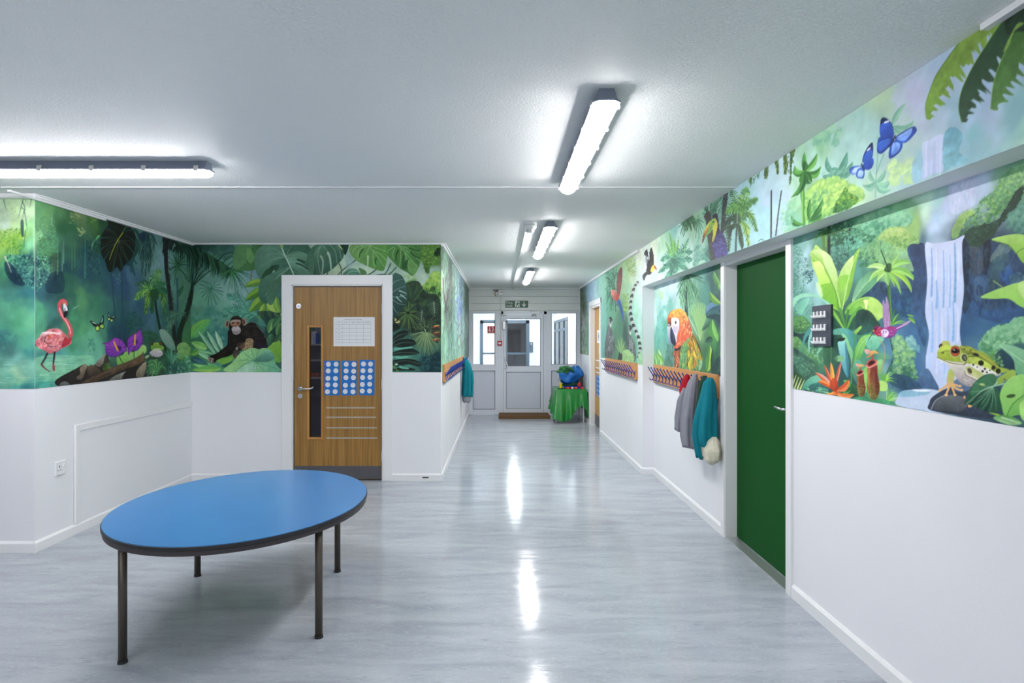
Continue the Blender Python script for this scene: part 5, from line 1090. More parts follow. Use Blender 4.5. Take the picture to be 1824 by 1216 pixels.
c.fill([(1020, 250), (1045, 210), (1075, 215), (1060, 260), (1030, 280)], '7c1c48'); c.ell(1045, 245, 8, 9, '1a1018'); c.fill([(1015, 255), (1035, 265), (1020, 290)], 'd88c4c'); c.st([(1025, 275), (990, 330), (958, 385)], 5, 2, '241c20')
# upper right: distant falls, tree, cliffs
c.V(1600, 300, 5.067)
c.fill([(470, 80), (680, 40), (700, 300), (600, 380), (480, 400)], 'c0c6e4', 'c4cce4', a=.7, tex=.08); c.dabs([(480, 120), (680, 60), (690, 330), (490, 370)], ['d8d8f0', 'a8b8dc', 'cccce8'], 40, 7, .5, 90, 1.57)
c.fill([(730, 320), (780, 260), (850, 220), (900, 150), (930, 80), (1100, -40), (1400, -120), (1700, 0), (1700, 260), (1300, 300), (1080, 200), (1000, 290), (960, 370), (870, 440), (820, 330)], '7cb47c', '4f8c5c', tex=.25, rough=7)
c.bush([(740, 320), (850, 230), (930, 100), (1150, 0), (1200, 200), (1000, 300), (900, 450), (760, 520), (560, 610), (500, 630), (560, 440), (630, 385)], ['3a6c40', '56944c', '76b058', '8cc068', '4f8a54', 'a0cc7c'], 1500, 11)
c.fill([(480, 600), (520, 480), (590, 400), (660, 380), (700, 400), (620, 460), (570, 560), (520, 640)], 'a8cc5c', '86b45c', a=.75, tex=.2, rough=5)
c.fill([(600, 600), (650, 540), (760, 510), (880, 480), (960, 380), (1030, 260), (1080, 190), (1140, 160), (1100, 300), (1010, 420), (920, 520), (860, 620), (780, 700), (660, 720)], '26402f', '2c4634', tex=.3, rough=6)
c.dabs([(600, 560), (900, 440), (1000, 300), (1100, 200), (960, 480), (700, 690)], ['1c3028', '34553c', '466e48'], 260, 9, .55)
c.bush([(1000, 420), (1140, 280), (1400, 300), (1400, 560), (1150, 600), (1000, 540)], ['3f7464', '5a9480', '74ac8c', '4f8874'], 500, 16)
c.fill([(570, 640), (620, 640), (660, 720), (760, 700), (860, 620), (1100, 640), (1400, 700), (1400, 1400), (600, 1300), (590, 1000), (580, 800)], '2b3b52', '2a4c74', tex=.3)
for pts, cc in (([(640, 720), (740, 720), (770, 800), (770, 920), (690, 970), (650, 880)], '46525c'), ([(700, 980), (790, 1010), (790, 1150), (700, 1200)], '3a5878'), ([(830, 820), (920, 690), (1010, 700), (1000, 760), (870, 850)], '5c7470'), ([(830, 860), (1000, 770), (960, 930), (900, 1050), (810, 1120)], '34545c'), ([(920, 960), (1010, 880), (1050, 1000), (1000, 1060)], '2c5694'), ([(770, 700), (840, 660), (820, 900), (780, 960)], '1c2634'), ([(590, 1080), (680, 1060), (640, 1260), (590, 1300)], '26384c'), ([(1010, 980), (1100, 940), (1160, 1020), (1040, 1060)], '4c7888')): c.fill(pts, cc, tex=.25, rough=3, a=.85)
c.fill([(580, 650), (640, 700), (650, 860), (625, 1080), (600, 1000)], '1c2536', a=.8); c.dabs([(600, 700), (1100, 700), (1200, 1250), (620, 1250)], ['1c2c44', '3a5c84', '2c4c6c', '405864'], 160, 12, .4, 70, 1.4)
# main falls
c.fill([(100, 700), (240, 700), (255, 800), (262, 1100), (270, 1216), (250, 1600), (190, 1500), (120, 1216), (150, 900)], '2c3c5c', '345a80', tex=.25)
c.fill([(245, 690), (330, 680), (500, 650), (600, 605), (580, 680), (585, 900), (595, 1100), (575, 1300), (560, 1500), (600, 1800), (560, 2000), (300, 2000), (250, 1750), (280, 1500), (245, 1300), (265, 1000)], 'c2cce8', 'b4c4e6', tex=.05)
for x, y0, y1, w_, cc in ((305, 720, 1150, 10, '6c98d4'), (345, 700, 1000, 6, 'd8dcf0'), (350, 1010, 1260, 12, '7ca4dc'), (412, 740, 1250, 9, '6ca0d8'), (440, 760, 1100, 6, 'a4bce4'), (470, 780, 1250, 8, '7cace0'), (515, 670, 1200, 13, '5c98c8'), (545, 720, 1000, 8, 'd4dcf4'), (310, 1200, 1650, 12, '82b0e4'), (370, 1150, 1600, 9, '9cbcea'), (395, 1300, 1750, 10, 'd0d4f0'), (450, 1250, 1600, 10, '8cb4e4'), (500, 1200, 1550, 12, '74a8dc'), (540, 1250, 1560, 8, 'd4dcf4'), (350, 1500, 1850, 12, 'c4ccee'), (420, 1550, 1850, 10, '9cb8e6'), (285, 1450, 1800, 10, 'a8c4ec')):
    c.st([(x, y0), (x+6, (y0+y1)/2), (x, y1)], w_*.4, w_, cc, .75)
# big lit leaves at the right
c.fill([(845, 645), (960, 610), (1100, 595), (1250, 640), (1400, 700), (1300, 760), (1120, 700), (1000, 690)], 'a4d05c', '8cc050'); c.fill([(1000, 690), (1120, 690), (1300, 720), (1300, 850), (1140, 860), (1070, 770)], '96c84c', '7cb43c'); c.st([(1065, 770), (1140, 720), (1300, 700)], 3, 2, '3c6424'); c.st([(850, 648), (1000, 690), (1070, 770)], 3, 3, '5c8c34')
c.fill([(745, 1165), (850, 1110), (960, 1070), (1100, 1030), (1400, 1000), (1400, 1260), (1140, 1260), (1000, 1180), (860, 1180)], 'a0d460', '8ccc50', tex=.06); c.fill([(1085, 1040), (1200, 1020), (1200, 1180), (1110, 1150)], 'b4dc78'); c.st([(865, 1015), (960, 1080)], 5, 4, '8cb45c', 1, False)
# lower right shrubs and frog
c.V(1600, 530, 5.067)
c.bush([(725, 430), (790, 330), (880, 260), (1000, 240), (1060, 190), (1200, 170), (1400, 200), (1400, 460), (1150, 400), (1000, 420), (960, 560), (860, 560), (760, 490)], ['3f7c54', '5fa070', '80bc88', '98cc98', '72b080'], 1100, 16, '6cac78', 7)
c.fill([(860, 540), (1000, 440), (1100, 600), (1060, 700), (900, 640)], '1f3c4c', a=.9, tex=.3); c.dabs([(800, 500), (900, 480), (960, 620), (880, 600)], ['5c9c4c', '7cb85c', '3f7c3f'], 90, 9, .7)
c.fill([(910, 430), (980, 425), (1080, 450), (1250, 540), (1250, 720), (1080, 700), (1040, 560), (960, 480)], '84c090', '5ca070', tex=.1); c.st([(920, 430), (1040, 510), (1140, 580)], 2, 3, 'b4dcb0')
# rocks and pool
c.fill([(190, 700), (260, 640), (320, 720), (370, 840), (250, 830), (180, 790)], '4a6c90', '3c5c84', tex=.2); c.fill([(0, 700), (120, 720), (220, 830), (60, 840), (0, 800)], '2a4c68', a=.8, tex=.3)
c.fill([(60, 840), (360, 840), (340, 1010), (0, 975), (0, 900)], 'b4c4dc', 'b8c8e0', tex=.06); c.fill([(60, 840), (280, 850), (240, 880), (60, 900), (0, 880)], '74b0c8', a=.8); c.fill([(140, 830), (290, 835), (240, 852), (150, 845)], 'dce6f4')
c.fill([(285, 950), (310, 900), (400, 840), (500, 800), (640, 800), (760, 860), (800, 980), (860, 1080), (700, 1085), (300, 1020)], '2f3c50', '2c3444', tex=.25); c.fill([(310, 1005), (340, 930), (440, 880), (600, 900), (640, 960), (560, 1030), (420, 1020)], '5c6064', '3c4248', tex=.2); c.st([(300, 1010), (340, 930), (420, 880)], 4, 3, '9ca4a8', .8)
c.fill([(500, 760), (640, 700), (700, 800), (600, 850), (520, 840)], '4c6484', a=.9)
# frog: back, throat, legs, spots
c.fill([(915, 630), (1000, 650), (990, 670), (930, 680), (890, 650)], '9cb43c'); c.fill([(885, 790), (900, 730), (960, 690), (1000, 660), (1050, 655), (1065, 700), (1000, 740), (960, 760), (920, 790)], '9cbc44', '7c9c38'); c.ell(962, 742, 12, 8, '6c5c58')
c.fill([(440, 770), (450, 690), (470, 645), (510, 680), (500, 780), (470, 790)], 'a4c048', 'c0a868')
for p in ([(460, 780), (420, 810), (375, 840)], [(470, 785), (450, 840), (435, 880)], [(480, 785), (500, 830), (515, 880)], [(485, 780), (530, 820), (575, 835)], [(480, 775), (530, 790), (560, 800)]):
    c.st(p, 11, 7, 'd8a868'); c.ell(p[-1][0], p[-1][1], 15, 11, 'e4b070')
for p in ((650, 980), (600, 900)): c.ell(p[0], p[1], 20 if p[0] > 620 else 10, 13, 'dca060')
c.fill([(430, 560), (460, 600), (490, 660), (530, 730), (580, 780), (650, 805), (720, 790), (760, 740), (900, 710), (930, 690), (900, 640), (800, 600), (640, 580)], 'd4ccc4', '8c847c', tex=.12)
c.fill([(360, 540), (430, 560), (520, 600), (610, 610), (650, 560), (640, 520), (660, 620), (620, 680), (560, 690), (500, 660), (440, 600)], 'dcd8d0', 'b8b0a4', tex=.06)
c.fill([(355, 510), (360, 480), (385, 450), (400, 410), (430, 393), (465, 410), (475, 440), (520, 428), (560, 440), (620, 440), (700, 470), (780, 500), (840, 550), (900, 610), (935, 680), (880, 690), (800, 660), (700, 620), (650, 600), (600, 590), (500, 580), (400, 560), (362, 540)], 'a8bc38', '8ca42c', tex=.2)
c.fill([(560, 445), (640, 440), (720, 480), (800, 520), (860, 570), (930, 680), (860, 620), (780, 560), (680, 530), (600, 510)], '7c8c2c', '6c7c24', a=.8, tex=.35); c.fill([(640, 520), (700, 535), (790, 580), (850, 620), (820, 650), (740, 620), (660, 600)], 'b4c84c', tex=.2)
c.fill([(650, 600), (740, 615), (830, 650), (900, 690), (840, 700), (760, 690), (690, 640)], 'dcd8cc', tex=.1)
c.st([(570, 440), (640, 470), (720, 500), (800, 545), (870, 600), (920, 650)], 8, 5, 'a8a83c', .9); c.st([(640, 530), (720, 530), (800, 570), (850, 610)], 4, 2, '34401c', .8)
c.st([(357, 540), (420, 570), (500, 595), (590, 605), (620, 580)], 5, 4, '5c6424', .9); c.st([(362, 548), (430, 580), (500, 602), (590, 610)], 4, 3, 'e8e0d4', .9)
c.ell(430, 412, 38, 20, 'b0b450'); c.ell(386, 440, 16, 24, '4c3020', .3); c.ell(380, 448, 7, 14, '14100c')
c.fill([(390, 440), (470, 430), (480, 470), (420, 480), (370, 500), (370, 470)], 'bcd048', a=.9); c.ell(405, 500, 14, 6, '3c4418', .3); c.st([(390, 495), (430, 480), (470, 480)], 4, 3, '6c7c28', .8)
c.ell(518, 485, 52, 56, 'b8c078'); c.ell(518, 486, 44, 48, '6c3014'); c.ell(518, 486, 40, 42, 'b44c24'); c.ell(518, 486, 36, 20, '140c0c'); c.ell(518, 470, 16, 12, '140c0c'); c.ell(508, 474, 8, 5, 'f0ece4')
c.ell(598, 545, 36, 42, 'c0cc84', -.3); c.ell(602, 545, 26, 34, '3c3c28', -.3); c.ell(606, 545, 14, 22, '6c6c50', -.3)
for x, y, rx_, ry_ in ((750, 592, 26, 24), (680, 608, 10, 9), (862, 634, 18, 20), (785, 645, 10, 10), (764, 666, 12, 10), (803, 676, 9, 8), (716, 628, 7, 6), (705, 515, 28, 12), (600, 466, 8, 6), (655, 478, 8, 6), (905, 665, 22, 24), (830, 660, 7, 6)): c.ell(x, y, rx_, ry_, '1c2014', .3)
c.fill([(610, 640), (640, 625), (700, 650), (770, 690), (760, 720), (720, 740), (660, 700), (620, 680)], 'a8bc50', 'c4c490', tex=.1); c.ell(648, 662, 18, 28, '4c4034', -.5); c.st([(612, 650), (625, 690), (680, 715), (730, 740)], 4, 4, 'e0d8c8'); c.st([(605, 660), (620, 700), (700, 740)], 3, 2, '6c6454')
c.dabs([(560, 700), (720, 740), (680, 800), (600, 780)], ['b4acb0', 'd8d0d0', '9c94a0', '8c8894'], 110, 6, .5)
c.dabs([(520, 640), (640, 620), (640, 700), (560, 700)], ['b8b0a0', '9c9484'], 30, 2, .5, 60, .2)
# split leaf and big leaf in front
c.fill([(600, 970), (640, 850), (700, 760), (780, 700), (860, 690), (890, 740), (880, 800), (930, 880), (940, 1000), (880, 1040), (800, 1030), (700, 990), (620, 960)], '2f6444', '1f4a34', tex=.15)
c.fill([(700, 770), (860, 690), (885, 780), (800, 820), (660, 880)], '3c7850', a=.8)
for e in ((620, 950), (650, 985), (700, 1000), (760, 1010), (830, 1030), (890, 1020), (640, 850), (700, 770)): c.st([(860, 800), ((860+e[0])/2+10, (800+e[1])/2+15), e], 4, 2, '6ca07c', .8)
for p in ([(720, 990), (760, 930), (800, 880)], [(790, 1020), (830, 960), (850, 880)], [(660, 960), (720, 900), (780, 860)]): c.st(p, 9, 2, '16302c', .9)
c.st([(900, 760), (860, 800), (760, 840), (620, 960)], 5, 2, 'a8ccac'); c.st([(960, 775), (900, 790), (860, 800)], 7, 5, '8cb894'); c.ell(760, 785, 26, 9, 'b0c45c', .1)
c.fill([(820, 1040), (900, 1050), (960, 1080), (900, 1070)], '8cb838'); c.fill([(940, 850), (1000, 740), (1080, 700), (1200, 700), (1400, 760), (1400, 1100), (1100, 1060), (980, 1090), (940, 1000)], '8ccc60', '64a848', tex=.08)
c.fill([(920, 880), (960, 780), (1060, 705), (1130, 780), (1120, 880), (1040, 960), (980, 1085), (940, 980)], '96d068', '74b850', tex=.05); c.ell(1020, 890, 42, 16, '2f5424', -.15); c.st([(980, 1080), (1040, 960), (1140, 880)], 4, 3, '3f7c34')
c.fill([(1100, 960), (1200, 900), (1400, 900), (1400, 1150), (1140, 1120)], 'a0d46c', a=.9); c.fill([(860, 1090), (940, 1060), (1060, 1090), (1120, 1140), (1000, 1150)], '4f9440', 'a0cc90'); c.st([(940, 1080), (1100, 1130)], 6, 3, 'd0e4c4', .8)
c.mesh('mural', wall_right, ysteps(.95, 3.49, 1/(1.665*1090)*1.05, .0022)[::1], steps(ZR, ZS, .0024), -.002)
# ---------------------------------------------------------------- print 2: chimpanzee and giant leaves round the oak door
c = Cv('y', YD, XL, XC, ZM, H, .0038, 21)
c.wash([(345, 440, '1c3a38'), (350, 480, '3a6658'), (370, 500, '5c9080'), (395, 470, '4f8474'), (400, 520, '7aa8a0'), (420, 530, '86acac'), (440, 500, '6c9c98'), (455, 480, '5c8c98'), (360, 540, '5c9a80'), (350, 580, '4a8c6c'), (380, 560, '3f8070'), (390, 600, '2f6c68'), (410, 580, '5c9c80'), (400, 540, '6ca890'), (350, 620, '3a7a50'), (400, 630, '4a8c70'), (440, 560, '3f8070'),
        (470, 540, '2c5c50'), (490, 580, '1c3c40'), (495, 600, '16302c'), (480, 560, '24504c'), (450, 640, '3f7c54'), (610, 470, 'a8c4ac'), (625, 485, 'b0c8a8'), (640, 465, '94b8ac'), (650, 488, 'b4ccb0'), (680, 485, 'a8c0b4'), (600, 480, 'a4bc98'), (705, 480, '8cac94'), (730, 490, '9cb8a4'), (745, 500, 'a4c0ac'), (760, 480, '8ca8a0'), (755, 510, '8cb07c'), (770, 450, '3c6c30'), (775, 520, '7cb060'),
        (735, 540, '34503c'), (760, 560, '2c4034'), (710, 560, '2c4c44'), (700, 600, '3c6c5c'), (720, 600, '3c5c48'), (760, 610, '3c6c5c'), (715, 630, '4c9478'), (750, 640, '1f4a4c'), (775, 650, '143038'), (700, 650, '2c5c50')], 6, 3.2, .08)
c.V(330, 425, 6.756)
c.dabs([(100, 900), (450, 850), (480, 1200), (300, 1216), (100, 1050)], ['2f6c66', '3f8474', '5c9c84', '3a7870', '6cac90'], 260, 18, .3)
# small hanging palm, left tree, big palm frond
c.st([(75, 560), (60, 700), (20, 900), (-30, 1150)], 30, 40, '1c2c24'); c.dabs([(30, 680), (110, 640), (70, 800), (10, 980), (-30, 1000)], ['2c4034', '3a5040', '141f18'], 60, 7, .6)
for e in ((215, 290), (290, 320), (400, 330), (90, 200), (130, 240), (20, 380), (-20, 420), (-30, 330)): c.st([(85, 580), ((85+e[0])/2-8, (580+e[1])/2-20), e], 7, 4, '143428')
for a0 in ((180, 540, 2.9), (200, 600, 2.6)): pass
for e in ((170, 600), (190, 650), (205, 700), (240, 750), (275, 800), (320, 795), (375, 790), (410, 740), (450, 680), (455, 640), (440, 590), (420, 550), (360, 530), (240, 520), (175, 550)): c.st([(300, 600), ((300+e[0])/2, (600+e[1])/2-6), e], 3, 6, '2f6450' if e[0] % 2 else '3a7a5c', .9, k=2)
c.st([(200, 510), (300, 540), (315, 620)], 4, 3, '2c5c48')
c.fill([(0, 50), (560, 60), (540, 250), (400, 240), (300, 160), (150, 110), (0, 90)], '14302c', '2c5c48', a=.55, tex=.3)
c.frond([(60, 60), (250, 170), (420, 270), (580, 390)], 26, 250, ['123024', '1c4430', '2c5c38', '0e2620'], 11, 1.0, '2c5840', both=False)
q0 = [(250, 165), (330, 220), (400, 265), (450, 300), (500, 340), (540, 370)]
for i, (x, y) in enumerate(q0): c.st([(x, y), (x+70, y-90+i*6), (x+200+i*6, y-130+i*10)], 7, 2, ['1c4430', '2c5c40', '163828'][i % 3])
for e in ((360, 430), (395, 470), (430, 500), (465, 560), (515, 640), (560, 610), (610, 660), (650, 700), (690, 600), (760, 660), (740, 540), (790, 480), (760, 430), (820, 460), (780, 370), (700, 350)): c.st([(560, 370), ((560+e[0])/2+6, (370+e[1])/2-12), e], 9, 2, ['1c4c34', '2c6440', '3a7c44'][e[0] % 3], k=2)
c.frond([(-40, 60), (60, 80), (180, 110)], 14, 330, ['0f2a20', '163828', '24503c'], 12, 1.6, '123024', both=False)
# teal fronds behind the chimp
for p in ([(780, 860), (650, 720), (500, 690)], [(800, 900), (620, 830), (450, 855)], [(880, 940), (660, 880), (450, 940)], [(900, 960), (760, 900), (600, 930)]): c.frond(p[::-1][::-1], 22, 90, ['2c6c5c', '3f8a70', '5ca488', '4a9478'], 6, .1)
c.dabs([(480, 690), (760, 700), (780, 850), (600, 780)], ['3f8472', '5ca48c'], 50, 10, .4, 60, .6)
# yellow-green hand leaves
c.st([(795, 300), (800, 400), (790, 520)], 9, 7, '6c6450')
for a_, b_, w_, ca, cb in (((960, 520), (715, 580), 44, '7ca838', '4f8430'), ((970, 600), (725, 750), 50, '6c9c30', '3f7428'), ((1000, 690), (770, 890), 60, '7cac38', '4a7c2c'), ((960, 780), (910, 1025), 36, '8cb440', '5c8c34'), ((1010, 780), (1040, 970), 34, '6c9840', '4f7c38'), ((1030, 660), (1110, 915), 76, '96bc4c', '6ca040'), ((1100, 700), (1150, 900), 34, '7cac44', '5c9438')):
    c.leaf(a_, b_, w_, ca, cb, 'b4cc6c', 5, 14, '2c5424', va=.5)
c.fill([(1060, 880), (1130, 920), (1160, 900), (1160, 930), (1090, 940)], 'a4c46c')
c.fill([(880, 880), (1160, 930), (1160, 1300), (980, 1216), (960, 1050)], '16302e', a=.7, tex=.3)
for a_, b_, w_, ca, cb in (((1070, 960), (1000, 1145), 42, '3f7444', '6c9c50'), ((1160, 920), (1050, 1080), 40, '2c5c3c', '3f7444'), ((1160, 1010), (1110, 1190), 40, '4c7c44', '2f5c3c'), ((1050, 1140), (1010, 1290), 36, '3f7c48', '2c5c40'), ((1150, 1150), (1080, 1290), 40, '2c5038', '3c6440')): c.leaf(a_, b_, w_, ca, cb, '7ca864', 3, 8, va=.5)
c.fill([(800, 1000), (860, 960), (930, 970), (980, 1060), (900, 1040)], '3c7c6c', a=.8)
# leaf left of the oak door bottom
c.leaf((60, 1216), (315, 970), 70, '4f9c5c', '6cb050', 'a0d08c', 7, -30, '2c5c40')
# big leaves along the top
c.leaf((800, 40), (600, 380), 190, '4f8450', '3f7440', '8cb884', 6, -60, '1c3c28', va=.5, vr=3); c.fill([(760, 110), (830, 200), (820, 280), (770, 290), (740, 200)], '6ca85c', a=.6)
c.leaf((960, 20), (900, 165), 90, '3c6c3c', '2c5c34', None, 4)
c.V(470, 430, 7.296)
c.fill([(-110, 330), (-120, 200), (-60, 90), (60, 20), (200, -10), (420, -20), (560, 30), (640, 160), (690, 330), (700, 470), (640, 520), (300, 520), (120, 700), (0, 640), (-40, 560), (-50, 480), (-90, 420)], '4a7c64', '315c48', ((0, 0), (450, 500)), tex=.15)
c.fill([(-110, 330), (-120, 200), (-60, 90), (60, 20), (200, 20), (280, 190), (180, 240), (60, 330), (0, 420), (-10, 560), (-60, 430)], '5c8c74', '3c6c54', tex=.12)
c.fill([(290, 200), (400, 150), (520, 150), (620, 240), (560, 260), (420, 230)], '6c9c80', a=.6); c.fill([(300, 220), (440, 250), (560, 330), (680, 460), (640, 500), (480, 420), (360, 330)], '74a88c', '3f705c', a=.7)
for e in (((280, 190), (150, 100), (60, 80)), ((280, 190), (180, 160), (20, 170)), ((280, 205), (120, 230), (-60, 340)), ((290, 190), (340, 90), (420, 10)), ((290, 195), (420, 130), (560, 170)), ((300, 215), (450, 230), (640, 330)), ((320, 250), (480, 330), (640, 450)), ((340, 330), (240, 440), (100, 520)), ((250, 150), (230, 60), (200, 0)), ((360, 380), (460, 420), (560, 470))): c.st(e, 4, 2, '8cb49c', .55)
c.st([(210, 20), (270, 170), (340, 320), (400, 460)], 8, 6, 'b4d0c0', .9); c.fill([(200, 20), (255, 20), (250, 90), (225, 70)], '8cb060')
for p in ([(440, 230), (490, 250), (530, 270)], [(420, 285), (500, 310), (590, 370)], [(90, 340), (130, 320), (190, 310)], [(20, 420), (60, 370), (130, 330)]): c.st(p, 9, 7, '16302a', .9)
c.fill([(-10, 430), (60, 360), (150, 330), (210, 320), (150, 400), (60, 450), (-20, 560)], '244c34', tex=.3); c.fill([(80, 460), (130, 370), (150, 390), (120, 440)], '6c9c80')
c.fill([(-50, 540), (20, 460), (140, 400), (340, 330), (230, 470), (150, 620), (60, 800), (-30, 780), (-70, 680)], '4c7c64', '2f5c48', tex=.12); c.st([(340, 340), (160, 480), (20, 700)], 4, 3, '8cb49c', .7); c.fill([(60, 560), (150, 500), (230, 480), (180, 680), (100, 830), (40, 760)], '3f6c54')
c.leaf((735, 30), (640, 480), 110, '3f6c54', '2c4c3c', '7ca08c', 5, 20, '1c2c28', va=.5, vr=3)
c.fill([(700, 60), (780, 30), (960, 30), (1035, 120), (1030, 220), (960, 300), (870, 380), (740, 450), (700, 470), (660, 300), (650, 180)], '4c7c60', '2c5444', ((700, 40), (900, 400)), tex=.15)
for e in (((740, 60), (700, 200), (740, 440)), ((760, 50), (860, 180), (880, 370)), ((850, 40), (930, 130), (950, 280)), ((950, 50), (990, 130), (1010, 240)), ((740, 60), (690, 120), (660, 180))): c.st(e, 4, 3, '8cac98', .8)
c.st([(835, 150), (860, 220), (875, 370)], 17, 6, '9cb8ac'); c.st([(740, 190), (770, 260), (755, 440)], 13, 5, '8cac94'); c.fill([(960, 30), (1000, 90), (1035, 110), (1020, 60), (990, 30)], 'c4d088')
c.fill([(990, 30), (1100, 30), (1090, 120), (1055, 180), (1030, 110)], '1c3c30')
for e in (((1190, 245), (1050, 350), (940, 455)), ((980, 290), (1010, 370), (1000, 460)), ((1460, 365), (1380, 420), (1290, 455)), ((1650, 285), (1610, 370), (1570, 430)), ((1720, 335), (1660, 400), (1590, 450)), ((830, 410), (810, 450), (800, 470))): c.st(e, 8, 6, '3c5c50')
c.fill([(1080, 150), (1150, 160), (1170, 260), (1150, 350), (1080, 360), (1060, 240)], '8cb0b0', a=.6, tex=.2)
c.fill([(1110, 120), (1140, 50), (1240, 20), (1580, 20), (1610, 160), (1590, 300), (1550, 385), (1440, 360), (1300, 300), (1180, 230)], '6ca054', '4f8c3f', ((1200, 30), (1500, 380)), tex=.12)
c.fill([(1300, 30), (1560, 30), (1605, 180), (1580, 300), (1500, 200), (1420, 90)], '5c9c44', a=.6)
for e in (((1350, 40), (1420, 120), (1590, 360)), ((1350, 40), (1230, 120), (1240, 240)), ((1380, 60), (1340, 150), (1360, 290)), ((1420, 120), (1420, 240), (1450, 340)), ((1380, 50), (1480, 90), (1590, 130)), ((1440, 130), (1520, 170), (1600, 260)), ((1290, 50), (1200, 80), (1150, 150))): c.st(e, 4, 3, 'a8cc90', .7)
for e in (((1290, 100), (1250, 160), (1240, 210)), ((1460, 220), (1450, 270), (1460, 300)), ((1355, 190), (1352, 250), (1350, 350))): c.st(e, 9, 5, '2f5c30' if e[0][0] != 1355 else 'b8ccb0')
c.fill([(1030, 455), (1070, 380), (1140, 350), (1210, 365), (1260, 440), (1240, 470)], '5c9078', '3f6c58', tex=.15); c.fill([(1240, 345), (1320, 380), (1335, 430), (1280, 460), (1250, 400)], '4f7c4c', tex=.15); c.st([(1060, 450), (1130, 390), (1220, 390)], 4, 3, '9cc0ac', .7)
c.fill([(1430, 460), (1480, 430), (1580, 425), (1620, 460)], '2f4c40')
c.V(680, 430, 5.067)
c.fill([(40, 60), (80, 20), (180, -20), (330, 20), (355, 100), (340, 220), (285, 310), (230, 280), (160, 240), (90, 170), (50, 120)], '4f8c40', '3c7038', ((80, 20), (300, 300)), tex=.14)
for e in (((140, 30), (230, 120), (320, 230)), ((140, 30), (230, 60), (345, 100)), ((170, 50), (280, 120), (345, 180)), ((120, 60), (100, 110), (110, 160)), ((170, 70), (170, 150), (160, 230)), ((210, 100), (230, 190), (250, 280)), ((110, 50), (60, 80), (50, 110))): c.st(e, 3.4, 2, '96c080', .7)
for e in (((150, 80), (130, 130), (130, 180)), ((200, 130), (190, 190), (190, 240)), ((260, 100), (310, 140), (345, 150)), ((250, 60), (300, 80), (345, 90))): c.st(e, 6, 3, '244c28')
c.fill([(210, 180), (240, 170), (220, 250), (180, 235)], '2c5c2c'); c.fill([(240, 170), (300, 190), (330, 230), (290, 300), (250, 270)], '7cb060', a=.5)
# shrub and bright bushes upper right
c.bush([(380, 30), (520, 20), (525, 200), (490, 210), (450, 200), (420, 290), (385, 250), (375, 180), (355, 180), (360, 80)], ['2c5424', '3f6c2c', '5c8c34', '7ca444', '4f7c30'], 420, 8, '4a7830', 4); c.dabs([(480, 60), (525, 60), (525, 130), (480, 130)], ['142c1c', '1c3c24'], 60, 7, .7)
c.bush([(210, 310), (290, 300), (320, 340), (310, 390), (240, 400)], ['6c9c54', '8cb470'], 60, 12, None)
c.bush([(370, 400), (420, 350), (440, 290), (525, 280), (525, 500), (440, 460), (380, 450)], ['4f8438', '6ca03f', '8cb84c', 'a4c85c'], 280, 11, '7cb048', 5)
c.frond([(300, 560), (380, 480), (480, 420)], 14, 60, ['1c3c24', '2c5030'], 4, .3); c.frond([(420, 560), (480, 500), (525, 470)], 10, 60, ['2c5030', '4f8040'], 4, .4)
# dark leaf mass
c.fill([(180, 600), (230, 480), (225, 380), (330, 360), (400, 460), (525, 520), (525, 900), (400, 860), (250, 820), (110, 760), (120, 700)], '24382a', '1c2c28', tex=.4, a=.9)
for a_, b_, w_ in (((250, 520), (225, 365), 22), ((290, 480), (315, 365), 26), ((330, 470), (370, 405), 16), ((280, 540), (350, 430), 20), ((330, 560), (410, 520), 40), ((240, 560), (320, 560), 26)): c.leaf(a_, b_, w_, '34502f', '24402c', '6c8c5c', 4, 6, va=.5)
c.monstera((470, 540), (480, 680), 66, '2c4a34', '243c2c', 'a0b49c', '10201a', 6, vr=1.6); c.monstera((365, 620), (350, 790), 60, '2c4434', '203428', '8ca08c', '0e1c18', 6, vr=1.6)
for cx_, cy_, R_, n_, cols in ((235, 660, 130, 40, ['3f5c34', '2c4828', '5c7c40', '4f6c38']), (400, 830, 150, 52, ['4c6840', '3a5638', '6c8854', '2f4a30']), (460, 740, 80, 24, ['2c4030', '1f3024', '3c5438'])):
    for i in range(n_):
        an = 2*math.pi*i/n_+.1*c.r.randn(); R2 = R_*(.75+.35*c.r.rand())*(1.1 if math.sin(an) < -.2 else .9); c.st([(cx_, cy_-20), (cx_+R2*.9*math.cos(an), cy_-R2*math.sin(an)*1.15+12)], 5, 2.2, cols[i % len(cols)], .95, False)
for i in range(26): an = math.pi*(1.05+.9*i/26); c.st([(400, 810), (400+165*math.cos(an)*.9, 810-235*math.sin(an))], 3.5, 1.5, ['8ca870', '4c6840', '6c8c5c'][i % 3], .9, False)
c.ell(240, 645, 16, 12, '141f18'); c.ell(400, 800, 26, 24, '24382c'); c.st([(388, 790), (410, 850)], 5, 3, '8cac84')
for p in ([(110, 690), (130, 705), (120, 715)], [(130, 730), (160, 725), (150, 715)]): c.st(p, 6, 3, 'c8c06c')
for y in (770, 830, 890): c.st([(470, y), (500, y-6), (524, y+14)], 8, 3, 'a83c30'); c.st([(480, y-8), (505, y-14), (524, y-12)], 4, 2, 'd8c860')
c.fill([(455, 790), (525, 780), (525, 900), (480, 870)], '3c2420', a=.35)
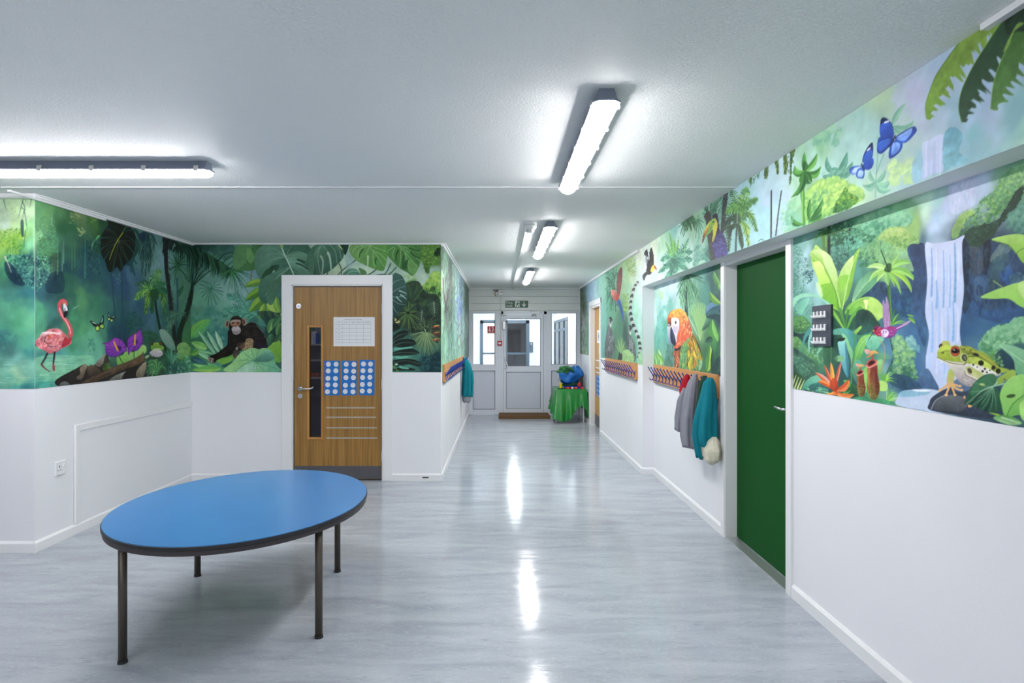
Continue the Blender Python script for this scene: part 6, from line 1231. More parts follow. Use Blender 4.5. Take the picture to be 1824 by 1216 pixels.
# dark leaf at the door frame, tall
c.fill([(88, 380), (100, 310), (130, 285), (190, 320), (230, 420), (235, 520), (200, 600), (140, 660), (95, 720), (86, 560)], '3c6458', '1f3c38', ((90, 300), (200, 640)), tex=.15)
for e in (((90, 400), (120, 360), (190, 340)), ((92, 460), (140, 430), (215, 400)), ((95, 500), (160, 500), (230, 480)), ((92, 520), (150, 560), (210, 570)), ((92, 560), (120, 620), (150, 650)), ((92, 600), (100, 650), (100, 700))): c.st(e, 4, 2, '84a498', .6)
c.st([(90, 450), (96, 560), (90, 700)], 4, 3, '9cb8ac', .7)
for p in ([(160, 445), (190, 455), (222, 470)], [(170, 480), (200, 500), (222, 520)], [(135, 500), (150, 520), (180, 545)]): c.st(p, 6, 3, 'a4bcb0', .8)
# black split leaf bottom
c.fill([(86, 780), (160, 760), (240, 800), (260, 850), (320, 940), (350, 1010), (380, 1120), (350, 1165), (86, 1165)], '1c4440', '4c9078', a=.5, tex=.2)
for pts in ([(86, 760), (140, 750), (170, 780), (120, 810), (86, 815)], [(86, 900), (120, 840), (190, 805), (245, 820), (200, 865), (130, 895), (86, 915)], [(86, 960), (130, 900), (220, 880), (290, 890), (305, 930), (200, 960), (120, 950), (86, 975)], [(86, 1010), (150, 985), (260, 965), (320, 985), (340, 1015), (230, 1030), (86, 1030)], [(86, 1085), (150, 1065), (250, 1060), (330, 1080), (365, 1110), (330, 1130), (240, 1110), (150, 1130), (110, 1120), (86, 1130)], [(86, 1165), (160, 1140), (260, 1140), (300, 1165)]): c.fill(pts, '131f1c', '1c3028', tex=.2)
for p in ([(120, 970), (180, 965), (270, 955)], [(130, 1045), (180, 1048), (230, 1042)], [(165, 1128), (190, 1140), (240, 1145)]): c.st(p, 10, 7, '5cac94', .9)
for p in ([(90, 900), (150, 850), (235, 825)], [(90, 1015), (200, 1000), (330, 1010)], [(100, 1095), (220, 1075), (360, 1110)], [(90, 950), (180, 915), (290, 915)]): c.st(p, 2, 1.5, '7ca088', .6)
c.ell(92, 1046, 16, 14, '84c0a8'); c.ell(134, 1110, 14, 9, 'a8c8b4'); c.st([(86, 1100), (110, 1130), (150, 1175)], 4, 3, '6c9c34'); c.fill([(350, 1050), (430, 1030), (525, 1000), (525, 1165), (350, 1165)], '16363c', a=.55, tex=.4); c.dabs([(380, 1040), (525, 1040), (525, 1160), (380, 1160)], ['24545c', '102c30', '2c6460'], 90, 9, .5)
# undergrowth and chimpanzee
c.V(340, 550, 10.135)
c.fill([(25, 500), (300, 380), (420, 560), (560, 760), (300, 900), (25, 900)], '2c6450', a=.5, tex=.3)
for tip, base, w_, ca, cb in (((370, 190), (30, 520), 80, '4f9c60', '5cac4c'), ((120, 370), (460, 830), 34, '6cac84', '8cc098'), ((290, 390), (520, 800), 36, '74b08c', '94c4a0'), ((445, 390), (580, 740), 40, '84b898', 'a4ccac'), ((50, 740), (420, 940), 40, '6cb488', '8cc48c'), ((10, 600), (300, 720), 70, '6cb058', '8cc468'), ((50, 720), (440, 820), 26, '5ca474', '84bc7c'), ((20, 900), (340, 1010), 30, '5c9ca0', '84b8b0'), ((30, 1000), (520, 1060), 60, '5cac6c', '8cc468'), ((20, 1100), (560, 1080), 60, '5ca850', '84bc50'), ((0, 830), (150, 760), 50, '4c8c3c', '6cac48'), ((760, 960), (560, 1110), 50, '4c9c58', '3f8c54'), ((800, 860), (470, 940), 90, '6cac3c', '5ca038')): c.leaf(base, tip, w_, ca, cb, 'b0d8a0', 0, 0, '2c6c4c', va=.4, vr=2)
c.fill([(0, 900), (120, 880), (320, 1000), (200, 1010), (20, 960)], '1c3c5c', a=.6); c.fill([(560, 1030), (760, 950), (780, 990), (640, 1060)], '16383c', a=.7)
c.fill([(1000, 300), (1120, 160), (1220, 190), (1200, 280), (1400, 480), (1440, 620), (1400, 700), (1000, 500)], '24544c', a=.5)
K = '1c1814'
c.fill([(1000, 290), (1080, 240), (1180, 270), (1280, 400), (1360, 520), (1385, 700), (1250, 730), (1000, 740), (880, 760), (820, 700), (780, 480), (900, 330)], '1e1a18', '191414', tex=.5)
c.fill([(700, 380), (960, 400), (980, 560), (850, 660), (790, 780), (700, 850), (560, 890), (470, 930), (430, 980), (350, 970), (320, 880), (380, 840), (480, 800), (570, 730), (660, 650), (670, 520)], '1a1614', '15110f', tex=.4)
c.dabs([(1020, 280), (1180, 290), (1330, 520), (1260, 620), (1040, 520), (900, 480)], ['3a342e', '2c2620', '4a443c', '141010'], 260, 5, .5, 34, .9)
c.dabs([(700, 450), (850, 500), (800, 700), (560, 850), (450, 880), (660, 660)], ['2c2620', '3c3228', '100c0c'], 200, 5, .5, 34, 2.2)
c.fill([(880, 680), (980, 600), (1000, 550), (1060, 530), (1130, 560), (1125, 690), (1050, 720), (920, 745)], '8c7450', '9c805c', tex=.35); c.fill([(830, 640), (960, 600), (980, 680), (920, 740), (880, 720)], '3c2c24', a=.8, tex=.3); c.dabs([(900, 640), (1110, 560), (1110, 700), (940, 730)], ['b09468', '5c4834', '7c6444'], 90, 4, .5, 30, 1.4)
c.fill([(1130, 620), (1200, 580), (1280, 600), (1380, 700), (1240, 725), (1150, 700)], '1c1820', tex=.3); c.dabs([(1140, 600), (1240, 600), (1240, 700), (1150, 690)], ['34303c', '24202c'], 40, 6, .5)
c.fill([(765, 780), (800, 740), (860, 745), (890, 790), (850, 860), (800, 905), (765, 850)], '3a302c', '4f443c', tex=.3); c.fill([(815, 700), (850, 690), (855, 740), (820, 735)], 'b8b4ac', a=.6)
for p in ([(1180, 290), (1260, 380), (1310, 430)], [(1320, 480), (1370, 545), (1380, 660)], [(1020, 250), (1080, 235), (1160, 250)]): c.st(p, 4, 3, '7c8478', .7)
for i in range(4): c.st([(345+i*22, 880+i*8), (320+i*26, 920+i*14), (360+i*24, 965+i*3)], 12, 9, ['8c8478', '5c5048', '9c9080', '6c5c50'][i])
c.fill([(690, 340), (720, 200), (760, 145), (840, 130), (910, 160), (945, 220), (950, 300), (910, 380), (880, 440), (760, 440)], '211c18', '181412', tex=.4)
for x, s in ((655, -1), (970, 1)): c.ell(x, 275 if s < 0 else 235, 34, 70, '9c7464', -.12*s); c.ell(x-6*s, 275 if s < 0 else 235, 18, 48, '4a3028', -.12*s)
c.fill([(712, 240), (750, 205), (820, 195), (890, 205), (910, 250), (890, 300), (860, 320), (760, 320), (720, 290)], 'a47c68', '80503c', tex=.2); c.fill([(715, 225), (800, 200), (900, 215), (890, 235), (800, 228), (730, 245)], '9c8c84')
c.ell(765, 258, 20, 16, '3a1c14'); c.ell(853, 256, 20, 16, '3a1c14'); c.ell(766, 257, 8, 8, '0c0808'); c.ell(852, 255, 8, 8, '0c0808'); c.ell(768, 254, 3, 3, 'f0e8e0'); c.ell(854, 252, 3, 3, 'f0e8e0'); c.fill([(790, 260), (830, 260), (835, 320), (785, 325)], 'a0684c')
c.fill([(740, 370), (760, 330), (810, 310), (860, 318), (900, 360), (905, 410), (870, 455), (810, 468), (765, 440)], 'b8b0b0', '8c8484', tex=.1); c.ell(812, 318, 26, 12, '6c5c58'); c.ell(800, 318, 5, 4, '1c1414'); c.ell(826, 318, 5, 4, '1c1414'); c.st([(765, 410), (820, 425), (895, 390)], 5, 4, '5c4844')
# big leaves in front
c.leaf((1500, 960), (1500, 590), 130, '74a83c', '5c9438', '9cc868', 5, 30, va=.5); c.fill([(1390, 720), (1450, 650), (1540, 600), (1625, 590), (1625, 860), (1500, 800)], '74ac38', '5c9430', tex=.12); c.fill([(1500, 800), (1625, 850), (1625, 960), (1560, 970), (1500, 930)], '5c9838', a=.9)
c.fill([(640, 1140), (760, 960), (860, 840), (960, 760), (1120, 705), (1230, 730), (1300, 710), (1400, 720), (1480, 800), (1510, 900), (1540, 1000), (1590, 1060), (1600, 1140)], '8cc478', '5ca480', ((900, 760), (1500, 1100)), tex=.1)
c.fill([(1160, 940), (1240, 850), (1390, 760), (1490, 820), (1500, 910), (1340, 960)], '5c9c84', '34645c', tex=.15, a=.85); c.fill([(820, 1140), (960, 1030), (1140, 950), (1140, 1140)], '84b89c', 'a0ccb4', a=.8)
for e in (((1160, 940), (960, 1000), (810, 1140)), ((1160, 940), (1140, 1040), (1130, 1140)), ((1160, 940), (1120, 820), (1090, 720)), ((1160, 940), (1200, 820), (1230, 740)), ((1160, 940), (1000, 920), (850, 940)), ((1160, 940), (1280, 880), (1440, 790)), ((1160, 940), (1330, 960), (1500, 920)), ((1160, 940), (1350, 1020), (1560, 1080)), ((1170, 950), (1260, 1050), (1330, 1140)), ((1160, 940), (1040, 860), (960, 790))): c.st(e, 7, 3, '3f7c5c', .75)
for x in range(1000, 1400, 34): c.st([(x, 1000+abs(x-1150)*.1), (x-6, 1130)], 6, 4, 'b4d8b4', .4, False)
cu = steps(XL, XC, .0042)
c.mesh('mural', wall_door, steps(XL, lx0-.118, .0042), steps(ZM, H, .0042), -.002)
c.mesh('mural', wall_door, steps(lx1+.118, XC, .0042), steps(ZM, H, .0042), -.002)
c.mesh('mural', wall_door, steps(lx0-.118, lx1+.118, .0042), steps(lz+.115, H, .0042), -.002)
# ---------------------------------------------------------------- print 3: flamingo lagoon (left wall and the nook wall beside it)
LW = [(66, 370, '6cb070'), (85, 385, '74b46c'), (64, 420, '94d890'), (75, 440, '5ca478'), (95, 400, '4f8c58'), (100, 430, '4f9474'), (120, 375, '3f7444'), (120, 400, '2f6440'), (140, 385, '5c7c4c'), (165, 400, '3c6c34'), (185, 400, '24482c'), (80, 450, '4c8c54'), (105, 470, '1c4c40'), (66, 460, '1f4c50'), (80, 470, '4c946c'), (90, 490, '5cac80'), (75, 500, '3c6c6c'), (95, 500, '1c3848'), (85, 520, '244854'), (66, 530, '2c5c68'), (115, 450, '2f5c48'), (125, 430, '34644c'), (140, 440, '2c5844'), (120, 490, '204450'), (150, 450, '1c4450'), (160, 480, '244c58'), (150, 500, '204858'),
      (175, 430, '1f4c38'), (190, 480, '24505c'), (200, 500, '2c4c68'), (220, 500, '2c4868'), (240, 500, '3c6078'), (250, 450, '44706c'), (270, 460, '5c8c84'), (285, 470, '6c949c'), (290, 500, '5c8880'), (320, 480, '4c8070'), (335, 520, '4c7c64'), (250, 560, '2c5068'), (300, 560, '2c5c54'), (270, 560, '3c6478'), (130, 520, '2c6450'), (150, 530, '4c8c5c'), (130, 560, '3f8c60'), (150, 580, '4c9c68'), (170, 540, '347458'), (110, 540, '24544c'), (70, 560, '4ca078'), (66, 590, '5cb484'), (85, 560, '3c7c74'), (90, 590, '24544c'), (100, 570, '2c5c58'), (130, 600, '3c8c64'), (160, 600, '5cac80'), (180, 580, '3c8064'), (200, 580, '24545c'), (215, 590, '1c3c50'), (220, 610, '1c4044'),
      (70, 620, '3c8880'), (110, 620, '44948c'), (140, 620, '4c9c80'), (170, 630, '5ca88c'), (125, 635, '4c9c8c'), (70, 645, '7cc0a8'), (110, 650, '8cc898'), (80, 670, '8cc894'), (110, 670, '94cc98'), (130, 660, '8cc88c'), (90, 685, '4ca490'), (120, 685, '5cb08c'), (65, 690, '2c8080'), (150, 650, '6cb480'), (160, 680, '2c3c34'), (200, 690, '2c2c28'), (240, 610, '2c5c44'), (270, 620, '24483c'), (300, 620, '2c5c3c'), (330, 620, '3c7444'), (260, 650, '2c5c4c'), (330, 650, '4c8c68'), (300, 660, '1f4840')]
c = Cv('x', XL, YN, YD, ZM, H, .0034, 31)
c.wash(LW, 7, 3.2, .10)
c.V(0, 340, 6.756)
c.dabs([(440, 300), (640, 320), (680, 560), (600, 780), (440, 760)], ['5c9c6c', '74b07c', '3f8058', '4c8c60', '8cc488'], 500, 8, .35)
c.dabs([(450, 560), (680, 540), (690, 790), (560, 800), (450, 720)], ['4c8c4c', '3f7c44', '6cac64', '2f6444'], 260, 8, .45)
c.dabs([(440, 760), (560, 760), (640, 900), (560, 1100), (440, 1216)], ['143840', '1c4c50', '7cc4a4', '5cac8c', '24545c', '9cd0b8'], 300, 8, .6)
c.fill([(600, 780), (700, 760), (720, 900), (680, 960), (610, 1000)], '3a4434', a=.45, tex=.3); c.fill([(560, 1080), (640, 980), (760, 1000), (760, 1216), (560, 1216)], '152c40', a=.55, tex=.3)
for x, y0, y1, w_, cc in ((690, 560, 1000, 8, '6cb06c'), (745, 640, 960, 7, '7cac84'), (763, 600, 870, 5, '8cc098'), (862, 470, 940, 9, '3f7c50'), (895, 600, 920, 7, '4c8858'), (1020, 480, 1040, 14, '3f8068'), (930, 640, 960, 6, '2f6448'), (970, 580, 820, 8, '2c6450'), (620, 240, 400, 7, '7cc090')): c.st([(x, y0), (x+2, (y0+y1)/2), (x-1, y1)], 2, w_, cc, .55)
c.dabs([(840, 260), (960, 230), (1030, 300), (920, 340), (830, 390)], ['8c9c5c', 'a4b070', '7c8c54'], 70, 12, .5, 26, .4); c.dabs([(1060, 260), (1216, 300), (1150, 370), (1080, 380)], ['6c8c44', '4f7438', '7c9c50'], 70, 11, .5)
c.dabs([(920, 430), (1010, 450), (1020, 530), (960, 550)], ['9cb46c', '7c9c54', 'b0c47c'], 36, 8, .7, 24, 1.2); c.st([(1190, 540), (1120, 620), (1100, 700)], 12, 5, '5cac6c', .8)
c.dabs([(1040, 560), (1216, 560), (1216, 1000), (1080, 940)], ['163c3c', '24544c', '3c7464', '0f2c34'], 170, 13, .35)
c.V(170, 380, 6.756)
for x0, y0, x1, y1, w_ in ((180, 680, 265, 1700, 9), (310, 640, 318, 1750, 12), (980, 780, 975, 1500, 9)): c.st([(x0, y0), ((x0+x1)/2+8, (y0+y1)/2), (x1, y1)], w_, w_, '1f4450', .85)
c.dabs([(200, 700), (330, 690), (310, 880), (230, 860)], ['8cacb0', '6c949c', 'a8c0c0'], 90, 3, .6)
c.fill([(230, 80), (390, 120), (500, 200), (560, 360), (480, 520), (420, 640), (300, 520), (250, 300)], '163830', a=.8, tex=.3)
for e in ((470, 740), (430, 700), (490, 600), (370, 620)): c.st([(400, 480), e], 16, 12, '1c444c', .8, False)
# hanging dark fronds
for tip in ((560, 700), (640, 720), (600, 760), (660, 640), (700, 440), (540, 560), (740, 380), (520, 500), (670, 520), (620, 600)): c.st([(600, 190), ((600+tip[0])/2+c.r.randn()*20, (190+tip[1])/2-30), tip], 26, 5, ['16302f', '1c3c38', '24484a'][tip[0] % 3], .9); 
c.dabs([(520, 280), (720, 280), (700, 480), (650, 700), (560, 700), (540, 520)], ['2c5450', '3c6c64', '14282c', '4c7c70', '1c3c3c'], 340, 4, .6, 60, 1.5); c.dabs([(600, 560), (660, 540), (650, 620), (610, 640)], ['8c98a0', 'a4b0a8'], 40, 3, .6)
c.fill([(520, 250), (600, 240), (600, 330), (540, 330)], '182c44', a=.8)
for e in ((500, 300), (560, 420), (440, 160), (640, 220)): c.st([(420, 150), ((420+e[0])/2, (150+e[1])/2-20), e], 7, 4, '4c7c70', .8)
# monstera
c.fill([(160, 70), (240, 90), (330, 130), (420, 170), (475, 250), (478, 370), (455, 480), (420, 560), (375, 600), (340, 640), (300, 700), (255, 650), (190, 705), (150, 690), (120, 590), (75, 510), (62, 420), (68, 290), (110, 200), (150, 150)], '171c16', '10160f', tex=.3)
for p in ([(100, 560), (150, 480), (200, 440)], [(215, 700), (222, 600), (240, 500)], [(330, 650), (300, 560), (270, 460)], [(400, 590), (350, 500), (300, 400)], [(462, 480), (400, 400), (320, 330)], [(485, 350), (420, 300), (350, 260)], [(60, 440), (120, 390), (210, 370)], [(60, 300), (120, 290), (230, 310)], [(120, 180), (180, 200), (260, 260)], [(460, 200), (400, 200), (350, 220)]): c.st(p, 9, 2, '1c3f40', .95)
for tip in ((150, 680), (190, 690), (300, 690), (365, 600), (450, 480), (475, 370), (80, 490), (72, 380), (80, 290), (120, 200)): c.st([(275, 330), ((275+tip[0])/2+20, (330+tip[1])/2-24), tip], 2.4, 1.5, '5c6c50', .8)
c.st([(330, 225), (250, 350), (200, 460), (165, 560)], 6, 3, '8c9c2c'); c.st([(430, 145), (370, 160), (325, 225)], 8, 6, '2c5c48')
# palms with trunks
c.fill([(810, 290), (940, 310), (930, 400), (900, 440), (870, 400), (840, 460), (805, 470), (820, 380)], '12141c', tex=.3); c.dabs([(800, 300), (940, 310), (910, 440), (810, 460)], ['1c2824', '0e1218', '2c3c34'], 80, 5, .8, 60, 1.6)
c.st([(845, 400), (850, 640), (880, 900), (905, 1100), (930, 1300), (960, 1620), (955, 1700)], 22, 27, '1f1f22'); c.dabs([(820, 480), (875, 480), (900, 800), (950, 1216), (890, 1216), (840, 800)], ['4c4844', '2c2a2c', '3c3a38', '141416'], 220, 6, .6, 22, .1)
c.frond([(1220, 370), (1120, 350), (960, 400)], 14, 200, ['102820', '1c3c2c'], 9, 1.4, both=False)
c.frond([(940, 320), (1080, 340), (1230, 360)], 20, 330, ['10281f', '183424', '24483a'], 9, 1.8, both=False)
for e in ((880, 540), (880, 600), (890, 690), (930, 740), (945, 860), (1000, 800), (1060, 850), (1130, 830), (1120, 690), (1115, 625), (1110, 570), (1070, 515), (1010, 510), (935, 490), (960, 440)): c.st([(980, 640), ((980+e[0])/2, (640+e[1])/2-18), e], 9, 4, ['2c5c40', '3c7450', '1f4430'][e[0] % 3], k=3)
for i in range(10):
    an = math.pi*(.1+.09*i); c.st([(1160, 830), (1160+90*math.cos(an), 830-200*math.sin(an))], 5, 3, '24503a', .9, False)
c.st([(1190, 820), (1150, 980), (1100, 1180), (1020, 1400), (1000, 1600)], 22, 30, '1c2622'); c.dabs([(1140, 850), (1220, 850), (1170, 1100), (1100, 1300), (1040, 1300)], ['3a4038', '2c342c', '101614'], 130, 7, .6, 26, .3)
c.fill([(985, 1000), (1000, 920), (1060, 870), (1040, 960), (1000, 1010)], '2c5c40')
# green palm
c.st([(712, 1000), (740, 1216), (800, 1500), (840, 1640)], 12, 16, '14221c')
for pts, cols, L_ in (([(705, 960), (700, 800), (780, 680)], ['4c8c34', '6cac40', '2f6c34'], 80), ([(700, 950), (620, 820), (475, 850)], ['24503c', '3c6c4c'], 70), ([(700, 960), (600, 900), (480, 1030)], ['3c7c3c', '5c9c3c', '8cb84c'], 110), ([(710, 970), (640, 980), (600, 1210)], ['3c742c', '6c9c34', '2c5c2c'], 90), ([(715, 960), (800, 960), (835, 1216)], ['3c742c', '5c8c34', '204c28'], 90), ([(705, 950), (790, 900), (860, 960)], ['1f4c38', '2c6444'], 70), ([(700, 940), (760, 830), (850, 850)], ['2c6440', '3c7c4c'], 60), ([(700, 980), (680, 1080), (680, 1200)], ['204c2c', '2c5c30'], 60)): c.frond(pts, 24, L_, cols, 6.5, .8)
c.fill([(660, 930), (740, 920), (760, 1020), (700, 1060), (660, 1010)], '1f4428', a=.85)
c.V(0, 510, 6.4)
# lagoon
c.fill([(400, 820), (900, 790), (1060, 800), (1060, 900), (900, 1000), (860, 1110), (640, 1180), (390, 1190)], '7cc098', '58b08c', ((400, 800), (400, 1190)), a=.7, tex=.12)
for i in range(46): y = 795+c.r.rand()*310; x = 390+c.r.rand()*520; l = 60+160*c.r.rand(); c.st([(x, y), (x+l, y-l*.02)], 1.5+c.r.rand()*3, 1, ['b8dcc0', '4c9c8c', '2f7c74', 'd0e8d4', '3c8c60', 'a0d0a0'][c.r.randint(6)], .55, False)
c.fill([(390, 1100), (640, 1090), (700, 1130), (640, 1160), (390, 1200)], '2c8c84', a=.6, tex=.2)
c.dabs([(1000, 590), (1060, 580), (1080, 740), (1000, 740)], ['3c8474', '347868'], 30, 12, .5); c.st([(840, 250), (900, 215)], 9, 3, '7cc094', .6)
# flamingo
c.fill([(345, 730), (380, 660), (410, 630), (460, 640), (450, 690), (395, 680), (370, 740)], '5c3038', '2c1c20')
c.fill([(400, 640), (450, 570), (520, 510), (600, 480), (680, 490), (740, 540), (780, 600), (815, 640), (770, 680), (700, 710), (640, 750), (560, 765), (500, 730), (430, 690)], 'd87880', 'c0505c', ((560, 480), (640, 760)), tex=.3)
c.fill([(540, 540), (600, 510), (640, 530), (600, 590), (540, 590)], 'd8502c', a=.8, tex=.2)
c.dabs([(430, 600), (560, 500), (700, 510), (770, 620), (640, 740), (480, 700)], ['f0c4c8', 'e89ca4', 'c84c58', 'f4dcdc', 'e07050', 'b03c48'], 260, 5, .65, 44, 2.5)
for i in range(10): x = 460+i*18; c.st([(x+60, 540), (x+20, 515+abs(4-i)*3), (x-10, 545-i*7+40)], 5, 2, 'f4dce0', .8)
for p in ([(540, 670), (590, 690), (640, 680)], [(520, 580), (500, 620), (540, 650)]): c.st(p, 5, 3, '3c2028', .8)
c.fill([(740, 580), (775, 600), (800, 520), (820, 500), (822, 580), (800, 640), (750, 680), (700, 690)], 'b82c38', 'a02430', tex=.2)
c.st([(800, 560), (800, 490), (765, 410), (720, 350), (685, 280), (675, 210), (700, 165), (735, 165), (752, 200)], 26, 17, 'cc4c54'); c.st([(790, 480), (755, 400), (705, 330), (675, 250)], 8, 7, 'eca0a0', .8); c.st([(800, 540), (798, 500), (772, 430)], 8, 5, 'e8a4a4', .6)
c.fill([(715, 170), (750, 175), (762, 215), (745, 250), (722, 250), (712, 210)], 'd0605c'); c.fill([(725, 200), (750, 215), (768, 260), (760, 300), (735, 300), (722, 250)], 'ece4ec'); c.fill([(728, 290), (768, 285), (762, 330), (735, 362), (722, 340)], '1c1c24'); c.ell(740, 200, 5, 5, 'f0d848'); c.st([(735, 250), (738, 300)], 5, 4, '3c3848', .8)
c.st([(535, 765), (510, 820), (470, 885)], 11, 8, '24242c'); c.st([(470, 885), (500, 925), (565, 972)], 10, 4, '6c2430'); c.st([(620, 750), (612, 820), (605, 885)], 11, 8, '24242c'); c.fill([(600, 880), (620, 900), (625, 950), (612, 972), (598, 940)], '9c3440')
c.V(150, 540, 7.6)
# green butterflies
for ox, oy, s, fl in ((190, 300, 1, 1), (363, 208, .6, -1)):
    def B(p): return [(ox+x*s*fl, oy+y*s) for x, y in p]
    c.fill(B([(0, 0), (-50, 20), (-90, -20), (-112, -58), (-60, -50), (-10, -20)]), '15181a'); c.fill(B([(5, 0), (20, -40), (50, -110), (70, -140), (78, -70), (70, -30), (40, 0)]), '15181a')
    c.fill(B([(-90, -45), (-50, -40), (-15, -15), (-50, -20)]), '9cc4a8'); c.fill(B([(30, -40), (60, -110), (64, -70), (50, -40)]), '6c9c98'); c.fill(B([(-5, 0), (-40, 30), (-30, 78), (5, 80), (18, 30)]), '15181a'); c.fill(B([(8, 0), (30, 40), (70, 48), (82, 10), (60, -20)]), '15181a')
    c.fill(B([(-8, 10), (-34, 32), (-26, 68), (0, 70), (12, 30)]), 'a8cc50'); c.fill(B([(20, 5), (35, 34), (64, 40), (72, 10), (56, -10)]), 'a0c850'); c.st(B([(20, -20), (0, 10)]), 8, 6, '1c1c20')
# shrubs in the shade
for tip in range(14): an = .25+tip*.19; c.frond([(860, 560), (860+90*math.cos(an), 470-60*math.sin(an)), (860+150*math.cos(an), 560-110*math.sin(an)-60)], 10, 40, ['24543c', '2f6444', '1f4838'], 4, .3)
c.dabs([(560, 120), (720, 100), (800, 260), (760, 380), (560, 330)], ['1c4a44', '245448', '163c3c'], 200, 9, .55, 24, .8)
c.frond([(1380, 120), (1220, 180), (1120, 380)], 18, 110, ['3c6c54', '5c8c70', '2c5444'], 5, .6); c.frond([(1330, 140), (1200, 130), (1100, 240)], 14, 80, ['34604c', '4c7c64'], 5, .5)
c.fill([(1015, 380), (1045, 350), (1100, 370), (1180, 460), (1225, 560), (1230, 640), (1160, 620), (1090, 560), (1040, 480)], '7c9c8c', '5c8474', tex=.1); c.st([(1050, 370), (1130, 480), (1210, 600)], 2, 2, '9cb4a8', .5)
for x, y, rx_, ry_ in ((1340, 610, 90, 80), (1350, 700, 110, 70), (1500, 540, 60, 60), (1480, 640, 80, 60), (1420, 780, 60, 50)): c.ell(x, y, rx_, ry_, '84b068', 0, .95, '5c9448', .15)
c.fill([(1340, 740), (1520, 730), (1520, 930), (1380, 930)], '3f7c5c', a=.8, tex=.3); c.dabs([(1380, 720), (1520, 720), (1520, 930), (1400, 930)], ['6cac84', '8cc0a4', '2c5c6c', '4c9464'], 60, 14, .7, 34, .4)
# rocks, log
c.V(150, 540, 7.6)
c.fill([(-400, 1060), (-100, 880), (0, 830), (80, 860), (160, 820), (290, 690), (340, 780), (380, 860), (560, 860), (800, 780), (830, 900), (820, 1020), (400, 1100), (-200, 1150)], '2a2622', '1c1a18', tex=.4)
for pts, a_, b_ in (([(-110, 1010), (-60, 960), (-60, 880), (0, 830), (40, 850), (10, 930), (-20, 1010), (-60, 1040)], '8c7c68', '54483c'), ([(150, 830), (220, 740), (290, 690), (290, 760), (220, 860)], '8c8478', '5c544a'), ([(40, 900), (60, 850), (130, 840), (200, 900), (240, 940), (160, 990), (60, 980)], '5c4c3c', '2c2420'), ([(290, 700), (330, 780), (350, 850), (260, 850)], '3c342c', '2c2824'), ([(-330, 1090), (-280, 1060), (-230, 1070), (-200, 1110), (-320, 1130)], '6c7470', '3c4440'), ([(330, 1050), (420, 980), (580, 920), (560, 960), (500, 1030), (400, 1050)], '8c8c84', '54544c'), ([(700, 980), (720, 900), (830, 790), (830, 900), (790, 1000), (740, 1010)], '9c9078', '5c5444')): c.fill(pts, a_, b_, tex=.25, rough=2)
c.fill([(560, 930), (720, 850), (700, 940), (680, 1010), (520, 1030)], '1a1614')
c.fill([(250, 860), (320, 800), (400, 860), (360, 890), (260, 910)], '3f5c24', tex=.4)
c.fill([(340, 850), (360, 750), (430, 720), (460, 860), (420, 880)], '3c6c50', '24443c', tex=.2); c.fill([(440, 740), (520, 700), (560, 640), (600, 560), (640, 660), (600, 780), (520, 830), (460, 860)], '8cc454', '64a444', tex=.1); c.fill([(600, 700), (680, 650), (760, 570), (830, 580), (840, 660), (780, 700), (700, 760), (600, 790)], '9cc868', '6ca854', tex=.08)
c.fill([(-60, 1110), (0, 1050), (180, 960), (400, 860), (600, 790), (760, 700), (800, 650), (810, 740), (830, 770), (700, 840), (500, 910), (260, 1020), (80, 1080)], '6c5438', '3c2c20', tex=.4)
for i in range(16): y = i*6; c.st([(-40+i*8, 1090-y*.6), (300+i*5, 940-y*.7), (780, 760-y*.6)], 3, 2, ['a08464', '1c1410', '7c6444', '2c2018'][i % 4], .7)
# anthurium flowers
c.st([(470, 720), (500, 780), (535, 820)], 6, 6, '24542c', 1, False); c.st([(672, 650), (672, 750)], 6, 5, '24542c', 1, False)
FL = [((245, 545), (340, 520), (410, 468), (490, 490), (545, 550), (575, 640), (560, 650), (500, 680), (440, 720), (360, 725), (300, 690), (285, 620), (285, 560)), ((755, 345), (770, 400), (790, 480), (770, 570), (710, 640), (620, 650), (600, 700), (585, 600), (582, 500), (620, 450), (680, 410), (720, 390))]
for pts, ce, sp in ((FL[0], (470, 610), ((400, 520), (450, 635))), (FL[1], (690, 520), ((690, 425), (680, 560)))):
    c.fill(pts, '8c30a8', '5c2090', tex=.2)
    for q in smooth_pts(pts)[::4]:
        e = (ce[0]*.15+q[0]*.85, ce[1]*.15+q[1]*.85); c.st([ce, e], 3, 4, 'b45cd0', .55, False); c.st([(ce[0]+4, ce[1]+4), (e[0]+9, e[1]+9)], 4, 1, '341068', .6, False)
    c.st(list(pts)+[pts[0]], 2.5, 2.5, '3c1058', .8); c.ell(ce[0], ce[1], 34, 34, '24105c', a=.75); c.st(list(sp), 12, 15, 'c88430', 1, False); c.st([(sp[0][0]-4, sp[0][1]+8), (sp[1][0]-6, sp[1][1]-8)], 3, 3, 'f0b84c', .9, False)
# tree frog
c.fill([(820, 740), (880, 650), (900, 560), (960, 540), (1040, 530), (1080, 620), (1120, 680), (1060, 760), (880, 780)], '24402c', a=.8, tex=.3)
c.fill([(900, 600), (920, 550), (990, 530), (1040, 560), (1080, 600), (1060, 640), (980, 640), (920, 640)], '7cac3c', '5c8c34', tex=.2); c.fill([(900, 650), (980, 620), (1050, 650), (1060, 700), (1000, 730), (910, 715), (880, 690)], 'c4c0bc', '948c98', tex=.15)
for x in (918, 1035): c.ell(x, 550, 20, 22, '1c1410'); c.ell(x+3, 548, 12, 12, 'a86830'); c.ell(x+3, 548, 5, 9, '0c0c0c')
c.st([(930, 625), (985, 610), (1050, 625)], 5, 5, 'a8cc54'); c.st([(900, 700), (880, 680)], 8, 6, '4c5c7c'); c.fill([(820, 730), (860, 700), (880, 720), (840, 750)], '94a884')
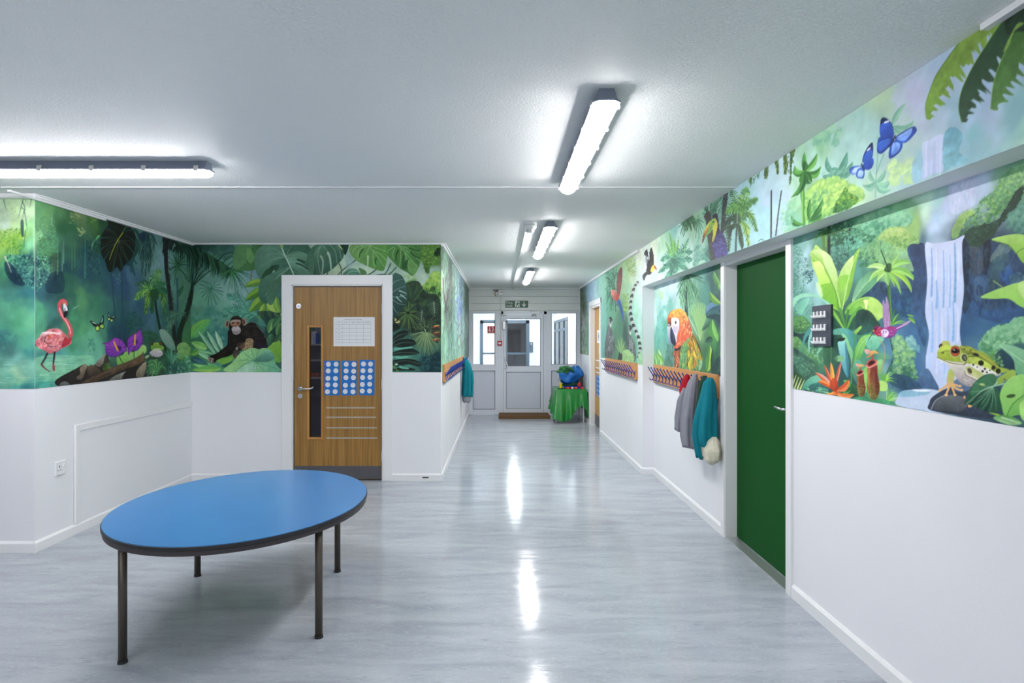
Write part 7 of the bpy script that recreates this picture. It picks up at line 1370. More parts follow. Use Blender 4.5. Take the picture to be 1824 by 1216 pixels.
# ferns in front
c.monstera((980, 760), (900, 1010), 120, '3f7c48', '24542f', '8cc084', '10281c', 8, -20, '16382c', .8, 3)
for i in range(13): an = math.pi*(.02+.08*i); c.st([(980, 960), (980+60*math.cos(an), 870-70*math.sin(an)), (970+150*math.cos(an), 960-190*math.sin(an))], 9, 4, ['3c7c44', '5c9c5c', '2c6438'][i % 3], .9)
for i in range(26): an = 2*math.pi*i/26; c.st([(1260, 860), (1260+130*math.cos(an), 860-110*math.sin(an))], 6, 3, ['24544a', '3c7464', '1c443c'][i % 3], .95, False)
c.tuft(1180, 830, 12, 240, .9, 2.2, ['3f8064', '5c9c80', '2c6450'], 12, .1); c.dabs([(1100, 860), (1400, 820), (1400, 940), (1120, 960)], ['1c443c', '3c7c68', '6cac94', '24544c'], 160, 6, .6, 34, 1.2)
c.mesh('mural', wall_left, steps(YN, YD, .0046), steps(ZM, H, .0042), .002)

c = Cv('y', YN, -4.7, XL, ZM, H, .0036, 32)
c.wash([(5, 370, 'a8c4a4'), (5, 400, 'b0c8b4'), (30, 370, 'b0d09c'), (50, 380, 'bcd8ac'), (20, 400, 'a8c88c'), (60, 400, '94d890'), (10, 430, '9cc860'), (35, 420, '8cb83c'), (60, 430, '84cc8c'), (50, 440, '80cc98'), (5, 445, '8cb444'), (20, 440, '5c9c34'), (40, 440, '3f8444'), (10, 470, '4c9c68'), (30, 470, '2c6c58'), (60, 460, '2c5c54'), (10, 500, '3f8c64'), (40, 500, '2c6464'), (20, 500, '1c3c50'), (15, 530, '3c7c70'), (50, 530, '2c6c70'), (10, 560, '4c9878'), (30, 570, '4ca478'), (50, 570, '5cac80'), (10, 600, '2c6c70'), (40, 600, '4ca080'), (5, 615, '3c706c'), (50, 620, '3c8c84'), (20, 640, '6cb0a0'), (50, 650, '74b8a0'), (20, 660, '94cca0'), (40, 670, '84c498'), (20, 685, '3c9c8c'), (50, 690, '2c8080'), (-60, 400, 'b0c8a0'), (-60, 500, '3f7c6c'), (-60, 600, '3c8078'), (-60, 680, '5cac90'), (-150, 450, '7cac70'), (-150, 600, '3c7c70'), (-150, 680, '4c9c88')], 6, 3.2, .12)
c.V(0, 340, 6.756)
c.dabs([(0, 480), (240, 440), (300, 560), (240, 760), (100, 760), (0, 620)], ['7cb030', '5c9c34', '94c444', '3f8438', 'a0cc58'], 420, 8, .55)
c.dabs([(60, 780), (400, 760), (430, 900), (430, 1200), (250, 1100), (100, 950)], ['143c44', '3c8474', '1c4c54', '6cb89c', '5ca48c', '0f2c3c'], 560, 9, .6, 14, .7)
c.fill([(60, 860), (140, 880), (260, 1040), (300, 1140), (180, 1120), (80, 1000)], '12283a', a=.75, tex=.3); c.st([(60, 790), (90, 850), (140, 980)], 9, 3, 'c8c0a8', .8)
for p in ([(285, 80), (260, 180), (225, 320)], [(270, 120), (300, 200), (290, 250), (272, 350)], [(295, 240), (320, 380), (330, 470)], [(300, 90), (320, 130)], [(310, 470), (300, 560), (290, 690)], [(260, 200), (310, 235)], [(385, 80), (360, 200)], [(40, 80), (60, 160), (80, 220)]): c.st(p, 5, 2, '3c5c58', .85)
c.fill([(255, 370), (270, 345), (290, 380), (290, 540), (270, 550), (255, 480)], '4c6c5c', '2f4c48'); c.dabs([(60, 200), (190, 180), (180, 290), (80, 300)], ['8c9c5c', '7c9458'], 26, 3, .6, 22, .4)
c.st([(135, 600), (145, 740)], 6, 3, 'b0d070', .7); c.fill([(400, 60), (435, 60), (435, 780), (405, 780)], 'b8e8b0', a=.35)
c.V(0, 510, 6.4)
for i in range(46): y = 800+c.r.rand()*330; x = -300+c.r.rand()*650; l = 60+160*c.r.rand(); c.st([(x, y), (x+l, y)], 1.5+c.r.rand()*3, 1, ['b8dcc8', '4c9c8c', '2f7c74', 'c8e0d0', '3c8c70'][c.r.randint(5)], .5, False)
c.dabs([(-100, 540), (80, 500), (200, 560), (60, 740), (-100, 720)], ['2c5c68', '3c8078', '4c9c84'], 90, 14, .3)
c.mesh('mural', wall_nook, steps(-4.7, XL, .0045), steps(ZM, H, .0045), -.002)
# ---------------------------------------------------------------- print 4: sky band on the beam and the corridor wall beyond it (one plane)
c = Cv('x', XP, 1.0, YP, ZS, H, .0026, 41)
c.wash([(1150, 470, 'c8d4cc'), (1150, 500, 'bcd0d8'), (1165, 450, 'c8d4bc'), (1180, 440, 'a0c8a8'), (1180, 480, 'b4d8c8'), (1175, 500, 'bcd8d0'), (1195, 425, '8cbc9c'), (1200, 410, '7cb4ac'), (1210, 430, 'a8d0c4'), (1235, 460, 'b4d8c8'), (1225, 480, 'a8d0c0'), (1250, 430, '9cccb4'), (1245, 450, '74b49c'), (1240, 400, '8cb890'), (1260, 440, '64a88c'), (1265, 410, '7cb494'), (1270, 370, '7cac8c'), (1262, 455, '4c9480'),
        (1290, 380, '6ca498'), (1310, 370, 'a4c4d4'), (1320, 400, '84c0b8'), (1345, 390, 'a0ccd4'), (1350, 410, '9cccd0'), (1360, 380, '9cc8d0'), (1370, 350, 'b0c8dc'), (1375, 420, '9ccccc'), (1385, 400, 'acccd8'), (1400, 380, 'a8d0d4'), (1400, 360, 'b8cce0'), (1405, 400, '94ccb0'), (1410, 360, 'a0d0a0'), (1420, 390, '7cc0a0'), (1420, 330, 'a0c8a8'), (1430, 350, '84b87c'),
        (1400, 300, 'b4d0d8'), (1440, 260, '94c09c'), (1470, 240, '84b88c'), (1450, 280, '9cc4b4'), (1480, 250, '90bc98'), (1500, 230, '98bcb0'), (1510, 260, '9cc4bc'), (1530, 290, 'a4ccc4'), (1480, 290, 'a0c8bc'), (1500, 320, 'a4ccb4'), (1530, 240, '94bcb4'), (1540, 200, '9cc0a4'), (1560, 180, 'a8c4a0'), (1570, 210, 'a0c0a4'), (1590, 190, 'acb8c8'), (1560, 250, '98c0bc'), (1600, 230, 'a4bcb8'), (1620, 160, 'b0b4d0'), (1640, 200, 'aab8cc'), (1620, 260, 'a0c0c4'), (1590, 290, 'a0c4bc'), (1550, 340, 'b0d4b0'), (1580, 320, 'acd0b4'), (1610, 310, 'bcdca8'), (1615, 290, 'c0dca0'), (1625, 330, '9cc4d0'), (1640, 290, 'a0c4d0'),
        (1680, 130, 'a4b4d0'), (1700, 170, '8cb0c0'), (1660, 220, 'a4bccc'), (1680, 240, 'b0c4d4'), (1700, 250, '8cbcc8'), (1720, 230, '7cb4bc'), (1730, 190, '9cb8d0'), (1760, 150, '98b0d0'), (1750, 200, 'a0b8d0'), (1770, 240, '98c4c0'), (1800, 190, '7cacb4'), (1820, 170, '6ca49c'), (1800, 230, '8cc0b4'), (1820, 230, '94c8b4'), (1740, 280, '7cb0bc'), (1790, 260, 'a0ccb8'), (1700, 80, '9cb4cc'), (1800, 60, '9cacd0'), (1950, 100, '8cacc4'), (2100, 200, '84b8a4'), (2400, 0, 'a0b8d0')], 7, 3.3, .06)
c.V(1140, 340, 6.514)
# palms of the far half
c.dabs([(620, 640), (780, 620), (830, 780), (620, 870)], ['5ca48c', '4c9480', '74b49c', '3f8474'], 120, 14, .35)
c.frond([(470, 360), (560, 300), (600, 270)], 10, 170, ['2c5c3c', '3f7448'], 6, 1.4); 
for e in ((470, 500), (490, 520), (510, 530), (540, 480), (560, 440), (590, 420), (600, 380), (450, 420)): c.st([(560, 300), ((560+e[0])/2, 370), e], 9, 4, ['2c5c3c', '4c8450', '1f4830'][e[0] % 3], .9)
for e in ((620, 420), (630, 480), (650, 550), (685, 610), (700, 560), (720, 500), (735, 440), (740, 370), (730, 320), (690, 270), (610, 350)): c.st([(670, 330), ((670+e[0])/2, (330+e[1])/2-8), e], 6, 2.5, ['3f7c58', '5c9c70', '2c6444'][e[0] % 3], .9)
for e in ((340, 470), (290, 580), (300, 690), (450, 520), (570, 545), (400, 540)): c.leaf((400, 860), e, 20 if e[0] < 420 else 13, '7cbc5c', '5ca05c', 'a8d884', 3, 12, va=.4)
for pts in ([(400, 860), (330, 760), (245, 810)], [(400, 860), (520, 700), (605, 720)], [(400, 870), (520, 780), (600, 810)], [(400, 880), (320, 860), (215, 950)], [(410, 890), (480, 860), (550, 910)], [(400, 880), (360, 930), (300, 1010)], [(400, 870), (440, 760), (570, 550)]): c.frond(pts, 18, 66, ['3f8c74', '5ca888', '2c6c54', '74b890'], 6, .6)
c.fill([(350, 800), (400, 780), (440, 830), (440, 930), (390, 960), (340, 900)], '2f6c58', a=.7, tex=.3)
c.ell(720, 840, 50, 34, '9cd0b8', -.4); c.st([(690, 860), (760, 830)], 4, 3, '4c9474'); c.fill([(760, 720), (830, 640), (830, 800), (790, 780)], '2f6c60', a=.8)
# hanging palm crown, dark trunks
for e in ((740, 180), (770, 160), (830, 130), (880, 90), (930, 60), (960, 60), (930, 160), (900, 220), (730, 260)): c.st([(810, 330), ((810+e[0])/2, (330+e[1])/2-20), e], 12, 4, ['2c5c44', '3f7c5c', '1f4434'][e[0] % 3], .9)
c.dabs([(740, 160), (960, 40), (960, 330), (820, 330)], ['2f6450', '4c8c70', '6cac8c', '24503c'], 160, 5, .6, 60, 1.8)
c.st([(780, 280), (800, 340), (815, 500), (830, 640), (850, 800)], 34, 28, '34342c'); c.dabs([(770, 300), (820, 300), (860, 790), (820, 790)], ['4c483c', '24241c', '5c5848'], 90, 6, .5, 26, 1.5)
c.st([(1000, 10), (985, 160), (970, 330), (955, 480)], 30, 22, '2c3030'); c.dabs([(975, 20), (1020, 20), (985, 470), (945, 470)], ['484c48', '1c2020', '5c605c'], 110, 6, .6, 16, .2)
# flying hornbill
c.fill([(75, 930), (90, 800), (100, 770), (50, 740), (60, 700), (85, 680), (100, 760), (110, 820), (112, 720), (132, 655), (150, 700), (165, 780), (160, 860), (140, 940), (120, 970), (80, 970)], '1c1a20', '141218', tex=.3); c.fill([(85, 930), (30, 980), (35, 1020), (50, 1042), (70, 990), (100, 960)], '2c3430', '1c2420')
for i in range(4): c.st([(60+i*8, 700+i*16), (76+i*5, 860)], 3, 2, '4c4858', .6, False); c.st([(128+i*9, 690+i*20), (124+i*6, 860)], 3, 2, '403c4c', .6, False)
c.fill([(140, 875), (165, 858), (185, 880), (170, 905), (150, 940), (125, 935), (130, 900)], 'd8c83c'); c.fill([(165, 865), (190, 885), (196, 915), (170, 900)], 'b03c30'); c.ell(165, 882, 4, 4, '141414')
# toucan
c.fill([(850, 280), (880, 265), (905, 290), (930, 460), (970, 500), (1000, 580), (1016, 680), (1012, 740), (880, 785), (850, 680), (840, 590), (880, 500), (840, 330)], '2c2454', '3a3480', ((880, 270), (950, 760)), tex=.35)
c.dabs([(860, 520), (960, 500), (1010, 660), (1005, 735), (890, 775), (850, 640)], ['4c4894', '242050', '6460ac', '34307c'], 150, 5, .6, 34, .6); c.fill([(845, 300), (880, 265), (905, 290), (925, 470), (890, 500), (895, 350)], '1c1430')
c.fill([(840, 340), (870, 318), (895, 360), (900, 420), (880, 510), (850, 595), (842, 560), (850, 480), (835, 400)], 'd8d030', 'b8b030', tex=.1); c.fill([(835, 345), (865, 320), (880, 350), (860, 400), (840, 390)], '8cb438'); c.ell(853, 362, 9, 11, '141414')
c.fill([(725, 610), (730, 540), (750, 460), (790, 380), (830, 342), (848, 400), (830, 470), (790, 510), (760, 540), (740, 590)], '7cb83c', '5c9c34', tex=.1); c.fill([(750, 460), (790, 385), (820, 350), (800, 420), (760, 500)], 'c8c83c'); c.fill([(740, 500), (780, 440), (815, 400), (800, 440), (760, 520)], 'c8642c', a=.8); c.fill([(725, 612), (730, 530), (752, 500), (748, 560)], '8c1c2c'); c.st([(742, 560), (790, 470), (838, 420)], 2.5, 2, '2c4c20', .8)
# coconut palm
for pts, cols, L_ in (([(1135, 280), (1130, 150), (1060, -10)], ['3f7c3c', '5c9c44', '2c5c34'], 90), ([(1140, 270), (1190, 120), (1250, -40)], ['5c9c44', '8cbc58', '3f7c3c'], 80), ([(1150, 280), (1230, 150), (1365, 90)], ['3f7438', '5c9444'], 80), ([(1130, 290), (1080, 180), (1010, 250)], ['4c8c3c', '6cac4c'], 80), ([(1130, 360), (1060, 300), (985, 440)], ['2c4c34', '3f6c44', '1c3424'], 90), ([(1150, 340), (1260, 250), (1360, 470)], ['3f7438', '7cac4c', '5c9444'], 90), ([(1120, 380), (1040, 450), (1030, 700)], ['24402c', '3c6438', '1c3020'], 80), ([(1170, 350), (1230, 420), (1260, 640)], ['4c8438', '8cb84c', 'a4c85c'], 80), ([(1150, 390), (1170, 520), (1190, 670)], ['24402c', '3c6438'], 60)): c.frond(pts, 26, L_, cols, 7, .6)
c.st([(1130, 380), (1118, 560), (1115, 700)], 10, 10, '34443c'); c.fill([(1100, 300), (1140, 250), (1170, 330), (1150, 400), (1110, 400)], '2c4c30', a=.8); c.st([(1135, 240), (1130, 380)], 5, 4, 'b0c8b0', .7)
c.st([(1528, 0), (1527, 250), (1524, 540)], 9, 9, '343c40'); c.st([(1645, 0), (1610, 250), (1580, 515)], 8, 9, '3f5054')
c.dabs([(1640, 240), (1760, 90), (1824, 80), (1824, 440), (1630, 480)], ['84c094', '6cb084', '94cc8c', 'a8d494'], 150, 14, .3); c.st([(1380, 580), (1410, 560), (1440, 575)], 5, 4, '4c8474', .8)
c.V(1400, 160, 5.067)
# vines and palm, shrubs, butterflies
for pts, n_, L_ in (([(-170, 620), (-175, 700), (-180, 800)], 16, 60), ([(-90, 560), (-80, 640), (-70, 760)], 16, 50), ([(-10, 560), (0, 640), (-5, 760)], 20, 60), ([(60, 520), (50, 620), (40, 850)], 30, 30), ([(-270, 660), (-290, 720), (-330, 830)], 14, 50), ([(100, 490), (80, 530), (70, 600)], 8, 20)): c.frond(pts, n_, L_, ['3f5c30', '5c7c3c', '2c4424', '7c9c50'], 6, 1.4)
c.dabs([(-340, 690), (-230, 640), (-200, 720), (-330, 850)], ['3f6430', '5c8c3c', '2c4c28'], 90, 5, .7, 34, 1.5); c.dabs([(0, 540), (90, 500), (60, 700), (40, 850), (20, 700)], ['4c6830', '2c4420', '6c8c44'], 110, 5, .7, 26, 1.5)
c.st([(155, 770), (150, 900), (165, 1060), (165, 1216)], 22, 15, '4c9438'); c.st([(145, 800), (150, 900), (152, 1200)], 6, 5, '8ccc58', .7)
for e, w_, bd, ca, cb in (((170, 565), 22, 0, '5ca844', '3f8c38'), ((285, 575), 26, 24, '6cb048', '3f8438'), ((320, 690), 34, 56, '5ca440', '34742c'), ((230, 850), 40, 44, '3f8034', '24582c'), ((235, 840), 24, -10, '34702c', '2c6028'), ((80, 680), 30, -44, '6cb44c', '3f8438'), ((55, 740), 26, -24, '5ca444', '34742c'), ((45, 975), 26, -44, '4c9440', '2c6828'), ((95, 965), 22, -20, '3f8038', '24582c'), ((170, 640), 26, 10, '34702c', '24582c')): c.leaf((165, 740), e, w_, ca, cb, '9cd480', 0, bd, va=.4)
for e, w_, bd in (((375, 600), 26, -40), ((555, 560), 30, 20), ((605, 650), 34, 40), ((600, 720), 24, 34), ((430, 700), 40, 0), ((540, 830), 26, 10), ((330, 780), 40, -24)): c.leaf((462, 770), e, w_, '5c9c84', '4c8c74', None, 0, bd, tex=.1)
c.dabs([(330, 700), (600, 700), (560, 850), (330, 840)], ['74ac94', '5c9484', '8cc0a4'], 60, 14, .35)
for e, w_, bd in (((1085, 125), 26, -14), ((1160, 280), 40, 60), ((870, 240), 34, -30), ((810, 430), 30, -50), ((1060, 390), 24, 30)): c.leaf((960, 330), e, w_, '84b498', '6ca48c', None, 0, bd, tex=.1)
for e, w_, bd in (((690, 860), 34, -40), ((900, 720), 22, 20), ((950, 800), 30, 50), ((960, 900), 30, 44), ((760, 730), 20, -20)): c.leaf((810, 840), e, w_, '6cac90', '84bc9c', None, 0, bd, tex=.1)
c.st([(812, 840), (812, 970)], 4, 4, '74a894', .8); c.st([(820, 740), (815, 840)], 3, 3, '5c9484', .8); c.st([(890, 570), (840, 700), (820, 760)], 3, 3, '4c8474', .8); c.st([(832, 570), (822, 740)], 3, 3, '5c9484', .8); c.st([(698, 130), (696, 340)], 4, 3, '8cb4a4', .7)
c.bush([(240, 420), (300, 380), (420, 290), (440, 340), (500, 370), (480, 470), (430, 510), (370, 470), (260, 500)], ['6ca88c', '84b894', '94c49c'], 110, 20, None)
c.bush([(930, 650), (1000, 640), (1070, 690), (1140, 680), (1150, 830), (1000, 880), (940, 800)], ['b4d890', 'c8e494', 'a4cc94'], 120, 20, None)
c.bush([(190, 920), (290, 820), (370, 800), (440, 780), (540, 810), (580, 850), (640, 860), (710, 930), (680, 1010), (440, 1110), (200, 1216), (180, 1050)], ['5ca458', '84c05c', 'acd464', 'c8e474', '9ccc68'], 560, 15, '94c868', 6)
c.bush([(430, 1110), (450, 1030), (510, 930), (545, 880), (570, 930), (620, 950), (660, 1000), (560, 1080)], ['24582c', '3f7c34', '6cac3c', 'a8cc34', '4c8c3c'], 420, 8, '4c8c3c', 4)
c.bush([(200, 1216), (230, 1060), (250, 920), (320, 890), (410, 920), (340, 1010), (330, 1100)], ['3f8c54', '5ca464', '84bc74'], 200, 12, None)
for e, w_, bd in (((340, 980), 20, 14), ((225, 980), 20, -10), ((210, 1000), 16, 0), ((325, 1060), 24, 20), ((330, 1120), 26, 20), ((50, 1130), 26, -40)): c.leaf((215, 1190) if e[0] > 60 else (160, 1216), e, w_, '4c9438', '2c6c30', None, 0, bd)
c.bush([(0, 1030), (60, 980), (100, 1060), (60, 1216), (0, 1216)], ['6cb48c', '8cc898'], 60, 14, None)
# waterfall of the band
c.fill([(1235, 490), (1290, 462), (1430, 415), (1425, 720), (1330, 760), (1225, 810), (1235, 640)], 'b8c4e0', 'b0bcdc', tex=.05); c.fill([(1430, 410), (1520, 340), (1600, 420), (1560, 560), (1640, 640), (1500, 700), (1425, 720)], '5ca0b4', '74b4c0', tex=.2, rough=3, a=.85); c.fill([(1150, 640), (1230, 560), (1228, 800), (1140, 830)], '8cbcd0', a=.8)
for x, w_, cc in ((1270, 8, 'c8d0e8'), (1340, 4, '8ca0c8'), (1355, 5, '9cacd0'), (1300, 5, 'a4b4d4'), (1400, 6, 'ccd4ec')): c.st([(x, 470), (x-4, 780)], w_*.5, w_, cc, .8)
def bfly(L_):
    for pts, a_, b_ in L_: c.fill(pts, a_, b_, tex=.15)
bfly([([(850, 400), (855, 290), (870, 258), (900, 255), (940, 285), (965, 330), (972, 430), (880, 440)], '10204c', '1c3c9c'), ([(858, 320), (900, 300), (950, 310), (968, 430), (860, 420)], '2c58c8', '1c3c9c'), ([(828, 480), (850, 430), (940, 430), (975, 450), (940, 510), (880, 570), (850, 580), (825, 560)], '1c44a8', '142c7c'), ([(840, 480), (940, 445), (920, 510), (860, 560), (836, 540)], '3468d4', '2450b4'),
      ([(985, 440), (1060, 380), (1150, 335), (1180, 350), (1175, 390), (1100, 470), (1050, 482)], '1c3484', '2c50b0'), ([(1000, 440), (1080, 380), (1140, 350), (1130, 400), (1070, 465)], '84a8e8', '5c88dc'), ([(975, 460), (1010, 460), (1055, 490), (1040, 550), (990, 600), (940, 625), (930, 590), (940, 520)], '2450b4', '1c3c98'), ([(975, 480), (1030, 490), (1020, 550), (960, 595), (955, 540)], '7ca4e4', '4c7cd8')])
bfly([([(695, 660), (700, 600), (740, 520), (785, 480), (785, 600), (740, 640)], '141c44', '1c3c98'), ([(702, 650), (720, 580), (770, 540), (782, 590), (740, 640)], '2c58c0', '2450ac'), ([(695, 700), (715, 650), (780, 615), (795, 660), (770, 715), (725, 725)], '2450b4', '1c3c98'), ([(570, 740), (590, 700), (650, 688), (690, 700), (640, 760), (600, 770)], '2c50ac', '7ca0e0'), ([(600, 745), (620, 710), (680, 700), (640, 750)], 'a4c0ec', 'a4c0ec'), ([(635, 770), (650, 720), (690, 705), (712, 740), (705, 795), (680, 805), (645, 795)], '2c58bc', '2450ac'), ([(648, 770), (665, 730), (700, 740), (690, 790), (660, 790)], 'a8c4f0', '7ca4e0')])
c.fill([(895, 290), (930, 280), (935, 292), (890, 305)], 'dce4f4'); c.fill([(735, 545), (765, 520), (762, 535), (738, 555)], 'dce4f4')
for p in ([(980, 440), (900, 380), (880, 320)], [(980, 445), (880, 480), (840, 520)], [(980, 450), (1080, 410), (1150, 360)], [(975, 455), (1000, 520), (960, 590)], [(975, 450), (910, 520), (860, 560)]): c.st(p, 2, 1.5, '142c70', .7)
c.st([(990, 415), (960, 480), (935, 515)], 7, 4, '18182c'); c.st([(685, 670), (712, 725)], 6, 4, '18182c')
# great palm fronds hanging into the picture
c.V(1640, 0, 7.598)
def bigfrond(rib, teeth, w0, ca, cb, ribc):
    q = smooth_pts(rib, False, 10); n = len(q); low = []
    for i in range(n):
        f = i/(n-1); t = np.array(q[min(i+1, n-1)])-np.array(q[max(i-1, 0)]); t /= np.linalg.norm(t); nn = np.array([-t[1], t[0]])
        if nn[0] < 0: nn = -nn
        w_ = w0*math.sin(math.pi*min(.97, f*.8+.18))**.7*(1 if int(f*teeth*2) % 2 else .66)*(.8+.4*c.r.rand()); low.append(q[i]+nn*w_+t*w_*.3)
    c.fill(list(q)+low[::-1], ca, cb, sm=False, tex=.15); c.st([tuple(p) for p in q[::4]], 9, 4, ribc); 
bigfrond([(1180, 150), (1040, 200), (850, 300), (660, 420), (480, 640), (320, 860), (200, 1050), (120, 1260), (70, 1440), (85, 1620)][::1], 11, 330, '7c9c3c', '6c9830', '4c7424')
bigfrond([(1500, -60), (1240, 160), (1080, 330), (900, 600), (760, 820), (640, 1040), (550, 1260), (520, 1480), (560, 1660)], 11, 380, '2c4c30', '24482c', '6c9c40')
bigfrond([(1800, -200), (1400, 220), (1270, 430), (1150, 700), (1040, 960), (980, 1200), (950, 1480)], 12, 430, '3f6c2c', '4c7c34', '7ca444')
bigfrond([(2000, 0), (1700, 300), (1560, 600), (1480, 900), (1470, 1100)], 8, 260, '345c30', '3f7034', '6c9440')
c.fill([(1250, 120), (1400, 20), (1700, -60), (2200, 0), (1900, 300), (1500, 420), (1300, 440), (1180, 480), (1140, 330)], '1c3020', '24402c', tex=.3); c.fill([(1400, 330), (1270, 440), (1190, 640), (1120, 700), (1250, 420), (1330, 320)], '7ca43c', a=.8)
c.mesh('mural', wall_beam, ysteps(1.0, YP, 1/(1.54*1090)*1.15, .002), steps(ZS, H, .0030), -.002)

# ---------------------------------------------------------------- print 5: lemurs and flying macaw (corridor wall on the right)
c = Cv('x', XP, YP, YE, ZR, H, .0045, 51)
c.wash([(1033, 530, '3f5444'), (1040, 560, '4c6450'), (1045, 600, '4c7c5c'), (1042, 630, '84a878'), (1050, 525, '8cb0c8'), (1060, 520, '9cbccc'), (1068, 515, '84b4ac'), (1075, 510, '84b8a0'), (1085, 520, '5c9c80'), (1076, 560, '64a090'), (1075, 600, '5c9c90'), (1090, 560, '5c9c7c'), (1100, 500, '84b890'), (1105, 480, '9cc08c'), (1112, 500, '9ccc94'), (1120, 480, 'a8c888'), (1120, 520, '9cd0a4'), (1128, 470, 'b4c8a4'), (1135, 480, 'bcd0c0'), (1140, 460, 'c8d0bc'), (1142, 500, 'b8d0d0'), (1142, 540, 'b0d0cc'), (1130, 560, '94d0b8'), (1142, 580, 'a4d0c4'), (1140, 620, '8cc4a8'), (1130, 620, '5c9c7c'), (1105, 580, '4c8468'), (1095, 620, '4c7c5c'), (1110, 630, '6c9c5c'), (1115, 600, '34584c'), (1085, 630, '2c5c48')], 5, 3.2, .08)
c.V(1070, 440, 5.522)
c.dabs([(-210, 440), (-150, 400), (-145, 1100), (-215, 1090)], ['24342c', '3c4c3c', '5c6c54', '6c8c6c'], 160, 7, .6, 60, 1.57)
c.dabs([(240, 120), (350, 70), (350, 280), (300, 280), (260, 200)], ['8cb05c', 'a4c468', '6c9c4c'], 120, 8, .5); c.dabs([(220, 460), (280, 460), (280, 640), (230, 640)], ['84b84c', '5c8c3c', 'a4cc54'], 90, 7, .6)
for e in ((50, 300), (40, 420), (60, 560), (110, 620), (150, 640), (70, 240), (130, 200), (160, 200)): c.st([(130, 400), ((130+e[0])/2, (400+e[1])/2-30), e], 9, 3, ['2c5c4c', '3f7c60', '24503f'][e[0] % 3], .8)
c.dabs([(60, 250), (180, 200), (180, 600), (60, 600)], ['34705c', '5ca484', '24503f'], 160, 4, .6, 50, 1.7)
c.fill([(160, 480), (165, 300), (180, 230), (205, 200), (215, 240), (205, 380), (180, 500)], '6c2424', '8c3c30', tex=.3); c.fill([(100, 430), (130, 420), (160, 450), (180, 520), (160, 530), (120, 510)], 'd08478', 'b04c3c', tex=.3); c.fill([(150, 480), (175, 470), (180, 530), (160, 540)], 'c83424'); c.st([(175, 530), (200, 600), (220, 680), (222, 730)], 16, 3, '2c5cac'); c.st([(185, 540), (215, 650)], 5, 3, '1c3c84')
for i in range(30):
    f = i/29; q = smooth_pts([(365, 345), (330, 400), (300, 520), (295, 640), (320, 760), (370, 880), (390, 1000), (375, 1080)], False, 20); a_ = q[int(f*(len(q)-2))]; b_ = q[int(f*(len(q)-2))+3] if int(f*(len(q)-2))+3 < len(q) else q[-1]; c.st([tuple(a_), tuple(b_)], 15, 15, '24242c' if i % 2 else 'b4b8b8', 1, False)
for x, y, s in ((80, 700, 1.0), (275, 780, .95)):
    def L_(p): return [(x+a*s, y+b*s) for a, b in p]
    c.fill(L_([(0, 60), (30, 110), (50, 200), (60, 300), (20, 400), (-30, 400), (-40, 260), (-20, 130)]) if x < 200 else L_([(0, 80), (40, 120), (70, 220), (75, 340), (40, 360), (10, 300), (-10, 180)]), '5c6464', '4c5450', tex=.4)
    c.dabs(L_([(0, 100), (40, 120), (50, 330), (0, 340)]), ['7c8484', '343c3c', '9ca4a0'], 50, 5, .6, 34, 1.5)
    c.fill(L_([(0, 10), (22, -12), (38, 20), (30, 60), (18, 90), (4, 60)]), '8c9490'); c.fill(L_([(4, 0), (22, -14), (38, 20), (26, 24)]), '24282c'); c.ell(x+18*s, y+30*s, 9, 12, '24282c'); c.fill(L_([(10, 60), (28, 60), (18, 92)]), 'c8c8c0')
c.bush([(220, 1030), (270, 1010), (330, 1080), (300, 1150), (210, 1110)], ['84b46c', 'a0cc84'], 70, 12, '94c47c'); c.bush([(370, 1070), (400, 1030), (410, 1160), (380, 1150)], ['84bc84', 'a4d09c'], 30, 9, '8cc08c'); c.fill([(180, 1040), (200, 1010), (215, 1100), (170, 1110)], '3c4440')
for i in range(12): an = .4+.2*i; c.st([(200, 1040), (200+60*math.cos(an), 1040-150*math.sin(an))], 5, 2, ['84b068', '5c8c50', 'a8cc84'][i % 3], .8, False)
c.mesh('mural', wall_corridor_right, ysteps(YP, RD0-.09, 1/(1.54*1090)*.7, .003), steps(ZR, H, .0048), -.002)
c.mesh('mural', wall_corridor_right, ysteps(RD1+.09, YE, 1/(1.54*1090)*.7, .003), steps(ZR, H, .006), -.002)
c.mesh('mural', wall_corridor_right, ysteps(RD0-.09, RD1+.09, 1/(1.54*1090)*.7, .003), steps(RDZ+.09, H, .006), -.002)

# ---------------------------------------------------------------- print 6: macaw portrait in the coat bay
c = Cv('x', XR, GD1+.072, YP, ZR, ZS, .0034, 61)
c.wash([(1165, 520, 'a8ccc0'), (1180, 510, 'b8d4dc'), (1195, 520, 'bcd4e0'), (1205, 505, 'b0d0d0'), (1165, 560, 'b4d8d0'), (1185, 550, 'a8d0cc'), (1195, 545, '74b8a8'), (1175, 580, '74b8ac'), (1170, 610, '5cac98'), (1185, 590, '4ca090'), (1210, 540, 'a4ccc4'), (1180, 630, '6cac94'), (1165, 640, '84c088'), (1190, 640, '4c7c6c'), (1215, 520, '84b8a0'), (1240, 520, '6ca48c'), (1250, 500, '5c9c8c'), (1262, 520, '4c9080'), (1270, 500, '2c5c5c'), (1280, 490, '3c7050'), (1275, 540, '2c5458'), (1255, 540, '4c8c7c'), (1235, 560, '74b07c'), (1250, 580, '84b074'), (1262, 600, '4c8050'), (1240, 620, '4c7c50'), (1260, 640, '3c7048'), (1275, 600, '4c9450'), (1283, 560, '24484c'), (1284, 620, '3c7c50'), (1284, 660, '204850')], 6, 3.2, .08)
c.V(1160, 480, 6.4)
c.dabs([(120, 400), (200, 350), (240, 460), (170, 700), (60, 860), (40, 640)], ['4ca090', '5cb4a0', '3f9080', '74bcac'], 140, 11, .3, 40, 1.57); c.ell(120, 300, 22, 50, 'a4cc84', 0, .6); c.ell(90, 260, 24, 40, 'a8d09c', 0, .5); c.st([(95, 260), (100, 480)], 3, 2, '8cb8a8', .7)
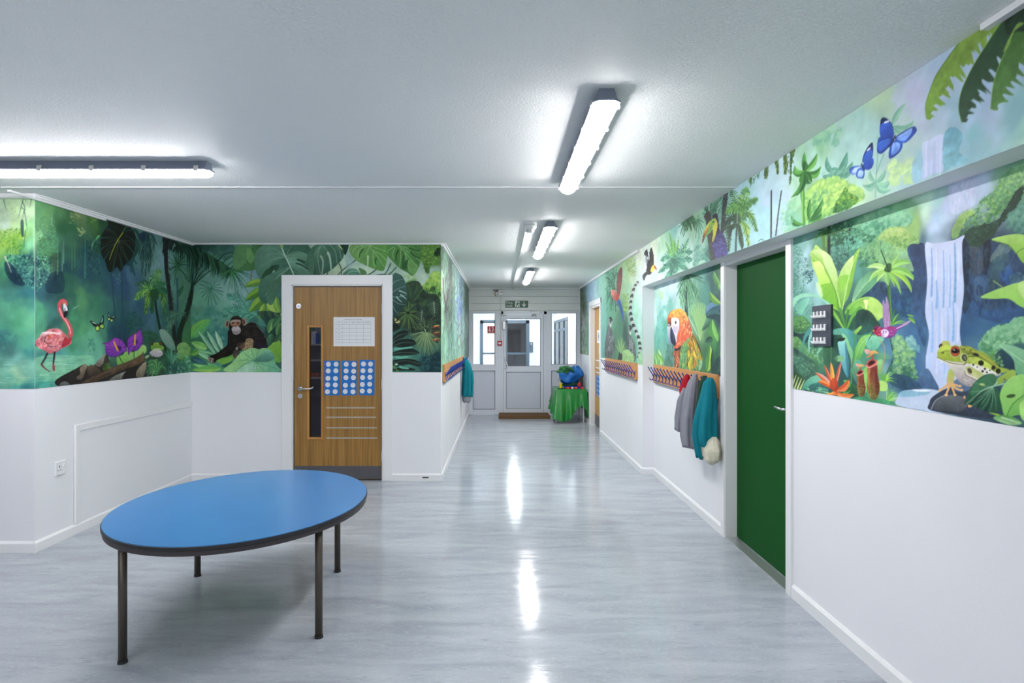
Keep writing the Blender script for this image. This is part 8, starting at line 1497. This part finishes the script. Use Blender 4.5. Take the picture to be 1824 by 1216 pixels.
c.st([(410, 110), (400, 240), (398, 380), (405, 520)], 15, 17, '24343c')
for e in ((290, 300), (320, 330), (340, 400), (360, 440), (440, 430), (460, 400), (540, 330), (560, 350), (620, 160), (590, 100), (300, 200), (480, 330), (510, 300)): c.st([(410, 60), ((410+e[0])/2, (60+e[1])/2-10), e], 12, 4, ['3f8058', '5c9c64', '2c6048', '74b074'][e[0] % 4], .9)
c.dabs([(300, 120), (560, 100), (560, 330), (470, 420), (340, 400)], ['4c9068', '6cac74', '2f6448', '8cc480'], 200, 5, .5, 60, 1.57)
for i in range(34): an = math.pi*(.22+.56*i/33); c.st([(560, 800), (560+70*math.cos(an), 620-60*math.sin(an)), (555+140*math.cos(an), 680-310*math.sin(an))], 6, 2, ['7cb468', 'a0cc7c', '5c9c58', 'b8dc94'][i % 4], .85)
for tip, base, w_, ca, cb, bd in (((620, 520), (795, 410), 60, '5c8cac', '2c5c6c', 30), ((625, 540), (795, 520), 60, '34686c', '1f4448', 20), ((668, 250), (800, 400), 34, '94c850', '5c9c3c', -26), ((715, 20), (790, 200), 30, '6cac54', '4c8c48', -14), ((760, 160), (795, 240), 20, '7cb858', '5c9c4c', 0), ((700, 565), (760, 830), 50, '7cc05c', '4c9444', -30), ((580, 700), (670, 590), 24, '4c7c58', '34604c', 0), ((670, 860), (640, 1170), 44, 'a8cc44', '4c8c3c', 10), ((620, 830), (700, 780), 34, '24483c', '34604c', 0), ((790, 770), (740, 1200), 60, '5ca458', '346c48', 20), ((560, 970), (540, 1160), 34, '8cc090', '4c8c5c', 0), ((700, 900), (700, 1200), 20, '2c5c48', '1f4440', 0), ((30, 940), (60, 1100), 20, '8ccc6c', '5cac58', 0), ((80, 900), (110, 1100), 34, 'b0dc9c', '74b874', 0), ((150, 1090), (60, 960), 24, '94d060', '6cac54', -8)): c.leaf(base, tip, w_, ca, cb, None, 0, bd, '24503c', tex=.15)
c.dabs([(170, 820), (250, 830), (250, 1100), (190, 1090)], ['3f6458', '5c8c70', '2c5448'], 70, 5, .6, 40, 1.4); c.fill([(720, 1050), (800, 1000), (800, 1216), (700, 1200)], '1f3c44', a=.7)
# macaw
c.fill([(265, 930), (300, 800), (360, 700), (460, 720), (520, 800), (580, 960), (585, 1040), (520, 1000), (480, 1130), (420, 1120), (330, 1110), (270, 1110)], 'a8742c', '7c8c34', tex=.35)
c.fill([(255, 940), (330, 880), (350, 960), (320, 1110), (265, 1108), (270, 1020)], 'b05c34', '8c4c34', tex=.4)
c.fill([(340, 900), (400, 800), (440, 810), (430, 960), (400, 1115), (325, 1110)], '6c9c4c', '4c8444', tex=.35)
c.dabs([(420, 820), (500, 800), (570, 960), (540, 1010), (480, 1125), (400, 1115)], ['e0b028', 'd89020', 'f0c83c', '7c9c34', '9cb43c', 'c8642c'], 150, 9, .8, 60, 1.3)
c.dabs([(340, 860), (420, 820), (410, 1110), (330, 1100)], ['84b45c', '4c8c4c', 'a8c85c', '5c9c84'], 90, 6, .7, 46, 1.6); c.dabs([(260, 920), (330, 900), (320, 1105), (265, 1100)], ['d8683c', '7c3424', 'e89060', '5c2c24'], 60, 5, .8, 50, 1.5)
for p in ([(480, 830), (500, 930), (530, 1000)], [(440, 850), (450, 960), (410, 1100)], [(520, 820), (560, 920), (585, 1010)], [(420, 1010), (405, 1110)], [(490, 1000), (480, 1120)], [(380, 790), (460, 730), (520, 800)], [(470, 760), (540, 850), (575, 960)]): c.st(p, 4, 2, '3c2420', .85)
c.fill([(180, 640), (185, 560), (215, 490), (280, 455), (350, 455), (385, 500), (420, 540), (450, 640), (470, 720), (440, 770), (370, 830), (330, 890), (260, 900), (270, 850), (300, 700), (240, 640), (220, 630), (200, 640)], 'd87430', 'cc4c30', ((300, 460), (330, 880)), tex=.2)
c.fill([(215, 500), (280, 458), (350, 455), (385, 505), (350, 545), (260, 545), (215, 560)], 'eab038', 'e08830', tex=.15); c.dabs([(210, 520), (290, 460), (380, 480), (430, 560), (360, 640), (330, 600), (330, 560), (250, 540)], ['f0c850', 'e89430', 'f4d878', 'e06c2c'], 150, 7, .7, 20, .8)
c.dabs([(340, 560), (420, 540), (470, 720), (360, 840), (280, 880), (310, 740)], ['e07850', 'f0a858', 'd84c34', 'f0d0a0', 'e86048'], 220, 6, .65, 34, 1.7); c.dabs([(180, 560), (225, 540), (230, 640), (190, 640)], ['8c2c20', 'b8401c'], 40, 6, .8)
c.fill([(230, 570), (255, 548), (310, 560), (322, 600), (318, 680), (300, 740), (288, 830), (262, 760), (235, 660)], 'e0dce8', 'c4bcd0', tex=.06); c.ell(281, 605, 15, 26, 'f0f0f4'); c.ell(281, 605, 10, 20, '4c5468'); c.ell(282, 603, 5, 10, '14141c')
for y in (650, 668, 686, 704): c.st([(250, y-10), (280, y+8), (312, y-8)], 2.5, 2, '9c7c9c', .8)
c.fill([(185, 640), (210, 632), (230, 660), (225, 780), (215, 880), (212, 900), (200, 830), (188, 740)], 'd0ccc8', '5c6c9c', tex=.1); c.fill([(225, 655), (250, 700), (275, 780), (282, 850), (262, 870), (225, 820), (218, 740)], '243454', '141c34', tex=.2); c.st([(245, 700), (262, 800)], 3, 3, '5c6c94', .7); c.fill([(183, 640), (200, 600), (228, 600), (225, 640), (200, 650)], '5c2420'); c.ell(200, 632, 14, 14, 'a8a4b4')
c.fill([(262, 905), (300, 900), (340, 870), (330, 910), (280, 930)], '1c1c20')
for i in range(9): c.st([(430+i*11, 540+i*24), (470+i*12, 610+i*22)], 2.5, 1, 'e8e8e0', .7, False)
c.mesh('mural', wall_right, steps(GD1+.074, YP, .0045), steps(ZR, ZS, .0045), -.002)

# ---------------------------------------------------------------- print 7: streaky forest on the left corridor wall
c = Cv('x', XC, YD, YE, ZM, H, .008, 71)
c.wash([(786, 450, '5c7060'), (787, 500, 'a8d8a0'), (787, 560, '8cc098'), (790, 520, '8cc8a8'), (790, 600, '7cb090'), (790, 640, '8cc8a0'), (795, 480, '7cb898'), (795, 560, '5c6c64'), (797, 620, '84b8a4'), (800, 500, '4c6454'), (802, 560, '5c7c6c'), (805, 620, '84b8a4'), (808, 500, '8cb8a4'), (812, 540, '94c0bc'), (812, 600, '84b8ac'), (816, 560, '8ca0c4'), (818, 620, '94c4a8'), (822, 540, '5c7484'), (825, 600, '84ac9c'), (829, 540, '4c6458'), (829, 600, '5c7c6c')], 4, 3, .25)
c.V(680, 430, 5.067)
for x0, x1, y0, y1, w_, cc, n_ in ((528, 570, 60, 260, 3, ['3c4c44', '7ca48c', '24342c'], 40), (570, 650, 150, 620, 3, ['4c5c50', '34443c', '7c9c88'], 90), (540, 600, 320, 760, 3, ['4c4448', '8cc0a0', 'a0746c', '34383c'], 80), (600, 700, 260, 980, 3, ['94c8ac', '5c8474', 'b4d8c4', '3c5c4c'], 150), (690, 715, 470, 640, 5, ['3c54a4', '5c74bc', '8ca4d0'], 26), (690, 705, 640, 880, 3, ['8c3c34', '3c3c3c'], 10), (715, 770, 400, 1000, 3, ['4c6c5c', '7ca48c', '2c443c', '84a8c4'], 110), (530, 700, 700, 1060, 3, ['84c0a4', 'a8d8b8', '5c8c74'], 120)):
    c.dabs([(x0, y0), (x1, y0), (x1, y1), (x0, y1)], cc, n_, w_, .6, 110, 1.57)
c.st([(552, 330), (556, 450), (570, 560), (575, 640)], 7, 5, '3c3038'); c.st([(553, 400), (556, 480)], 3, 2, 'b49c94'); c.st([(600, 430), (585, 560), (572, 640)], 5, 5, '3c3c40')
c.mesh('mural', wall_corridor, ysteps(YD, YE, 1/(.62*1090)*.5, .006), steps(ZM, H, .0055), .002)
